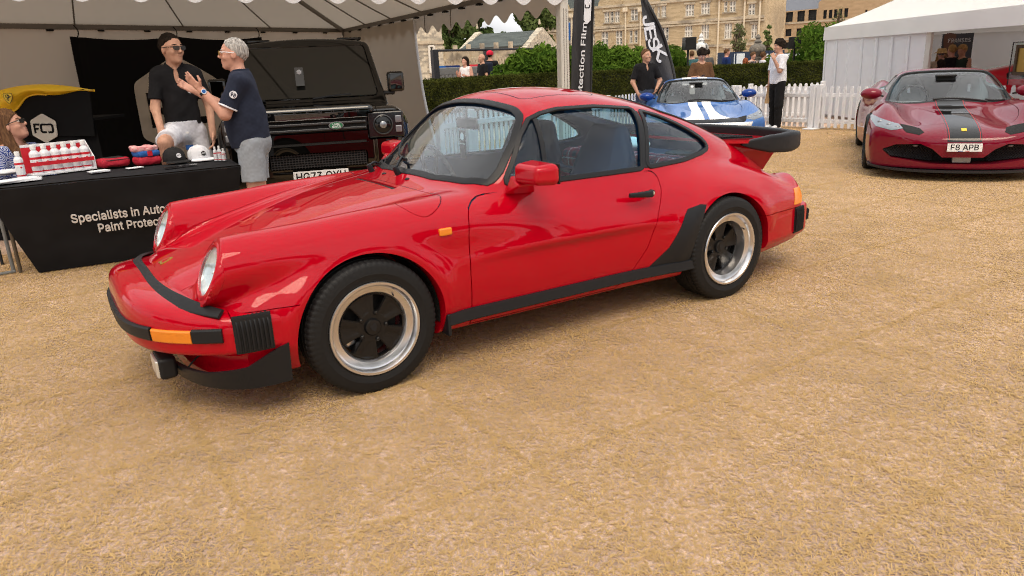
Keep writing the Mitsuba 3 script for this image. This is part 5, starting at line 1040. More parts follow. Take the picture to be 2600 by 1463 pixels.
for s, r in ((1.02, .365), (3.60, .375)):
    for sg in (-1, 1): SCB = SCB-prism(Point(s, .335).buffer(r, quad_segs=24), 1, *((-1.2, -.60) if sg < 0 else (.60, 1.2)))
SCB = SCB-prism(SWS, 2, .70, 1.4)
for sg in (-1, 1): SCB = SCB-prism(SSW, 1, *((-1.2, -.3) if sg < 0 else (.3, 1.2)))
INT = Polygon([(-.80, .335), (-.66, .40), (-.42, .415), (-.30, .36), (-.2, .27), (.2, .27), (.30, .36), (.42, .415), (.66, .40), (.80, .335), (.70, .25), (.3, .195), (-.3, .195), (-.70, .25)]).buffer(-.012).buffer(.012)
SCBF = SCB-prism(INT, 0, -.3, .34)
hlin = curve([(1.60, -.70), (1.0, -.62), (.50, -.50), (.40, -.30), (.375, 0)], 30); HLN2 = unary_union([LineString(hlin).buffer(.0025), LineString(hlin*[1, -1]).buffer(.0025)]); SCBF = SCBF-prism(HLN2, 2, .5, 1.2)
HLP = Polygon([(.925, .695), (.64, .615), (.60, .575), (.72, .555), (.88, .590), (.92, .64)])
HLPk = Polygon([(.625, .615), (.42, .565), (.39, .535), (.44, .510), (.57, .535), (.60, .565)])
off = lambda lv: man(iso(sc_f, (-.08, -1.05, .08), (2.4, 1.05, 1.24), .026, lv, margin=2.4))
SC3, SC2 = off(.004), off(.0025)
def supercar(name, label, M, pm, kind):
    t = thing(name, label, 'car'); P = lambda n, mesh, m, smooth=30, par=None, lab=None: part(par or t, n, mesh, m, smooth, lab, M=M)
    v, f = vf(SCBF); c = v[f].mean(1); inn = (sc_f(c) < -.004) & (c[:, 2] > .33) & (c[:, 0] > 1.4) & (c[:, 0] < 3.15) & (np.abs(c[:, 1]) < .80); f0 = v[f]; nrm = np.cross(f0[:, 1]-f0[:, 0], f0[:, 2]-f0[:, 0])
    P('body', shade((v, f[~inn]), sc_f, tol=2e-3), pm); P('cabin', (v, f[inn]), 'm_sportcabin')
    gls = man(iso(sc_f, (1.3, -1, .7), (3.2, 1, 1.24), .03, -.010, margin=2.4))
    P('windscreen', sheet(gls ^ prism(SWS.buffer(.004), 2, .70, 1.4), sc_f, -.010, 2e-3), 'm_lens')
    for sg in (-1, 1):
        P('side_window', sheet(gls ^ prism(SSW.buffer(.004), 1, *((-1.2, -.3) if sg < 0 else (.3, 1.2))), sc_f, -.010, 2e-3), 'm_glass')
        hp = HLP if sg > 0 else affinity.scale(HLP, -1, 1, origin=(0, 0)); hk = HLPk if sg > 0 else affinity.scale(HLPk, -1, 1, origin=(0, 0))
        hl = P('headlight', shade(SC3 ^ prism(hp, 0, -.2, .9), sc_f, .004, tol=2e-3), 'm_headlampdark'); P('lamp_line', shade(SC3 ^ prism(hp.intersection(sbox(-2, .60, 2, .62)), 0, -.2, .9), sc_f, .004, tol=2e-3), 'm_white', par=hl) if False else None
        for i in range(3): q = bis(sc_f, np.array([[0, sg*(.66+.085*i), .588+.024*i]]), np.array([1., 0, 0]), -.4, 1.2)[0]; P('lamp_pod', ell(q, (.02, .03, .018), 2), 'm_headlamp', par=hl)
        P('side_duct', shade(SC2 ^ prism(hk, 0, -.2, .9), sc_f, .0025, tol=2e-3), 'm_dark')
        q = np.array([1.80, sg*.89, .89]); mr = P('door_mirror', tf(ell((0, 0, 0), (.10, .13, .075), 3), MT(*q)), pm if kind != 'blue' else 'm_bluedark'); P('stalk', loft(curve([(1.88, sg*.74, .85), (1.84, sg*.86, .875), (1.80, sg*.95, .89)], 8), .03, .012), 'm_black', par=mr)
        for s, r in ((1.02, .345), (3.60, .352)):
            WM = MB((s, sg*.955, r), [1, 0, 0] if sg < 0 else [-1, 0, 0], [0, 0, 1], [0, sg, 0]); wk = reg(t+'__wheel'); scene[wk] = mk(tf(lathe([(.25, .0), (.262, .004), (.262, -.015), (.245, -.03), (.24, -.22)], 48), M@WM), 'm_suvgrille')
            part(wk, 'tyre', lathe([(.255, -.005), (.28, .004), (r-.03, .0), (r-.006, -.02), (r, -.05), (r, -.24), (.25, -.27)], 64), 'm_tyre', M=M@WM)
            sp5 = unary_union([affinity.rotate(Polygon([(-.030, .03), (.030, .03), (.045, .25), (.012, .25), (0, .12), (-.012, .25), (-.045, .25)]), k*72, origin=(0, 0)) for k in range(5)]+[Point(0, 0).buffer(.06)]); part(wk, 'spokes', extr(sp5, .02, .005), 'm_suvgrille', M=M@WM@MT(0, 0, -.05)); part(wk, 'brake_disc', lathe([(0, -.12), (.19, -.12), (.19, -.14)], 40), 'm_railgrey', M=M@WM)
            th = np.radians(np.linspace(-5, 185, 30)); Lr = np.stack([np.stack([(r+.02)*np.cos(th), (r+.02)*np.sin(th), 0*th+q_], 1) for q_ in (-.34, -.06)]); Lr = np.concatenate([np.stack([.02*np.cos(th), .02*np.sin(th), 0*th-.34], 1)[None], Lr]); P('arch_liner', tf(thick(Lr, np.array([0, 0, .004])), MB((s, sg*.955, .335), [1, 0, 0], [0, 0, 1], [0, sg, 0])), 'm_dark')
        st = P('seat', vf(m3.Manifold.batch_hull([m3.Manifold.sphere(.07, 18).translate(q) for q in [(2.05, sg*.37-.18, .42), (2.05, sg*.37+.18, .42), (2.5, sg*.37-.2, .40), (2.5, sg*.37+.2, .40)]])), 'm_black', 40); P('backrest', vf(m3.Manifold.batch_hull([m3.Manifold.sphere(.06, 18).translate(q) for q in [(2.55, sg*.37-.22, .5), (2.55, sg*.37+.22, .5), (2.72, sg*.37-.19, .80), (2.72, sg*.37+.19, .80), (2.78, sg*.37-.08, 1.02), (2.78, sg*.37+.08, 1.02)]])), 'm_sportcabin', 40, par=st)
        P('seat_stripe', tf(bx(-.006, .006, -.016, .016, -.07, .07), MT(2.655, sg*.37, .88)@MR('y', 18)), 'm_paper', par=st)
    P('dashboard', rbox(1.66, 1.98, -.66, .66, .56, .77, .06), 'm_sportcabin', 40); P('cabin_floor', bx(1.5, 3.1, -.7, .7, .32, .36), 'm_dark'); a_ = np.linspace(0, 2*np.pi, 31)[:-1]; P('steering_wheel', tf(tube(np.stack([.175*np.cos(a_), .175*np.sin(a_), 0*a_], 1), .014, 6, True), MB((2.05, .37, .80), [0, 1, 0], unit([-.3, 0, .95]), unit([.95, 0, .3]))), 'm_trim', 50)
    P('rear_view_mirror', rbox(2.10, 2.13, -.11, .11, 1.015, 1.075, .012), 'm_black'); P('sensor_housing', rbox(2.0, 2.2, -.12, .12, 1.075, 1.10, .01), 'm_black')
    gi = P('front_intake', prism(INT.buffer(-.004), 0, .30, .335), 'm_dark')
    for k in range(-40, 41):
        for d_ in (1, -1):
            ln = LineString([(k*.028-.2*d_, .18), (k*.028+.2*d_, .43)]).intersection(INT.buffer(-.01).difference(sbox(-.27, .1, .27, .5)))
            for g in getattr(ln, 'geoms', [ln]):
                if g.length > .01: c0, c1 = g.coords[0], g.coords[-1]; wires.append(tf(tube([(.24, c0[0], c0[1]), (.24, c1[0], c1[1])], .0035, 4), np.eye(4)))
    w_ = cat(*wires); wires.clear(); part(gi, 'mesh_wires', w_, 'm_suvgrille', M=M, kind='stuff')
    P('radar_panel', rbox(.06, .12, -.09, .09, .205, .27, .008), 'm_headlamp')
    for y in (-.46, .46): P('fog_lamp', ell((.15, y, .385), (.02, .03, .014), 2), 'm_headlamp')
    sl = np.array([(.28-.42*0+.40*(abs(y)/.95)**2.6-.34, y) for y in np.linspace(-.93, .93, 40)]); P('splitter', thick(np.stack([np.stack([sl[:, 0]+o_, sl[:, 1], 0*sl[:, 0]+.105+.03*(np.abs(sl[:, 1])/.93)**6], 1) for o_ in (0, .25)]), np.array([0, 0, .02])), 'm_black', 40)
    tube_ws = ontop(dense(np.array(SWS.exterior.coords)[:-1], 100), sc_f, 1.5, .6); P('windscreen_seal', _strip(tube_ws, on_normal(tube_ws, sc_f), .022, .004, True), 'm_black', 40)
    P('wiper', loft(ontop([(1.535+.10*abs(y)**2, y) for y in np.linspace(-.42, .18, 12)], sc_f, 1.5, .6)+[0, 0, .015], .008, .012), 'm_black', 40); P('wiper', loft(ontop([(1.56+.16*abs(y)**2, y) for y in np.linspace(-.62, -.40, 8)], sc_f, 1.5, .6)+[0, 0, .015], .008, .012), 'm_black', 40)
    if kind == 'red':
        P('bonnet_stripe', shade(SC2 ^ prism(sbox(-.1, -.165, 1.52, .165), 2, .44, 1.2), sc_f, .0025, tol=2e-3), 'm_carbon')
        for y in (-.15, .15): P('pinstripe', shade(SC3 ^ prism(sbox(-.1, y-.0028, 1.52, y+.0028), 2, .46, 1.2), sc_f, .004, tol=2e-3), 'm_redprint')
        q = ontop([(.16, 0.)], sc_f)[0]; nq = on_normal(q[None], sc_f)[0]; Mb = MB(q+nq*.003, [0, -1, 0], np.cross(nq, [0, -1, 0]), nq); bd = P('badge', tf(extr(sbox(-.026, -.034, .026, .034), .004), Mb), 'm_yellow'); P('badge_emblem', tf(extr(HORSE, .0055), Mb@MS(.052)), 'm_black', par=bd)
        plate(t, M@MB((-.035, 0, .385), [0, -1, 0], unit([.05, 0, 1]), unit([-1, 0, .05])), 'F8 APB', .335, .088, True)
    if kind == 'blue':
        for sg in (-1, 1): P('bonnet_stripe', shade(SC2 ^ prism(Polygon([(1.52, sg*.04), (1.52, sg*.19), (.8, sg*.19), (.5, sg*.24), (.30, sg*.46), (.2, sg*.46), (.12, sg*.04)]), 2, .44, 1.2), sc_f, .0025, tol=2e-3), 'm_white')
        P('nose_panel', shade(SC3 ^ prism(Polygon([(-.66, .44), (-.70, .53), (.70, .53), (.66, .44)]), 0, -.2, .8), sc_f, .004, tol=2e-3), 'm_white'); P('duct_panel', shade(SC3 ^ prism(Polygon([(-.56, .535), (-.50, .58), (.50, .58), (.56, .535)]), 0, -.2, .8), sc_f, .004, tol=2e-3), 'm_trim')
        for sg in (-1, 1): P('roof_stripe', shade(man(iso(sc_f, (2.2, -.4, 1), (3, .4, 1.24), .03, .003, margin=2.4)) ^ prism(sbox(2.32, min(sg*.06, sg*.22), 2.9, max(sg*.06, sg*.22)), 2, 1., 1.3), sc_f, .003, tol=2e-3), 'm_white')
        tg = P('hang_tag', tf(bx(-.045, .045, -.10, .10, 0, .003), MB((1.93, .08, .98), [0, -1, 0], unit([.75, 0, 1]), unit([-1, 0, .75]))), 'm_railgrey'); P('tag_logo', tf(extr(hexlogo(.026, 0, .06), .006), MB((1.925, .08, .98), [0, -1, 0], unit([.75, 0, 1]), unit([-1, 0, .75]))), 'm_paper', par=tg)
    return t
wires = []
HORSE = unary_union([Polygon(smoothpoly([(-.10, -.10), (.12, -.02), (.20, .12), (.05, .16), (-.10, .08)], 5)), Polygon([(.08, .08), (.20, .10), (.16, .36), (.06, .34)]), Polygon([(.06, .28), (.18, .40), (-.02, .46), (-.10, .34)]), LineString([(-.06, .0), (-.18, -.18), (-.10, -.36)]).buffer(.035), LineString([(.02, -.04), (.08, -.2), (.0, -.38)]).buffer(.035), LineString([(.12, .08), (.30, .12), (.28, -.02)]).buffer(.03), LineString([(.12, .16), (.28, .26), (.34, .16)]).buffer(.03), LineString([(-.10, .02), (-.28, .10), (-.24, .30), (-.30, .42)]).buffer(.035)])
def mblue(p, n, uv): return mi.Color3f(.012, .085, .36)
paint('m_bluepaint', (.15, .34, .68)); paint('m_bluedark', (.005, .09, .45)); paint('m_darkredpaint', (.36, .008, .045)); mat('m_yellowpaint', (.90, .56, .015), .35, clearcoat=1., specular=.3); mat('m_yellow', (.75, .55, .04), .4); paint('m_carbon', (.03, .032, .034)); mat('m_sportcabin', (.15, .16, .165), .7); paint('m_lampglass', (.02, .022, .025)); mat('m_headlampdark', (.18, .21, .25), .08, clearcoat=1., specular=.8)
def carM(nose, back, s=1.): b = unit(np.r_[back, 0]); return MB((nose[0], nose[1], 0), b, np.cross([0, 0, 1.], b), [0, 0, 1.])@MS(s)
supercar('dark_red_sports_car', 'metallic dark red sports car with a black bonnet stripe, facing the viewer', carM((6.16, .21), (.83, .556), .98), 'm_darkredpaint', 'red')
supercar('blue_sports_car', 'blue sports car with broad white bonnet stripes behind the red coupe', carM((6.05, 3.70), (.66, .75), .93), 'm_bluepaint', 'blue')
supercar('bright_red_sports_car', 'bright red open sports car half hidden behind the dark red car', carM((12.6, -.55), (-.30, .95), .98), 'm_red', 'plain')
# ---------------------------------------------------------------- people
def skinmat(k, c): mat(k, lambda p, n, uv: mi.Color3f(*c)*(.88+.24*noise(p.x*30, p.y*30, p.z*30)), .55, specular=.35)
skinmat('m_skin', (.52, .29, .20)); skinmat('m_skin2', (.56, .30, .22)); skinmat('m_skin3', (.42, .22, .14)); mat('m_lip', (.36, .13, .11), .5); mat('m_eye', (.03, .022, .018), .15); mat('m_eyewhite', (.62, .58, .55), .3)
for k, c in dict(blackshirt=(.011, .011, .013), navy=(.018, .023, .042), whitetee=(.70, .71, .76), whiteshort=(.62, .64, .71), greyshort=(.27, .30, .34), blacktrouser=(.010, .010, .011), browntee=(.13, .065, .032), tealtee=(.05, .13, .15), navytee=(.012, .03, .12), orangetee=(.55, .26, .02), greytee=(.10, .10, .10), whitetop=(.75, .75, .76), denim=(.05, .07, .12), creamtop=(.55, .45, .33), darkgreen=(.02, .035, .025), redcap=(.60, .02, .05), straw=(.50, .34, .15), orangebag=(.6, .12, .06)).items():
    mat('m_'+k, (lambda c: lambda p, n, uv: mi.Color3f(*c)*(.86+.28*noise(p.x*60, p.y*60, p.z*60)))(c), .9, specular=.2, sheen=.3)
def hairmat(k, a, b): mat(k, lambda p, n, uv: mix(a, b, noise(p.x*160+p.y*60, p.y*160, p.z*14)), .75, specular=.12)
hairmat('m_hairdark', (.006, .0045, .0035), (.030, .020, .014)); hairmat('m_hairgrey', (.13, .125, .12), (.60, .58, .55)); hairmat('m_hairbrown', (.055, .028, .014), (.17, .09, .045)); hairmat('m_hairblond', (.20, .11, .04), (.48, .30, .12)); hairmat('m_hairlong', (.05, .025, .016), (.20, .105, .05)); hairmat('m_hairred', (.16, .04, .015), (.30, .09, .04))
def _pattern(p, n, uv):
    x, y = p.x*.55+p.y*.8, p.z; d, e, w = voronoi(x*14, y*14); r = dr.sin(d*34)
    return mix((.015, .04, .22), (.62, .66, .74), smoothstep(.15, .4, r)*.85)
mat('m_pattern', _pattern, .9)
mat('m_floral', lambda p, n, uv: mix((.05, .05, .07), (.55, .42, .36), smoothstep(.5, .6, noise((p.x+p.y)*26, p.z*26, 2.))), .9)
def cap_(p, a, b, ra, rb):
    a, b = np.asarray(a), np.asarray(b); d = b-a; t = np.clip(((p-a)@d)/(d@d+1e-12), 0, 1); return np.sqrt(((p-a-t[:, None]*d)**2).sum(1))-(ra+(rb-ra)*t)
def el_(p, c, r, R=None):
    q = p-np.asarray(c)
    if R is not None: q = q@R
    r = np.asarray(r); k = np.sqrt(((q/r)**2).sum(1)); k2 = np.sqrt(((q/(r*r))**2).sum(1))+1e-9; return k*(k-1)/k2
def un(ds, k):
    f = ds[0]
    for d in ds[1:]: f = smin(f, d, k)
    return f
STAND = dict(rt=(.03, -.06, -1), rs=(0, 0, -1), lt=(.03, .06, -1), ls=(0, 0, -1))
def human(label, pos, face, crown, shirt=None, legs=None, skin='m_skin', hair='m_hairdark', pose={}, h=.014, sleeve=.75, leg=1.0, cut='short', hem=-.02, lean=0., head=(0, 0, 0), group=None, build=1., belly=0., fist=.35, zoff=0., neck='round', cat_='person', collar=True, shoes='m_black', wr=1., fat=0.):
    """face: heading in degrees of the body; head: yaw, pitch (up), tilt relative to the body; arm and leg directions are in the body frame x forward, y left, z up"""
    P = dict(STAND); P.update(dict(ru=(.05, -.22, -1), rf=(.12, -.05, -1), lu=(.05, .22, -1), lf=(.12, .05, -1), rh=None, lh=None, rn=None, ln=None)); P.update(pose)
    key = thing('person', label, cat_, group); S = crown/1.75; M = MT(pos[0], pos[1], zoff)@MR('z', face)@MS(S); b = build
    RL = MR('y', lean)[:3, :3]; piv = np.array([0, 0, .93]); L = lambda q: (np.asarray(q, float)-piv)@RL.T+piv
    sh = {s: L((0, s*.178*b, 1.425)) for s in (1, -1)}; A = {}
    for s, n in ((1, 'l'), (-1, 'r')):
        e = sh[s]+.285*unit(P[n+'u']); w = e+.255*unit(P[n+'f']); hd = unit(P[n+'h'] if P[n+'h'] is not None else P[n+'f']); pn = P[n+'n'] if P[n+'n'] is not None else np.array([0, -s, .0]); pn = unit(np.asarray(pn)-hd*(np.asarray(pn)@hd)); A[s] = (sh[s], e, w, hd, pn)
    hip = {s: np.array([0, s*.092, .92]) for s in (1, -1)}; K = {}
    for s, n in ((1, 'l'), (-1, 'r')):
        k = hip[s]+.44*unit(P[n+'t']); a = k+.42*unit(P[n+'s']); K[s] = (hip[s], k, a)
    nb, hc = L((0, 0, 1.47)), L((.02, 0, 1.635)); HR = MR('z', head[0])@MR('y', -head[1])@MR('x', head[2]); HR = HR[:3, :3]@np.eye(3); toH = lambda p: (p-hc)@HR
    TB = lambda p: (p-piv)@RL+piv
    def torso(p, g):
        q = TB(p); return un([el_(q, (0, 0, 1.275), (.112*b+g, .165*b+g, .21+g)), el_(q, (.012+belly*.35, 0, 1.09), (.108*b+belly+g, .142*b+belly*.7+g, .19+g)), el_(q, (-.005, 0, .93), (.118*b+belly*.3+g, .162*b+g, .14+g)), cap_(q, (-.005, -.14*b, 1.405), (-.005, .14*b, 1.405), .056*b+g, .056*b+g), np.minimum(cap_(q, (-.01, .02, 1.475), (-.005, .13*b, 1.428), .045+g, .040+g), cap_(q, (-.01, -.02, 1.475), (-.005, -.13*b, 1.428), .045+g, .040+g))], .10)
    def armf(p, g, s, frac=1., fore=True):
        a, e, w, _, _ = A[s]; d = cap_(p, a, a+(e-a)*frac, .054*b+g, .046*b+g); return smin(d, cap_(p, e, w, .044*b+g, .028+g), .03) if fore else d
    def legf(p, g, s):
        a, k, f = K[s]; return un([cap_(p, a, k, .088*b+g, .058*b+g), cap_(p, k, f, .056*b+g, .038+g), el_(p, k+(f-k)*.32+np.array([-.015, 0, 0]), (.052*b+g, .05*b+g, .12))], .05)
    def headf(p):
        q = toH(p); f = un([el_(q, (-.008, 0, .022), (.100, .080, .098)), el_(q, (.030, 0, -.045), (.066, .058, .072)), el_(q, (.062, 0, -.092), (.030, .030, .022))], .045)
        f = smin(f, un([cap_(q, (.084, 0, .028), (.112, 0, -.016), .010, .013), el_(q, (.100, .010, -.020), (.013, .010, .010)), el_(q, (.100, -.010, -.020), (.013, .010, .010))], .012), .016)
        f = smin(f, np.minimum(cap_(q, (.083, .012, .034), (.070, .045, .034), .011, .010), cap_(q, (.083, -.012, .034), (.070, -.045, .034), .011, .010)), .018)
        f = smin(f, np.minimum(el_(q, (.058, .042, -.022), (.03, .022, .022)), el_(q, (.058, -.042, -.022), (.03, .022, .022))), .03)
        f = smax(f, -np.minimum(el_(q, (.098, .031, .012), (.016, .016, .010)), el_(q, (.098, -.031, .012), (.016, .016, .010))), .012)
        f = smin(f, np.minimum(el_(q, (.092, 0, -.050), (.010, .024, .006)), el_(q, (.090, 0, -.062), (.010, .020, .007))), .010)
        return smin(f, np.minimum(el_(q, (-.004, .080, -.004), (.022, .010, .034)), el_(q, (-.004, -.080, -.004), (.022, .010, .034))), .012)
    def handf(p, s):
        _, e, w, d, n = A[s]; t = np.cross(n, d)*s; R = np.stack([d, t, n], 1); out = [el_(p, w+d*.045, (.052, .040, .017), R), cap_(p, w-d*.02, w+d*.03, .027, .026)]
        c = fist
        for i, (o, l) in enumerate(((.030, .075), (.010, .084), (-.010, .078), (-.029, .062))):
            q0 = w+d*.080+t*o*1.0; sp = unit(d+t*o*2.2+n*c*.8); q1 = q0+sp*l*.5; q2 = q1+unit(d*(1-c)+t*o*1.5+n*c*1.6)*l*.5; out += [cap_(p, q0, q1, .0095, .0088), cap_(p, q1, q2, .0088, .0070)]
        q0 = w+d*.022+t*.030; q1 = q0+unit(d*.55+t*.85+n*.15)*.045; q2 = q1+unit(d*.9+t*.25+n*.25)*.035; out += [cap_(p, q0, q1, .013, .0105), cap_(p, q1, q2, .0105, .008)]
        return un(out, .012)
    def bodyf(p):
        f = smin(un([torso(p, -.006), cap_(p, nb-[0, 0, .03], hc-HR@np.array([.012, 0, .06]), .060*b**.5, .054*b**.5)], .04), headf(p), .03)
        for s in (1, -1): f = smin(smin(f, armf(p, 0, s), .035), handf(p, s), .012); f = smin(f, legf(p, 0, s), .03)
        for s in (1, -1): f = smin(f, cap_(p, K[s][2], K[s][2]+[.13, s*.02, -.045], .036, .028), .02)
        return f
    J = np.array([A[1][1], A[1][2], A[-1][1], A[-1][2], K[1][1], K[1][2], K[-1][1], K[-1][2], hc, sh[1], sh[-1], A[1][2]+A[1][3]*.18, A[-1][2]+A[-1][3]*.18]); lo, hi = J.min(0)-.17, J.max(0)+.17; hi[2] = max(hi[2], hc[2]+.18); lo[2] = max(lo[2], -.05) if not (P['rs'] != (0, 0, -1)) else lo[2]
    rs = np.random.default_rng(abs(hash(label)) % 9999 if False else sum(map(ord, label)))
    so = rs.uniform(0, 50)
    def put(n, fn, l, u, m, hh=None, lab=None, par=None): v, f, nn = iso(fn, np.maximum(l, lo-.1), np.minimum(u, hi+.1), (hh or h)/S, margin=1.5, newton=2, eps=2e-3); return part(par or key, n, (v, f, nn), m, label=lab, M=M)
    put('body', bodyf, lo, hi, skin)
    wrk = lambda p, a: ((meshkit.fbm(p*np.array([9, 9, 6])+so, 2, 3)-.5)*a+(meshkit.noise(p*np.array([16, 16, 9])+p[:, 2:]*np.array([9, -7, 0])+so, 8)-.5)*.010)*wr
    def drop(p): # shirt hangs straight below the chest
        q = TB(p); return smax(el_(q, (belly*.4, 0, 1.06), (.124*b+belly+fat, .168*b+belly*.6+fat, .42)), q[:, 2]-1.25, .1)
    if shirt:
        def shirtf(p):
            q = TB(p); f = smin(torso(p, .014), drop(p), .05)
            for s in (1, -1):
                a, e, w, _, _ = A[s]; d = unit(e-a); fr = min(sleeve, 1.)
                g = cap_(p, a, e, .066*b, .062*b+.008) if sleeve <= 1 else smin(cap_(p, a, e, .064*b, .056*b), cap_(p, e, w, .054*b, .040), .03)
                if sleeve < 1: g = smax(g, (p-a)@d-.285*fr, .006)
                if sleeve > 0: f = smin(f, g, .045)
            f = f+wrk(p, .016); f = smax(f, .93+hem-q[:, 2], .012)
            nk = el_(q, (.05, 0, 1.50), (.085, .072, .060)) if neck == 'round' else np.minimum(el_(q, (.035, 0, 1.525), (.058, .056, .048)), el_(q, (.11, 0, 1.44), (.075, .022, .085))) if neck == 'v' else el_(q, (.09, 0, 1.47), (.13, .12, .12))
            f = smax(f, -nk, .012); return smax(f, q[:, 2]-(1.505 if neck == 'v' else 1.485), .01)
        u = hi.copy(); u[2] = nb[2]+.12; l = lo.copy(); l[2] = .6; put('shirt', shirtf, l, u, shirt)
        if neck == 'v' and collar:
            c = np.array([L((.072*math.cos(a)-.012, .070*math.sin(a), 1.505-.035*max(0, math.cos(a))**2+.004)) for a in np.linspace(-2.85+math.pi, 2.85+math.pi, 30)] if False else [L((.073*math.cos(a)+.000, .070*math.sin(a), 1.497-.050*max(0, math.cos(a))**3)) for a in np.linspace(.35, 2*math.pi-.35, 30)])
            part(key, 'collar', loft(c, .009, .024, n=10), shirt if collar is True else collar, 50, M=M)
    if legs:
        def legsf(p):
            f = smin(torso(p, .016), torso(p, .016), .02)+0; f = smax(f, p[:, 2]-(1.02+hem*.3 if shirt else 1.02), .01)
            for s in (1, -1):
                a, k, w = K[s]; g = cap_(p, a, k, .105*b, (.082 if leg < 1 else .074)*b+.01); d = unit(k-a)
                if leg < 1: g = smax(g, (p-a)@d-.44*leg, .008)
                else: g = smin(g, cap_(p, k, w, .076*b, .066), .04)
                f = smin(f, g, .03)
            f = f+wrk(p, .010); return smax(f, .05-p[:, 2], .01)
        u = hi.copy(); u[2] = 1.12; put('shorts' if leg < 1 else 'trousers', legsf, lo-[.03, .03, 0], u+[.03, .03, 0], legs)
    for s in (1, -1):
        f0 = K[s][2]; part(key, 'shoe', vf(m3.Manifold.batch_hull([m3.Manifold.sphere(.04, 14).translate(list(f0+[-.04, 0, -.03])), m3.Manifold.sphere(.036, 14).translate(list(f0+[.14, s*.03, -.035])), m3.Manifold.sphere(.036, 14).translate(list(f0+[.14, -s*.005, -.035])), m3.Manifold.sphere(.045, 14).translate(list(f0+[.0, 0, .01]))])), shoes, 40, M=M)
    HM_ = np.eye(4); HM_[:3, :3] = HR; HM_[:3, 3] = hc; MH = M@HM_
    if cut != 'bald':
        def hairf(p):
            q = toH(p); st = (meshkit.fbm(q*np.array([60, 60, 16])+so, 2, 2)-.5); big = (meshkit.fbm(q*22+so, 2, 4)-.5)
            t = dict(short=.005, crop=.003, mop=.018, long=.014, bun=.012)[cut]; fr_ = np.clip((q[:, 0]-.02)/.06, 0, 1); f = el_(q, (-.014, 0, .026), (.100, .081, .100))-(t*(1-.55*fr_)*(1+.8*np.clip(q[:, 2]/.1, -1, 1)))-st*.016-big*(.034 if cut == 'mop' else .012)
            line = dict(short=.010, crop=.004, mop=-.03, long=-.02, bun=-.01)[cut]; f = smax(f, (line+st*.05+(.98 if cut != 'mop' else .75)*(q[:, 0]+.012)-q[:, 2])*.7, .012); f = smax(f, -.075-q[:, 2] if cut in ('short', 'crop', 'bun') else -.085-q[:, 2], .02)
            if cut == 'long':
                for s in (1, -1): f = smin(f, un([cap_(q, (-.05, s*.05, .03), (-.045, s*.080, -.14), .055, .042), cap_(q, (-.045, s*.080, -.14), (.03, s*.105, -.34), .042, .020)], .03)-st*.008, .03)
                f = smin(f, cap_(q, (-.08, 0, .0), (-.12, 0, -.28), .075, .05)-st*.01, .03); f = smax(f, -el_(q, (.075, 0, -.03), (.06, .062, .105)), .015)
            if cut == 'bun': f = smin(f, el_(q, (-.12, 0, .02), (.05, .05, .05)), .02)
            return f
        r = .24; l2, u2 = hc-r, hc+r
        if cut == 'long': l2 = l2-[.1, .1, .25]
        v, f, nn = iso(hairf, l2, u2, min(h, .010)/S, margin=1.5, newton=1, eps=2e-3); part(key, 'hair', (v, f, nn), hair, M=M)
    if h < .02:
        for s in (1, -1):
            ey = part(key, 'eye', ell((.0835, s*.031, .013), (.011, .013, .008), 2), 'm_eyewhite', M=MH); part(ey, 'iris', ell((.0915, s*.031, .013), (.0045, .0055, .0055), 2), 'm_eye', M=MH)
            part(key, 'eyebrow', tube([(.091, s*.014, .036), (.089, s*.032, .041), (.076, s*.050, .036)], .004, 6), hair if cut != 'bald' else 'm_hairbrown', M=MH)
        part(key, 'mouth', ell((.0965, 0, -.0555), (.006, .016, .0045), 2), 'm_lip', M=MH)
    return key, M, MH, A, L
def glasses(key, MH, m='m_blackgloss', frame='m_black', tint=None):
    g = part(key, 'glasses', tube([(.109, -.012, .020), (.112, 0, .022), (.109, .012, .020)], .0035, 6), frame, M=MH)
    for s in (1, -1):
        part(g, 'lens', tf(extr(Polygon(smoothpoly([(-.027, .012), (0, .018), (.027, .014), (.024, -.012), (0, -.020), (-.022, -.012)], 5)), .003), MB((.107, s*.034, .012), unit([-.25*s*1., 1, 0]), [0, 0, 1], unit([1, .25*s, 0]))), tint or m, 30, M=MH)
        part(g, 'temple', tube([(.100, s*.060, .020), (.05, s*.083, .018), (-.01, s*.088, .012)], .0035, 6), frame, M=MH)
def baseball(key, MH, m):
    c = part(key, 'cap', ell((-.012, 0, .045), (.118, .098, .092), 3), m, M=MH); th = np.linspace(-1.1, 1.1, 12); return c
deg = lambda x, y: math.degrees(math.atan2(y, x))
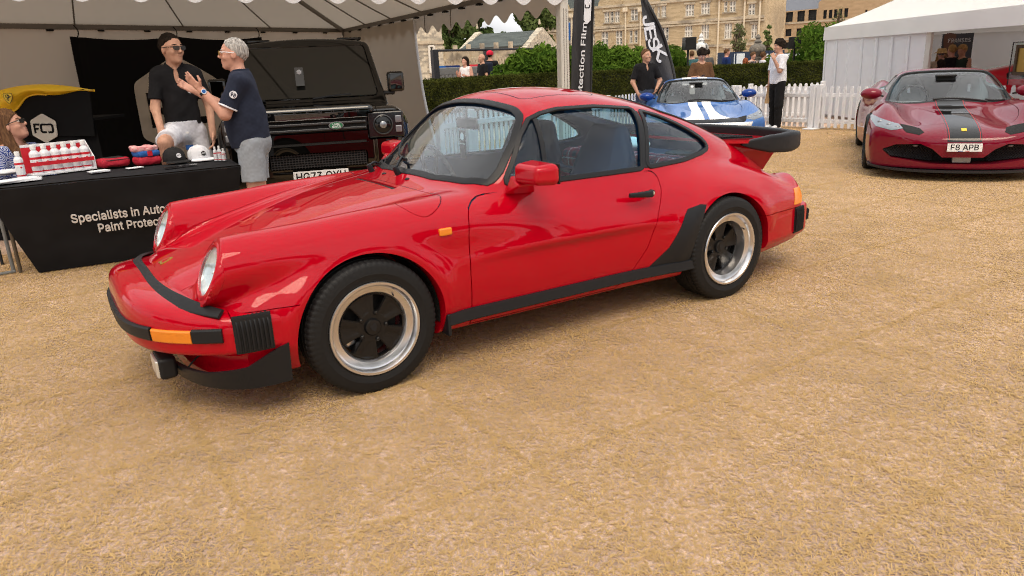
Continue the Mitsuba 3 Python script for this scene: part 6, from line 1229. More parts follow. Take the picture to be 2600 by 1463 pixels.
# the man in the black polo, foot up, hand on his knee
k, M, MH, A, L = human('man in black polo, sunglasses and white shorts, hand on his raised knee', (-1.02, 3.76), deg(-.12, -1), 1.825, 'm_blackshirt', 'm_whiteshort', hair='m_hairdark', cut='short', neck='v', h=.010, leg=.80, hem=.02, lean=9, build=.86, head=(34, -3, 0), wr=1.1,
    pose=dict(rt=(.93, -.22, -.10), rs=(-.05, .02, -1), lt=(-.05, .12, -1), ru=(.16, -.20, -1), rf=(.62, .06, -.82), rh=(.75, .3, -.6), rn=(-.2, .1, -1), lu=(-.10, .30, -1), lf=(.25, -.05, -1)), fist=.45)
glasses(k, MH)
part(k, 'stubble', tf(ell((.062, 0, -.085), (.034, .036, .028), 3), np.eye(4)), 'm_hairbrown', M=MH) if False else None
cm = M@MB(L((.128, .085, 1.30)), [0, 1, 0], unit([.12, 0, 1]), unit([1, 0, -.12])); bd = part(k, 'shirt_badge', tf(extr(hexlogo(.019, 0, 0), .004), MT(0, 0, 0)), 'm_flagtext', M=cm@MT(0, 0, .006)); part(k, 'shirt_print', tf(text('FIRST CLASS', .0075, (.026, .0, .008), [1, 0, 0], [0, 1, 0], .001), np.eye(4)), 'm_flagtext', False, M=cm) if False else part(k, 'shirt_print', bx(.026, .075, -.004, .006, .004, .007), 'm_hexgrey', M=cm)
# the grey-haired man talking with both hands raised
k, M, MH, A, L = human('grey-haired man in navy polo and pale grey shorts gesturing with both hands', (-.71, 2.62), deg(-.93, .36), 1.72, 'm_navy', 'm_greyshort', skin='m_skin2', hair='m_hairgrey', cut='short', neck='v', h=.009, leg=.72, hem=-.04, lean=2, head=(4, 2, 0), belly=.035, build=1.06, sleeve=.78,
    pose=dict(lu=(.46, .10, -.88), lf=(.62, -.10, .80), lh=(.66, -.05, .74), ln=(-.45, -.75, .5), ru=(.66, -.16, -.72), rf=(.84, .16, .56), rh=(.80, .2, .50), rn=(-.5, .62, .5)), fist=.12)
glasses(k, MH, frame='m_paper', tint='m_gold')
a, e, w, d, n = A[1]; u_ = unit(e-w); part(k, 'watch_strap', tf(lathe([(.034, -.010), (.037, -.008), (.037, .008), (.034, .010)], 24), MB(w+u_*.03, unit(np.cross(u_, n)), unit(np.cross(u_, np.cross(u_, n))), u_)), 'm_black', M=M)
wf = w+u_*.03+unit(np.array([-.2, 1., .25]))*.034; part(k, 'watch', tf(lathe([(0, .006), (.019, .006), (.021, .003), (.021, -.004), (0, -.004)], 24), MB(wf, unit(np.cross([0, 0, 1.], [-.2, 1, .25])), unit(np.cross([-.2, 1, .25], np.cross([0, 0, 1.], [-.2, 1, .25]))), unit([-.2, 1, .25]))), 'm_chrome', M=M)
part(k, 'watch_dial', tf(lathe([(0, .008), (.015, .008), (.015, .005)], 20), MB(wf, unit(np.cross([0, 0, 1.], [-.2, 1, .25])), unit(np.cross([-.2, 1, .25], np.cross([0, 0, 1.], [-.2, 1, .25]))), unit([-.2, 1, .25]))), 'm_towelblue', M=M)
dq = unit(e-a); pc = a+dq*.115; nq = unit(np.array([-.25, 1, .1])-dq*(np.array([-.25, 1, .1])@dq)); pc = pc+nq*.080; yq = -dq; xq = np.cross(yq, nq)
part(k, 'sleeve_patch', tf(lathe([(0, .003), (.029, .003), (.030, 0)], 28), MB(pc, xq, yq, nq)), 'm_whitetee', M=M); part(k, 'sleeve_number', tf(text('98', .030, (0, -.015, .004), [1, 0, 0], [0, 1, 0], .002, True, True, .85), MB(pc, xq, yq, nq)), 'm_navy', False, M=M)
ce = a+dq*(.285*.78); uq = unit(np.cross(dq, [0, 1, 0])); vq = np.cross(dq, uq); th = np.linspace(0, 2*np.pi, 30)[:-1]; part(k, 'sleeve_trim', loft(ce+(.0735*np.cos(th))[:, None]*uq+(.0735*np.sin(th))[:, None]*vq, .004, .007, up=dq, n=8, closed=True), 'm_whitetee', M=M)
# the seated woman
k, M, MH, A, L = human('seated woman with long brown hair, sunglasses and a blue and white patterned blouse', (-2.37, 3.60), deg(.70, -.72), 1.72, 'm_pattern', 'm_denim', skin='m_skin2', hair='m_hairlong', cut='long', neck='wide', h=.010, zoff=-.48, head=(24, 16, 0), sleeve=1.6, build=1.0, hem=-.03,
    pose=dict(rt=(1, -.12, -.1), rs=(0, 0, -1), lt=(1, .12, -.1), ls=(0, 0, -1), ru=(.2, -.25, -1), rf=(1, .3, -.1), lu=(.2, .25, -1), lf=(1, -.3, -.1)), fat=.01); glasses(k, MH)
cs = thing('folding_chair', 'dark folding chair under the seated woman', 'chair'); CM_ = MT(-2.37, 3.60, 0)@MR('z', deg(.70, -.72)); part(cs, 'seat', bx(-.2, .25, -.21, .21, .40, .43, .01), 'm_railing', M=CM_); part(cs, 'backrest', bx(-.24, -.21, -.2, .2, .6, .85, .01), 'm_railing', M=CM_)
for x, y in ((-.2, -.19), (-.2, .19), (.23, -.19), (.23, .19)): part(cs, 'leg', tube([(x, y, 0), (x, y, .41 if x > 0 else .85)], .012, 6), 'm_railing', M=CM_)
# behind the coupe
k, M, MH, A, L = human('young man in black polo shirt leaning behind the blue car', (7.12, 6.15), deg(-.35, -1), 1.585, 'm_blackshirt', 'm_denim', hair='m_hairbrown', cut='short', neck='v', h=.012, head=(20, 0, 0), pose=dict(ru=(.05, -.35, -1), rf=(.45, .25, -.85), lu=(.1, .45, -1), lf=(.55, -.55, -.65)), hem=-.03, sleeve=.8)
k, M, MH, A, L = human('young man in brown tee looking down at his phone behind the blue car', (9.05, 6.62), deg(-.5, -1), 1.56, 'm_browntee', 'm_blacktrouser', hair='m_hairdark', cut='mop', h=.012, head=(0, -32, 0), sleeve=.95, pose=dict(ru=(.1, -.3, -1), rf=(.85, .35, .1), rh=(.9, .4, 0), rn=(0, .2, 1), lu=(0, .25, -1), lf=(.1, .05, -1)), fat=.025)
q = A[-1][2]+A[-1][3]*.11; part(k, 'phone', tf(bx(-.075, .075, -.036, .036, -.005, .005, .003), MB(q+[0, 0, .02], unit([.9, .4, .35]), unit([-.4, .9, 0]), unit(np.cross([.9, .4, .35], [-.4, .9, 0])))), 'm_black', M=M)
k, M, MH, A, L = human('tall youth in white tee and black trousers, hand to his face', (10.1, 5.62), deg(-.90, .30), 1.665, 'm_whitetee', 'm_blacktrouser', hair='m_hairdark', cut='mop', h=.011, head=(0, -6, 0), sleeve=.9, shoes='m_paper', fat=.02, pose=dict(lu=(.38, .12, -.85), lf=(.40, -.25, .88), lh=(.2, -.3, .9), ln=(-.3, -.8, 0), ru=(.05, -.2, -1), rf=(.08, -.02, -1), lt=(.06, .07, -1), rt=(-.03, -.07, -1)), fist=.5)
w = (M@np.r_[A[-1][2]+A[-1][3]*.06, 1])[:3]; pb = thing('paper_bag', 'brown paper bag hanging from the youth\'s hand', 'bag'); Mb = MT(*w)@MR('z', 25)
mat('m_kraft', (.40, .25, .12), .8); part(pb, 'bag', vf(m3.Manifold.hull_points(np.array([(x*a, y*b_, z) for a in (-1, 1) for b_ in (-1, 1) for x, y, z in ((.025, .012, .03), (.10, .04, -.30), (.09, .045, -.28))]))), 'm_kraft', 20, M=Mb)
# people beyond the hedge and in the white marquee (far: coarse)
def far(x, ytop, r, label, face, **k):
    p = px_range(x, ytop, r); return human(label, (p[0], p[1]), face, p[2], h=.022, **k)
toC = math.degrees(math.atan2(-FWD[1], -FWD[0])); left = math.degrees(math.atan2(-RGT[1], -RGT[0]))
k = far(1181, 146, 22.5, 'dark-haired woman in white sleeveless top beyond the terrace railing', toC-35, shirt='m_whitetop', legs='m_denim', hair='m_hairdark', cut='long', sleeve=0, skin='m_skin2', pose=dict(ru=(.1, -.3, -1), rf=(.7, .3, .5), lu=(.1, .3, -1), lf=(.7, -.3, .2)))
k = far(1224, 138, 23., 'bald man in black tee beside the railing post', toC-60, shirt='m_blackshirt', legs='m_denim', cut='bald')
k = far(1243, 130, 23.4, 'man in red cap with black rucksack by the railing', toC+160, shirt='m_blackshirt', legs='m_denim', hair='m_hairdark', cut='crop'); part(k[0], 'cap', ell((-.01, 0, .05), (.118, .10, .09), 3), 'm_redcap', M=k[2]); part(k[0], 'rucksack', rbox(-.30, -.12, -.16, .16, 1.0, 1.45, .07), 'm_navy', 40, M=k[1])
k = far(1278, 150, 23.4, 'person in orange top half hidden by the laurel bush', toC+120, shirt='m_orangetee', legs='m_denim', hair='m_hairdark', cut='crop', lean=20)
k = far(1757, 130, 24, 'man in teal tee seen from behind beside the loudspeaker', toC+170, shirt='m_tealtee', legs='m_denim', skin='m_skin2', hair='m_hairbrown', cut='crop')
k = far(1797, 126, 25, 'man in grey shirt seen from behind near the white urn', toC+200, shirt='m_greytee', legs='m_denim', hair='m_hairdark', cut='short')
k = far(1845, 125, 24.5, 'man in navy tee walking in front of the blue hoarding', left+180+8, shirt='m_navytee', legs='m_denim', skin='m_skin2', hair='m_hairbrown', cut='crop', head=(0, -12, 0))
k = far(1912, 134, 24, 'woman with dark hair in floral top before the blue hoarding', toC+30, shirt='m_floral', legs='m_denim', skin='m_skin2', hair='m_hairbrown', cut='bun', sleeve=0, head=(0, -15, 0))
k = far(1893, 149, 23.5, 'red-haired person in white top bending behind the hedge', toC+150, shirt='m_whitetop', legs='m_denim', hair='m_hairred', cut='long')
k = far(1938, 134, 24.2, 'man with brown hair in white tee behind the hedge', left+180, shirt='m_whitetee', legs='m_denim', hair='m_hairbrown', cut='mop')
k = far(2014, 132, 25, 'dark-haired person in dark green top below the far loudspeaker', toC-15, shirt='m_darkgreen', legs='m_denim', hair='m_hairdark', cut='mop')
k = far(2053, 139, 24, 'person in white cap and white top beside the round bush', left+180, shirt='m_whitetop', legs='m_denim', skin='m_skin2', hair='m_hairbrown', cut='crop'); part(k[0], 'cap', ell((-.005, 0, .05), (.118, .10, .085), 3), 'm_whitecap', M=k[2]); part(k[0], 'cap_peak', ell((.12, 0, .035), (.07, .07, .012), 2), 'm_whitecap', M=k[2])
k = far(2075, 138, 24, 'bald man in white tee beside the white marquee', left+180, shirt='m_whitetee', legs='m_denim', skin='m_skin2', cut='bald')
k = far(2392, 127, 14.6, 'woman in straw hat and sunglasses inside the white marquee', left+60, shirt='m_creamtop', legs='m_creamtop', skin='m_skin2', hair='m_hairblond', cut='long', sleeve=1.5); part(k[0], 'hat', lathe([(.19, .045), (.12, .062), (.105, .07), (.100, .13), (.085, .155), (0, .158)], 28), 'm_straw', 40, M=k[2]); glasses(k[0], k[2])
k = far(2390, 154, 13.9, 'dark-haired woman nearest in the white marquee doorway', toC+190, shirt='m_creamtop', legs='m_denim', hair='m_hairdark', cut='long')
k = far(2420, 115, 14.3, 'person with cropped blond hair and black top inside the white marquee', toC+180, shirt='m_blackshirt', legs='m_blacktrouser', skin='m_skin2', hair='m_hairblond', cut='short', sleeve=0)
k = far(2446, 116, 14.2, 'blonde woman in dark green vest inside the white marquee', left+25, shirt='m_darkgreen', legs='m_creamtop', skin='m_skin3', hair='m_hairblond', cut='bun', sleeve=0, head=(0, -20, 0), pose=dict(ru=(.1, -.3, -1), rf=(.8, .3, .1), lu=(.15, .25, -1), lf=(.8, -.3, .1)))
# ---------------------------------------------------------------- things on the table
def onT(px, py, z=.752):
    d = FWD*FPX+RGT*(px-1300)+UPV*(731.5-py); return CAM+d*(z-CAM[2])/d[2]
tx = fx; ty = np.array([td[0], td[1], 0]); up3 = np.array([0, 0, 1.])
tray = thing('bottle_tray', 'red and white stepped display carton holding care bottles, at the left end of the table', 'display box')
b0, b1 = onT(95, 447), onT(232, 430); ux = unit(b1-b0); uy = np.cross(up3, ux); TM = MB(b0, ux, uy, up3); TW = np.linalg.norm(b1-b0)*1.04
part(tray, 'base', bx(-.03, TW+.02, -.005, .13, 0, .012), 'm_paper', M=TM); part(tray, 'front_strip', bx(-.03, TW+.02, -.012, -.004, .075, .105), 'm_redprint', M=TM); part(tray, 'back_panel', bx(-.03, TW+.02, .15, .158, 0, .215), 'm_redprint', M=TM); part(tray, 'back_lip', bx(-.03, TW+.02, .148, .16, .215, .235), 'm_paper', M=TM); part(tray, 'side_panel', tf(extr(Polygon([(-.01, 0), (.155, 0), (.155, .235), (.13, .235), (-.01, .10)]), .006), MB((TW+.02, 0, 0), [0, 1, 0], [0, 0, 1], [1, 0, 0])), 'm_paper', M=TM)
def bottle(name, M, r, h, label, group, cap='m_white', bodym='m_paper', lab='m_redprint', catn='bottle'):
    t = thing(name, label, catn, group); part(t, 'body', lathe([(0, 0), (r*.95, 0), (r, r*.1), (r, h*.66), (r*.93, h*.73), (r*.45, h*.82), (r*.42, h*.86)], 24), bodym, 40, M=M); part(t, 'cap', lathe([(r*.55, h*.84), (r*.56, h*.985), (r*.5, h), (0, h)], 18), cap, 40, M=M); part(t, 'label_band', lathe([(r*1.012, h*.50), (r*1.012, h*.58)], 24), lab, 40, M=M); part(t, 'label_foot', lathe([(r*1.012, h*.06), (r*1.012, h*.11)], 24), lab, 40, M=M)
    f = M@MR('z', -90); part(t, 'label_print', text('CAR', h*.055, (0, 0, 0), [1, 0, 0], [0, 1, 0], .001, True, True) if False else ell((r*.99, .0, h*.40), (r*.05, r*.22, r*.24), 1), lab, M=f); return t
ords = ['leftmost', 'second from left', 'third from left', 'third from right', 'second from right', 'rightmost']
for i in range(6): bottle('care_bottle', TM@MT(.028+i*(TW-.05)/5.0, .055, .012), .037, .225, f'white bottle with red label in the stepped carton, {ords[i]} of the six', 'care bottles in the carton')
q = onT(62, 452); bottle('care_bottle', MB(q+uy*.05, ux, uy, up3), .032, .20, 'white bottle with red label standing left of the carton', 'care bottles in the carton')
for i, x in enumerate((549, 560, 570)): q = onT(x, 408); bottle('spray_bottle', MB(q, ux, uy, up3), .016, (.118, .125, .105)[i], f'small white spray bottle beside the white cap, {("left", "middle", "right")[i]} of three', 'small spray bottles')
q = onT(520, 400)+uy*.25; wb = thing('water_bottle', 'clear plastic water bottle behind the white cap', 'bottle'); part(wb, 'body', tf(lathe([(0, 0), (.032, 0), (.033, .14), (.030, .17), (.012, .20), (.012, .21)], 24), MT(*q)), 'm_water', 40); part(wb, 'cap', tf(lathe([(.014, .205), (.014, .222), (0, .222)], 14), MT(*q)), 'm_white'); part(wb, 'label', tf(lathe([(.0335, .06), (.0335, .10)], 24), MT(*q)), 'm_towelblue')
def folded(name, label, catn, c, w, d, h, m, trim=None, puff=.25):
    t = thing(name, label, catn); M = MB(c, ux, uy, up3); f_ = lambda p: rb(p, (-w/2, -d/2, 0), (w/2, d/2, h*(1)), h*.42)+(meshkit.fbm(p*16+c[0]*9, 3, 4)-.5)*.02*puff*4
    v, f, n = iso(f_, (-w/2-.03, -d/2-.03, -.02), (w/2+.03, d/2+.03, h+.03), .008, newton=1); part(t, 'body', (v, f, n), m, M=M); return t, M
t, M = folded('red_bag', 'red zipped bag lying flat on the table', 'bag', onT(296, 424)+uy*.06, .24, .17, .075, 'm_bagred'); part(t, 'zip', tube(curve([(-.11, -.075, .058), (0, -.082, .060), (.11, -.075, .058)], 10), .004, 5), 'm_black', M=M); part(t, 'top_panel', rbox(-.07, .08, -.05, .05, .070, .080, .004), 'm_black', M=M)
t, M = folded('red_bag', 'red bag under the folded towels', 'bag', onT(385, 418)+uy*.07, .20, .16, .075, 'm_bagred')
t, M = folded('folded_towel', 'folded blue towel on the red bag', 'towel', onT(385, 418)+uy*.07+[0, 0, .068], .185, .15, .05, 'm_towelblue'); part(t, 'band', bx(-.02, .02, -.079, -.072, .004, .045), 'm_redprint', M=M)
t, M = folded('folded_towel', 'fluffy pink and white towel on top of the blue towel', 'towel', onT(381, 418)+uy*.07+[0, 0, .112], .19, .15, .045, 'm_towelpink', puff=.6)
for (x, y), m, mb, me, lb in (((458, 413), 'm_blackcap', 'm_blackcap', 'm_whitecap', 'black baseball cap with white hexagon badge on the table'), ((521, 407), 'm_whitecap', 'm_whitecap', 'm_blackcap', 'white baseball cap with dark hexagon badge on the table')):
    t = thing('baseball_cap', lb, 'cap', 'caps on the table'); c = onT(x, y)+uy*.10; M = MB(c, ux, uy, up3)@MS(.87); H = lathe([(.105, .012), (.108, .04), (.100, .085), (.075, .122), (.035, .142), (0, .147)], 32); part(t, 'crown', H, m, 50, M=M)
    pk_ = np.array([[(math.sin(a)*(.098+.07*k*math.cos(a*.9)), -math.cos(a)*(.098+.075*k)*1.0-.0, .014-.012*k*k+.012*abs(math.sin(a))*0) for a in np.linspace(-1.15, 1.15, 16)] for k in np.linspace(0, 1, 5)]); part(t, 'peak', thick(pk_, np.array([0, 0, .005])), mb, 40, M=M); part(t, 'button', ell((0, 0, .148), (.009, .009, .005), 1), mb, M=M)
    Mb = M@MB((0, -.103, .068), [1, 0, 0], unit([0, .30, 1]), unit([0, -1, .30])); part(t, 'badge', extr(hexlogo(.026, 0, 0), .004), me, M=Mb); part(t, 'badge_letters', extr(emb_at(0, 0, .032), .0055), m, False, M=Mb)
for i, (x0, y0, w, d, lb, n) in enumerate(((47, 462, .30, .16, 'white leaflets with red print stacked at the left table edge', 3), (255, 437, .14, .10, 'thin stack of pale leaflets right of the carton', 2), (345, 427, .12, .08, 'small pale leaflets before the red bags', 1), (462, 423, .26, .06, 'long dark glossy card before the black cap', 1))):
    t = thing('leaflet_stack', lb, 'leaflet'); c = onT(x0, y0)+uy*d*.3
    for j in range(n): part(t, 'leaflet', bx(-w/2, w/2, -d/2, d/2, .006*j, .006*j+.005), 'm_paper' if i < 3 else 'm_blackgloss', M=MB(c, ux, uy, up3)@MR('z', (j*7-5)))
q = onT(20, 452); t = thing('white_pouch', 'white pouch with red print lying on the leaflets', 'pouch'); part(t, 'pouch', ell((0, 0, .04), (.14, .07, .022), 3), 'm_paper', M=MB(q+uy*.06, ux, uy, up3)); part(t, 'red_print', ell((.02, -.03, .052), (.10, .035, .013), 2), 'm_redprint', M=MB(q+uy*.06, ux, uy, up3)@MT(0, 0, -.012))
# ---------------------------------------------------------------- stand with the yellow wing and small hexagon
st = thing('wing_display', 'black draped stand with a small grey hexagon emblem carrying the yellow wing', 'display stand'); o = px_range(115, 330, 7.0); cu = unit(RGT*[1, 1, 0]); cn = np.array([-cu[1], cu[0], 0]); DM = MB((o[0], o[1], 0), cu, up3, -cn)
W_ = np.linspace(-.75, .47, 40); Gd = np.stack([np.stack([W_*(1+.05*(1-k)), 0*W_+k*1.12, (meshkit.fbm(np.stack([W_*5, 0*W_+k*.5, 0*W_], 1), 3, 2)-.5)*.10], 1) for k in np.linspace(0, 1, 14)]); part(st, 'drape', grid(Gd), 'm_banner', True, M=DM); part(st, 'top', bx(-.74, .46, 1.10, 1.125, -.6, -.01), 'm_banner', M=DM)
P0 = px_range(120, 325, 7.0); lz = (P0-o)@cu; part(st, 'hexagon', extr(hexlogo(.135, 0, 0), .006, .002), 'm_hexgrey', M=DM@MT(lz, P0[2], .045)@MR('z', -4)); part(st, 'letters', extr(emb_at(0, 0, .185), .009), 'm_banner', False, M=DM@MT(lz, P0[2], .045)@MR('z', -2))
wg = thing('yellow_wing_panel', 'glossy yellow car wing panel with a shield badge, mounted on the black stand', 'car part')
pw = lambda x, y: (lambda d: (np.array([(CAM+d*((o-CAM)@cn)/(d@cn)-o)@cu, (CAM+d*((o-CAM)@cn)/(d@cn))[2]])))(FWD*FPX+RGT*(x-1300)+UPV*(731.5-y))
tp_, bt_ = curve([pw(-60, 240), pw(0, 231), pw(60, 218), pw(120, 214), pw(175, 219), pw(232, 230)], 30), curve([pw(-60, 300), pw(-10, 290), pw(14, 284), pw(46, 280), pw(72, 248), pw(110, 239), pw(148, 243), pw(190, 236), pw(231, 231)], 30)
Gw = np.stack([np.concatenate([tp_*(1-k)+bt_*k, (.10*np.sin(np.pi*np.clip(k*.9+.05, 0, 1))+.05-.06*k*0)*np.ones((30, 1))-.12*(np.linspace(0, 1, 30)**3)[:, None]], 1) for k in np.linspace(0, 1, 10)]); part(wg, 'panel', thick(Gw, np.array([0, 0, -.012])), 'm_yellowpaint', True, M=DM)
edge = bt_; part(wg, 'arch_lip', loft(np.concatenate([edge, Gw[-1][:, 2:]-.01], 1), .010, .012, up=(0, 0, 1), n=8), 'm_yellowpaint', 50, M=DM)
part(st, 'upper_drape', extr(Polygon([pw(*q) for q in [(-60, 290), (30, 272), (60, 240), (110, 226), (160, 228), (215, 226), (232, 236), (245, 345), (-60, 345)]]), .012), 'm_banner', M=DM@MT(0, 0, .02)); c = pw(17, 250); sh_ = Polygon(smoothpoly([(-.034, .040), (0, .036), (.034, .040), (.034, -.005), (0, -.05), (-.034, -.005)], 6)); Ms = DM@MT(c[0]+.132, c[1]+.005, .172)@MR('y', 8)@MR('x', 0); sb = part(wg, 'badge', extr(sh_, .004), 'm_black', M=Ms); part(sb, 'badge_field', extr(sh_.buffer(-.004), .0055), 'm_yellow', M=Ms); part(sb, 'badge_emblem', extr(affinity.scale(HORSE, .062, .062, origin=(0, 0)), .007), 'm_black', False, M=Ms)
pipe = px_ground(8, 700); solo('metal_pipe', 'thin grey metal pipe lying on the grass below the table', 'pipe', tube([pipe+[-.35, -.05, .015], pipe+[.085, .02, .015]], .013, 10), 'm_railgrey')
# ---------------------------------------------------------------- feather flags
fl_ = thing('black_banner_flag', 'tall black banner flag with white vertical lettering', 'flag'); g0 = px_range(1466, 250, 10.6); FM = MB((g0[0], g0[1], 0), cu, up3, -cn)
pf = lambda x, y, d0=0.: (lambda d: (lambda t: np.array([(CAM+d*t-np.array([g0[0], g0[1], 0]))@cu, (CAM+d*t)[2]]))(((g0-CAM)@cn)/(d@cn)))(FWD*FPX+RGT*(x-1300)+UPV*(731.5-y))
Lf, Rf = curve([pf(1447, 300), pf(1450, 222), pf(1454, 60), pf(1460, -20), pf(1466, -140)], 24), curve([pf(1498, 300), pf(1500, 222), pf(1504, 60), pf(1507, -20), pf(1503, -140)], 24)
Gf = np.stack([np.concatenate([Lf*(1-k)+Rf*k, .02*np.sin(k*9+np.linspace(0, 6, 24))[:, None]], 1) for k in np.linspace(0, 1, 12)]); part(fl_, 'sail', grid(Gf), 'm_flag', True, M=FM); part(fl_, 'edge_sleeve', tube(Gf[-1]+[.005, 0, 0], .014, 6), 'm_black', M=FM); part(fl_, 'pole', tube([(Rf[0][0], 0, 0), (Rf[0][0], Rf[0][1]+.1, 0)], .014, 8), 'm_black', M=FM)
a, b = pf(1478, 225), pf(1489, 60); ydir = unit(np.r_[b-a, 0]); tm_ = text('Paint Protection Film', .062, (0, 0, 0), [1, 0, 0], [0, 1, 0], .002, True); tw_ = np.ptp(tm_[0][:, 0]); Ml = MB(np.r_[b-ydir[:2]*1.56, .040], ydir, np.cross([0, 0, 1.], ydir), [0, 0, 1.])@MS(1.56/tw_, 1, 1)
for w_ in words(tm_, .018): part(fl_, 'lettering', tf(w_, Ml), 'm_flagtext', False, M=FM)
hq = pf(1491, 22); part(fl_, 'emblem', extr(affinity.translate(affinity.rotate(Polygon([(-.05, -.045), (-.10, 0), (-.05, .05), (.30, .05), (.34, 0), (.30, -.045)]), 87, origin=(0, 0)), hq[0]-.0, hq[1]-.10), .004), 'm_flagtext', M=FM@MT(0, 0, .028)); part(fl_, 'emblem_letter', tf(extr(affinity.scale(affinity.translate(EMB.geoms[1] if hasattr(EMB, 'geoms') else EMB, -1.06, -.5), .075, .075, origin=(0, 0)), .006), MT(hq[0]+.0, hq[1]+.03, .028)@MR('z', 90)), 'm_flag', M=FM)
f2 = thing('grey_feather_flag', 'curved dark grey feather flag with large white letters behind the young man', 'flag'); g0 = px_range(1700, 200, 13.6); FM2 = MB((g0[0], g0[1], 0), cu, up3, -cn)
Rf = curve([pf(1712, 260), pf(1712, 196), pf(1700, 140), pf(1678, 75), pf(1655, 30), pf(1636, -8), pf(1600, -60)], 30); Lf = curve([pf(1660, 260), pf(1655, 196), pf(1640, 110), pf(1634, 70), pf(1628, 20), pf(1625, -8), pf(1598, -60)], 30)
Gf = np.stack([np.concatenate([Lf*(1-k)+Rf*k, .03*np.sin(k*7+np.linspace(0, 11, 30))[:, None]], 1) for k in np.linspace(0, 1, 12)]); part(f2, 'sail', grid(Gf), 'm_flag2', True, M=FM2); part(f2, 'edge_sleeve', tube(Gf[-1], .028, 6), 'm_black', M=FM2); part(f2, 'pole', tube([(Rf[0][0], 0, 0), np.r_[Rf[0], 0]], .016, 8), 'm_black', M=FM2)
for ch_, x, y, s, rot in (('J', 1645, 53, .18, -84), ('E', 1650, 84, .22, -80), ('S', 1659, 111, .20, -72), ('K', 1673, 134, .24, -62), ('.', 1674, 156, .055, -60)):
    c = pf(x, y); m = meshkit.text_mesh(ch_, .2, .003, True); v = np.array(m.vertices); v[:, :2] -= (v[:, :2].max(0)+v[:, :2].min(0))/2; v[:, 0] *= s/np.ptp(v[:, 0]); v[:, 1] *= (.20 if ch_ != '.' else .055)/np.ptp(v[:, 1]); part(f2, 'letter', (v, np.array(m.faces)), 'm_flagtext', False, M=FM2@MT(c[0], c[1], .045)@MR('z', rot))
# ---------------------------------------------------------------- terrace things beyond the hedge
def speaker(x, y0, y1, w, r, label, face):
    p = px_range(x, y1, r); top = px_range(x, y0, r)[2]; t = thing('loudspeaker', label, 'loudspeaker'); M = MT(p[0], p[1], 0)@MR('z', face); h = top-p[2]
    part(t, 'cabinet', vf(m3.Manifold.hull_points(np.array([(x_, y_, z_) for z_ in (p[2], top) for x_, y_ in ((.16, w/2), (.16, -w/2), (-.17, w*.3), (-.17, -w*.3))], float))), 'm_black', 20, M=M); part(t, 'front_grille', bx(.162, .170, -w/2+.02, w/2-.02, p[2]+.03, top-.03), 'm_dark', M=M); part(t, 'handle', bx(-.06, .06, w*.45, w*.47, p[2]+h*.6, p[2]+h*.8), 'm_railgrey', M=M); part(t, 'pole', tube([(0, 0, 0), (0, 0, p[2]+.02)], .03, 8), 'm_black', M=M)
    for a in (0, 120, 240): part(t, 'tripod_leg', tube([(0, 0, .75), (.5*math.cos(math.radians(a)), .5*math.sin(math.radians(a)), .02)], .016, 6), 'm_black', M=M)
speaker(1747, 95, 127, .36, 22.5, 'black loudspeaker on a stand left of the white urn', toC+15); speaker(2017, 94, 124, .38, 24, 'black loudspeaker on a stand beside the round bush', toC-20)
def urn(x, y0, y1, r, w, m, label):
    p = px_range(x, y1, r); top = px_range(x, y0, r)[2]; t = thing('stone_urn', label, 'urn'); h = top-p[2]; M = MT(p[0], p[1], p[2]); pr = [(.20, 0), (.24, .06), (.16, .12), (.30, .22), (.46, .34), (.50, .46), (.40, .56), (.24, .60), (.20, .66), (.27, .70), (.18, .74), (.12, .80), (.17, .85), (.10, .93), (.05, .97), (0, 1)]
    part(t, 'vase', lathe([(a*w, b*h) for a, b in pr], 28), m, 50, M=M); part(t, 'pedestal', bx(-.3*w, .3*w, -.3*w, .3*w, -p[2], 0, .02), 'm_urnstone', M=M)
    for k in range(10): part(t, 'gadroon', ell((.44*w*math.cos(k*.628), .44*w*math.sin(k*.628), .38*h), (.10*w, .10*w, .10*h), 1), m, 40, M=M)
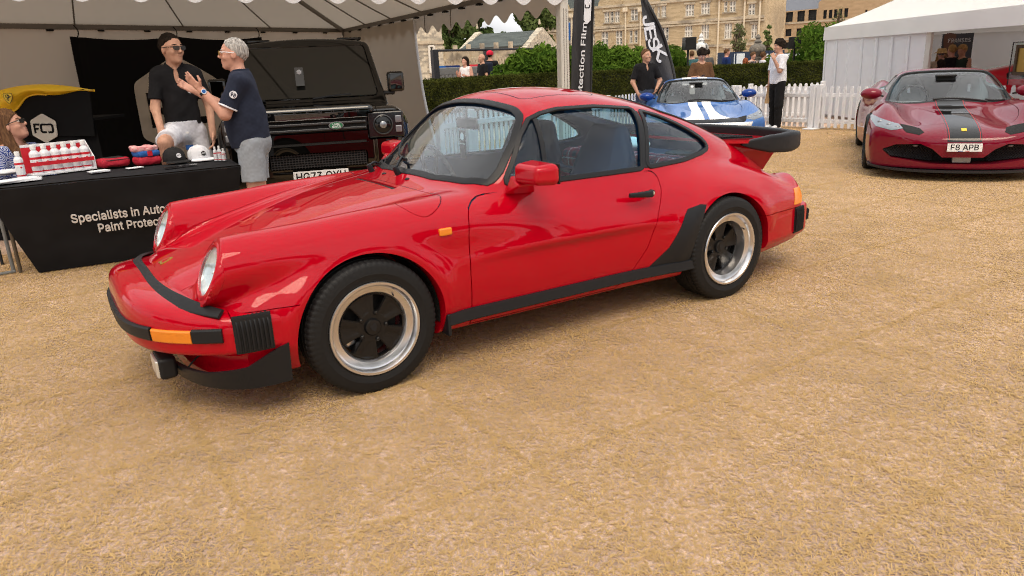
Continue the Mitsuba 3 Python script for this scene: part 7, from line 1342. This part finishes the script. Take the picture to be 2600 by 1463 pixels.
urn(1779, 84, 145, 24.5, .44, 'm_urnwhite', 'white weathered garden urn behind the youth in brown'); urn(1922, 86, 152, 24.5, .50, 'm_urnstone', 'grey stone garden urn right of the floral woman')
for x0, x1, r0, r1, lb in ((1822, 1990, 28, 28.5, 'navy blue hoarding with white panels before the mansion'), (1990, 2050, 28.5, 29, 'navy blue hoarding stretch beside the round bush')):
    Fh = Facade(x0, r0, x1, r1, thing('hoarding', lb, 'hoarding'), 'm_hoard'); t0_, t1_ = Fh.uv(x0+3, 134)[1], 0; Fh.box('board', 0, Fh.L, 0, t0_, -.04, 0, 'm_hoard')
    for a, b in (((1863, 1890), (1945, 1988)) if x0 < 1900 else ((1992, 2030),)): ra = Fh.rect(a, b, 136, 170); Fh.box('panel', ra[0], ra[1], max(ra[2], .1), ra[3], .002, .02, 'm_panelwhite')
    for k in range(4): Fh.box('batten', Fh.L*k/4, Fh.L*k/4+.06, 0, t0_, .0, .03, 'm_hoard')
cc = [(1138, 188, 'm_towelblue', 'blue folding camp chair left of the woman in white'), (1158, 190, 'm_navytee', 'navy camp chair beside the woman in white'), (1206, 186, 'm_redprint', 'red camp chair behind the railing')]
for x, y, m, lb in cc:
    p = px_range(x, y, 26); t = thing('camp_chair', lb, 'chair'); M = MT(p[0], p[1], 0)@MR('z', toC+20); part(t, 'seat', bx(-.25, .25, -.25, .25, .95, 1.0), m, M=M); part(t, 'backrest', tf(bx(-.02, .02, -.25, .25, 0, .5), MT(-.25, 0, 1.0)@MR('y', -12)), m, M=M)
    for a in (-.24, .24):
        for b in (-.24, .24): part(t, 'leg', tube([(a, b, 0), (a, b, .96)], .02, 6), 'm_railing', M=M)
p = px_range(1127, 193, 25); t = thing('teal_windbreak', 'small teal fabric shelter behind the railing', 'shelter'); part(t, 'fabric', vf(m3.Manifold.hull_points(np.array([(-.5, 0, .7), (.5, 0, .7), (0, .5, .7), (-.25, .1, 1.35), (.1, .3, .7)], float))), 'm_tealtee', 20, M=MT(p[0], p[1], 0)); part(t, 'pole', tube([(-.25, .1, 0), (-.25, .1, 1.4)], .015, 6), 'm_railing', M=MT(p[0], p[1], 0))
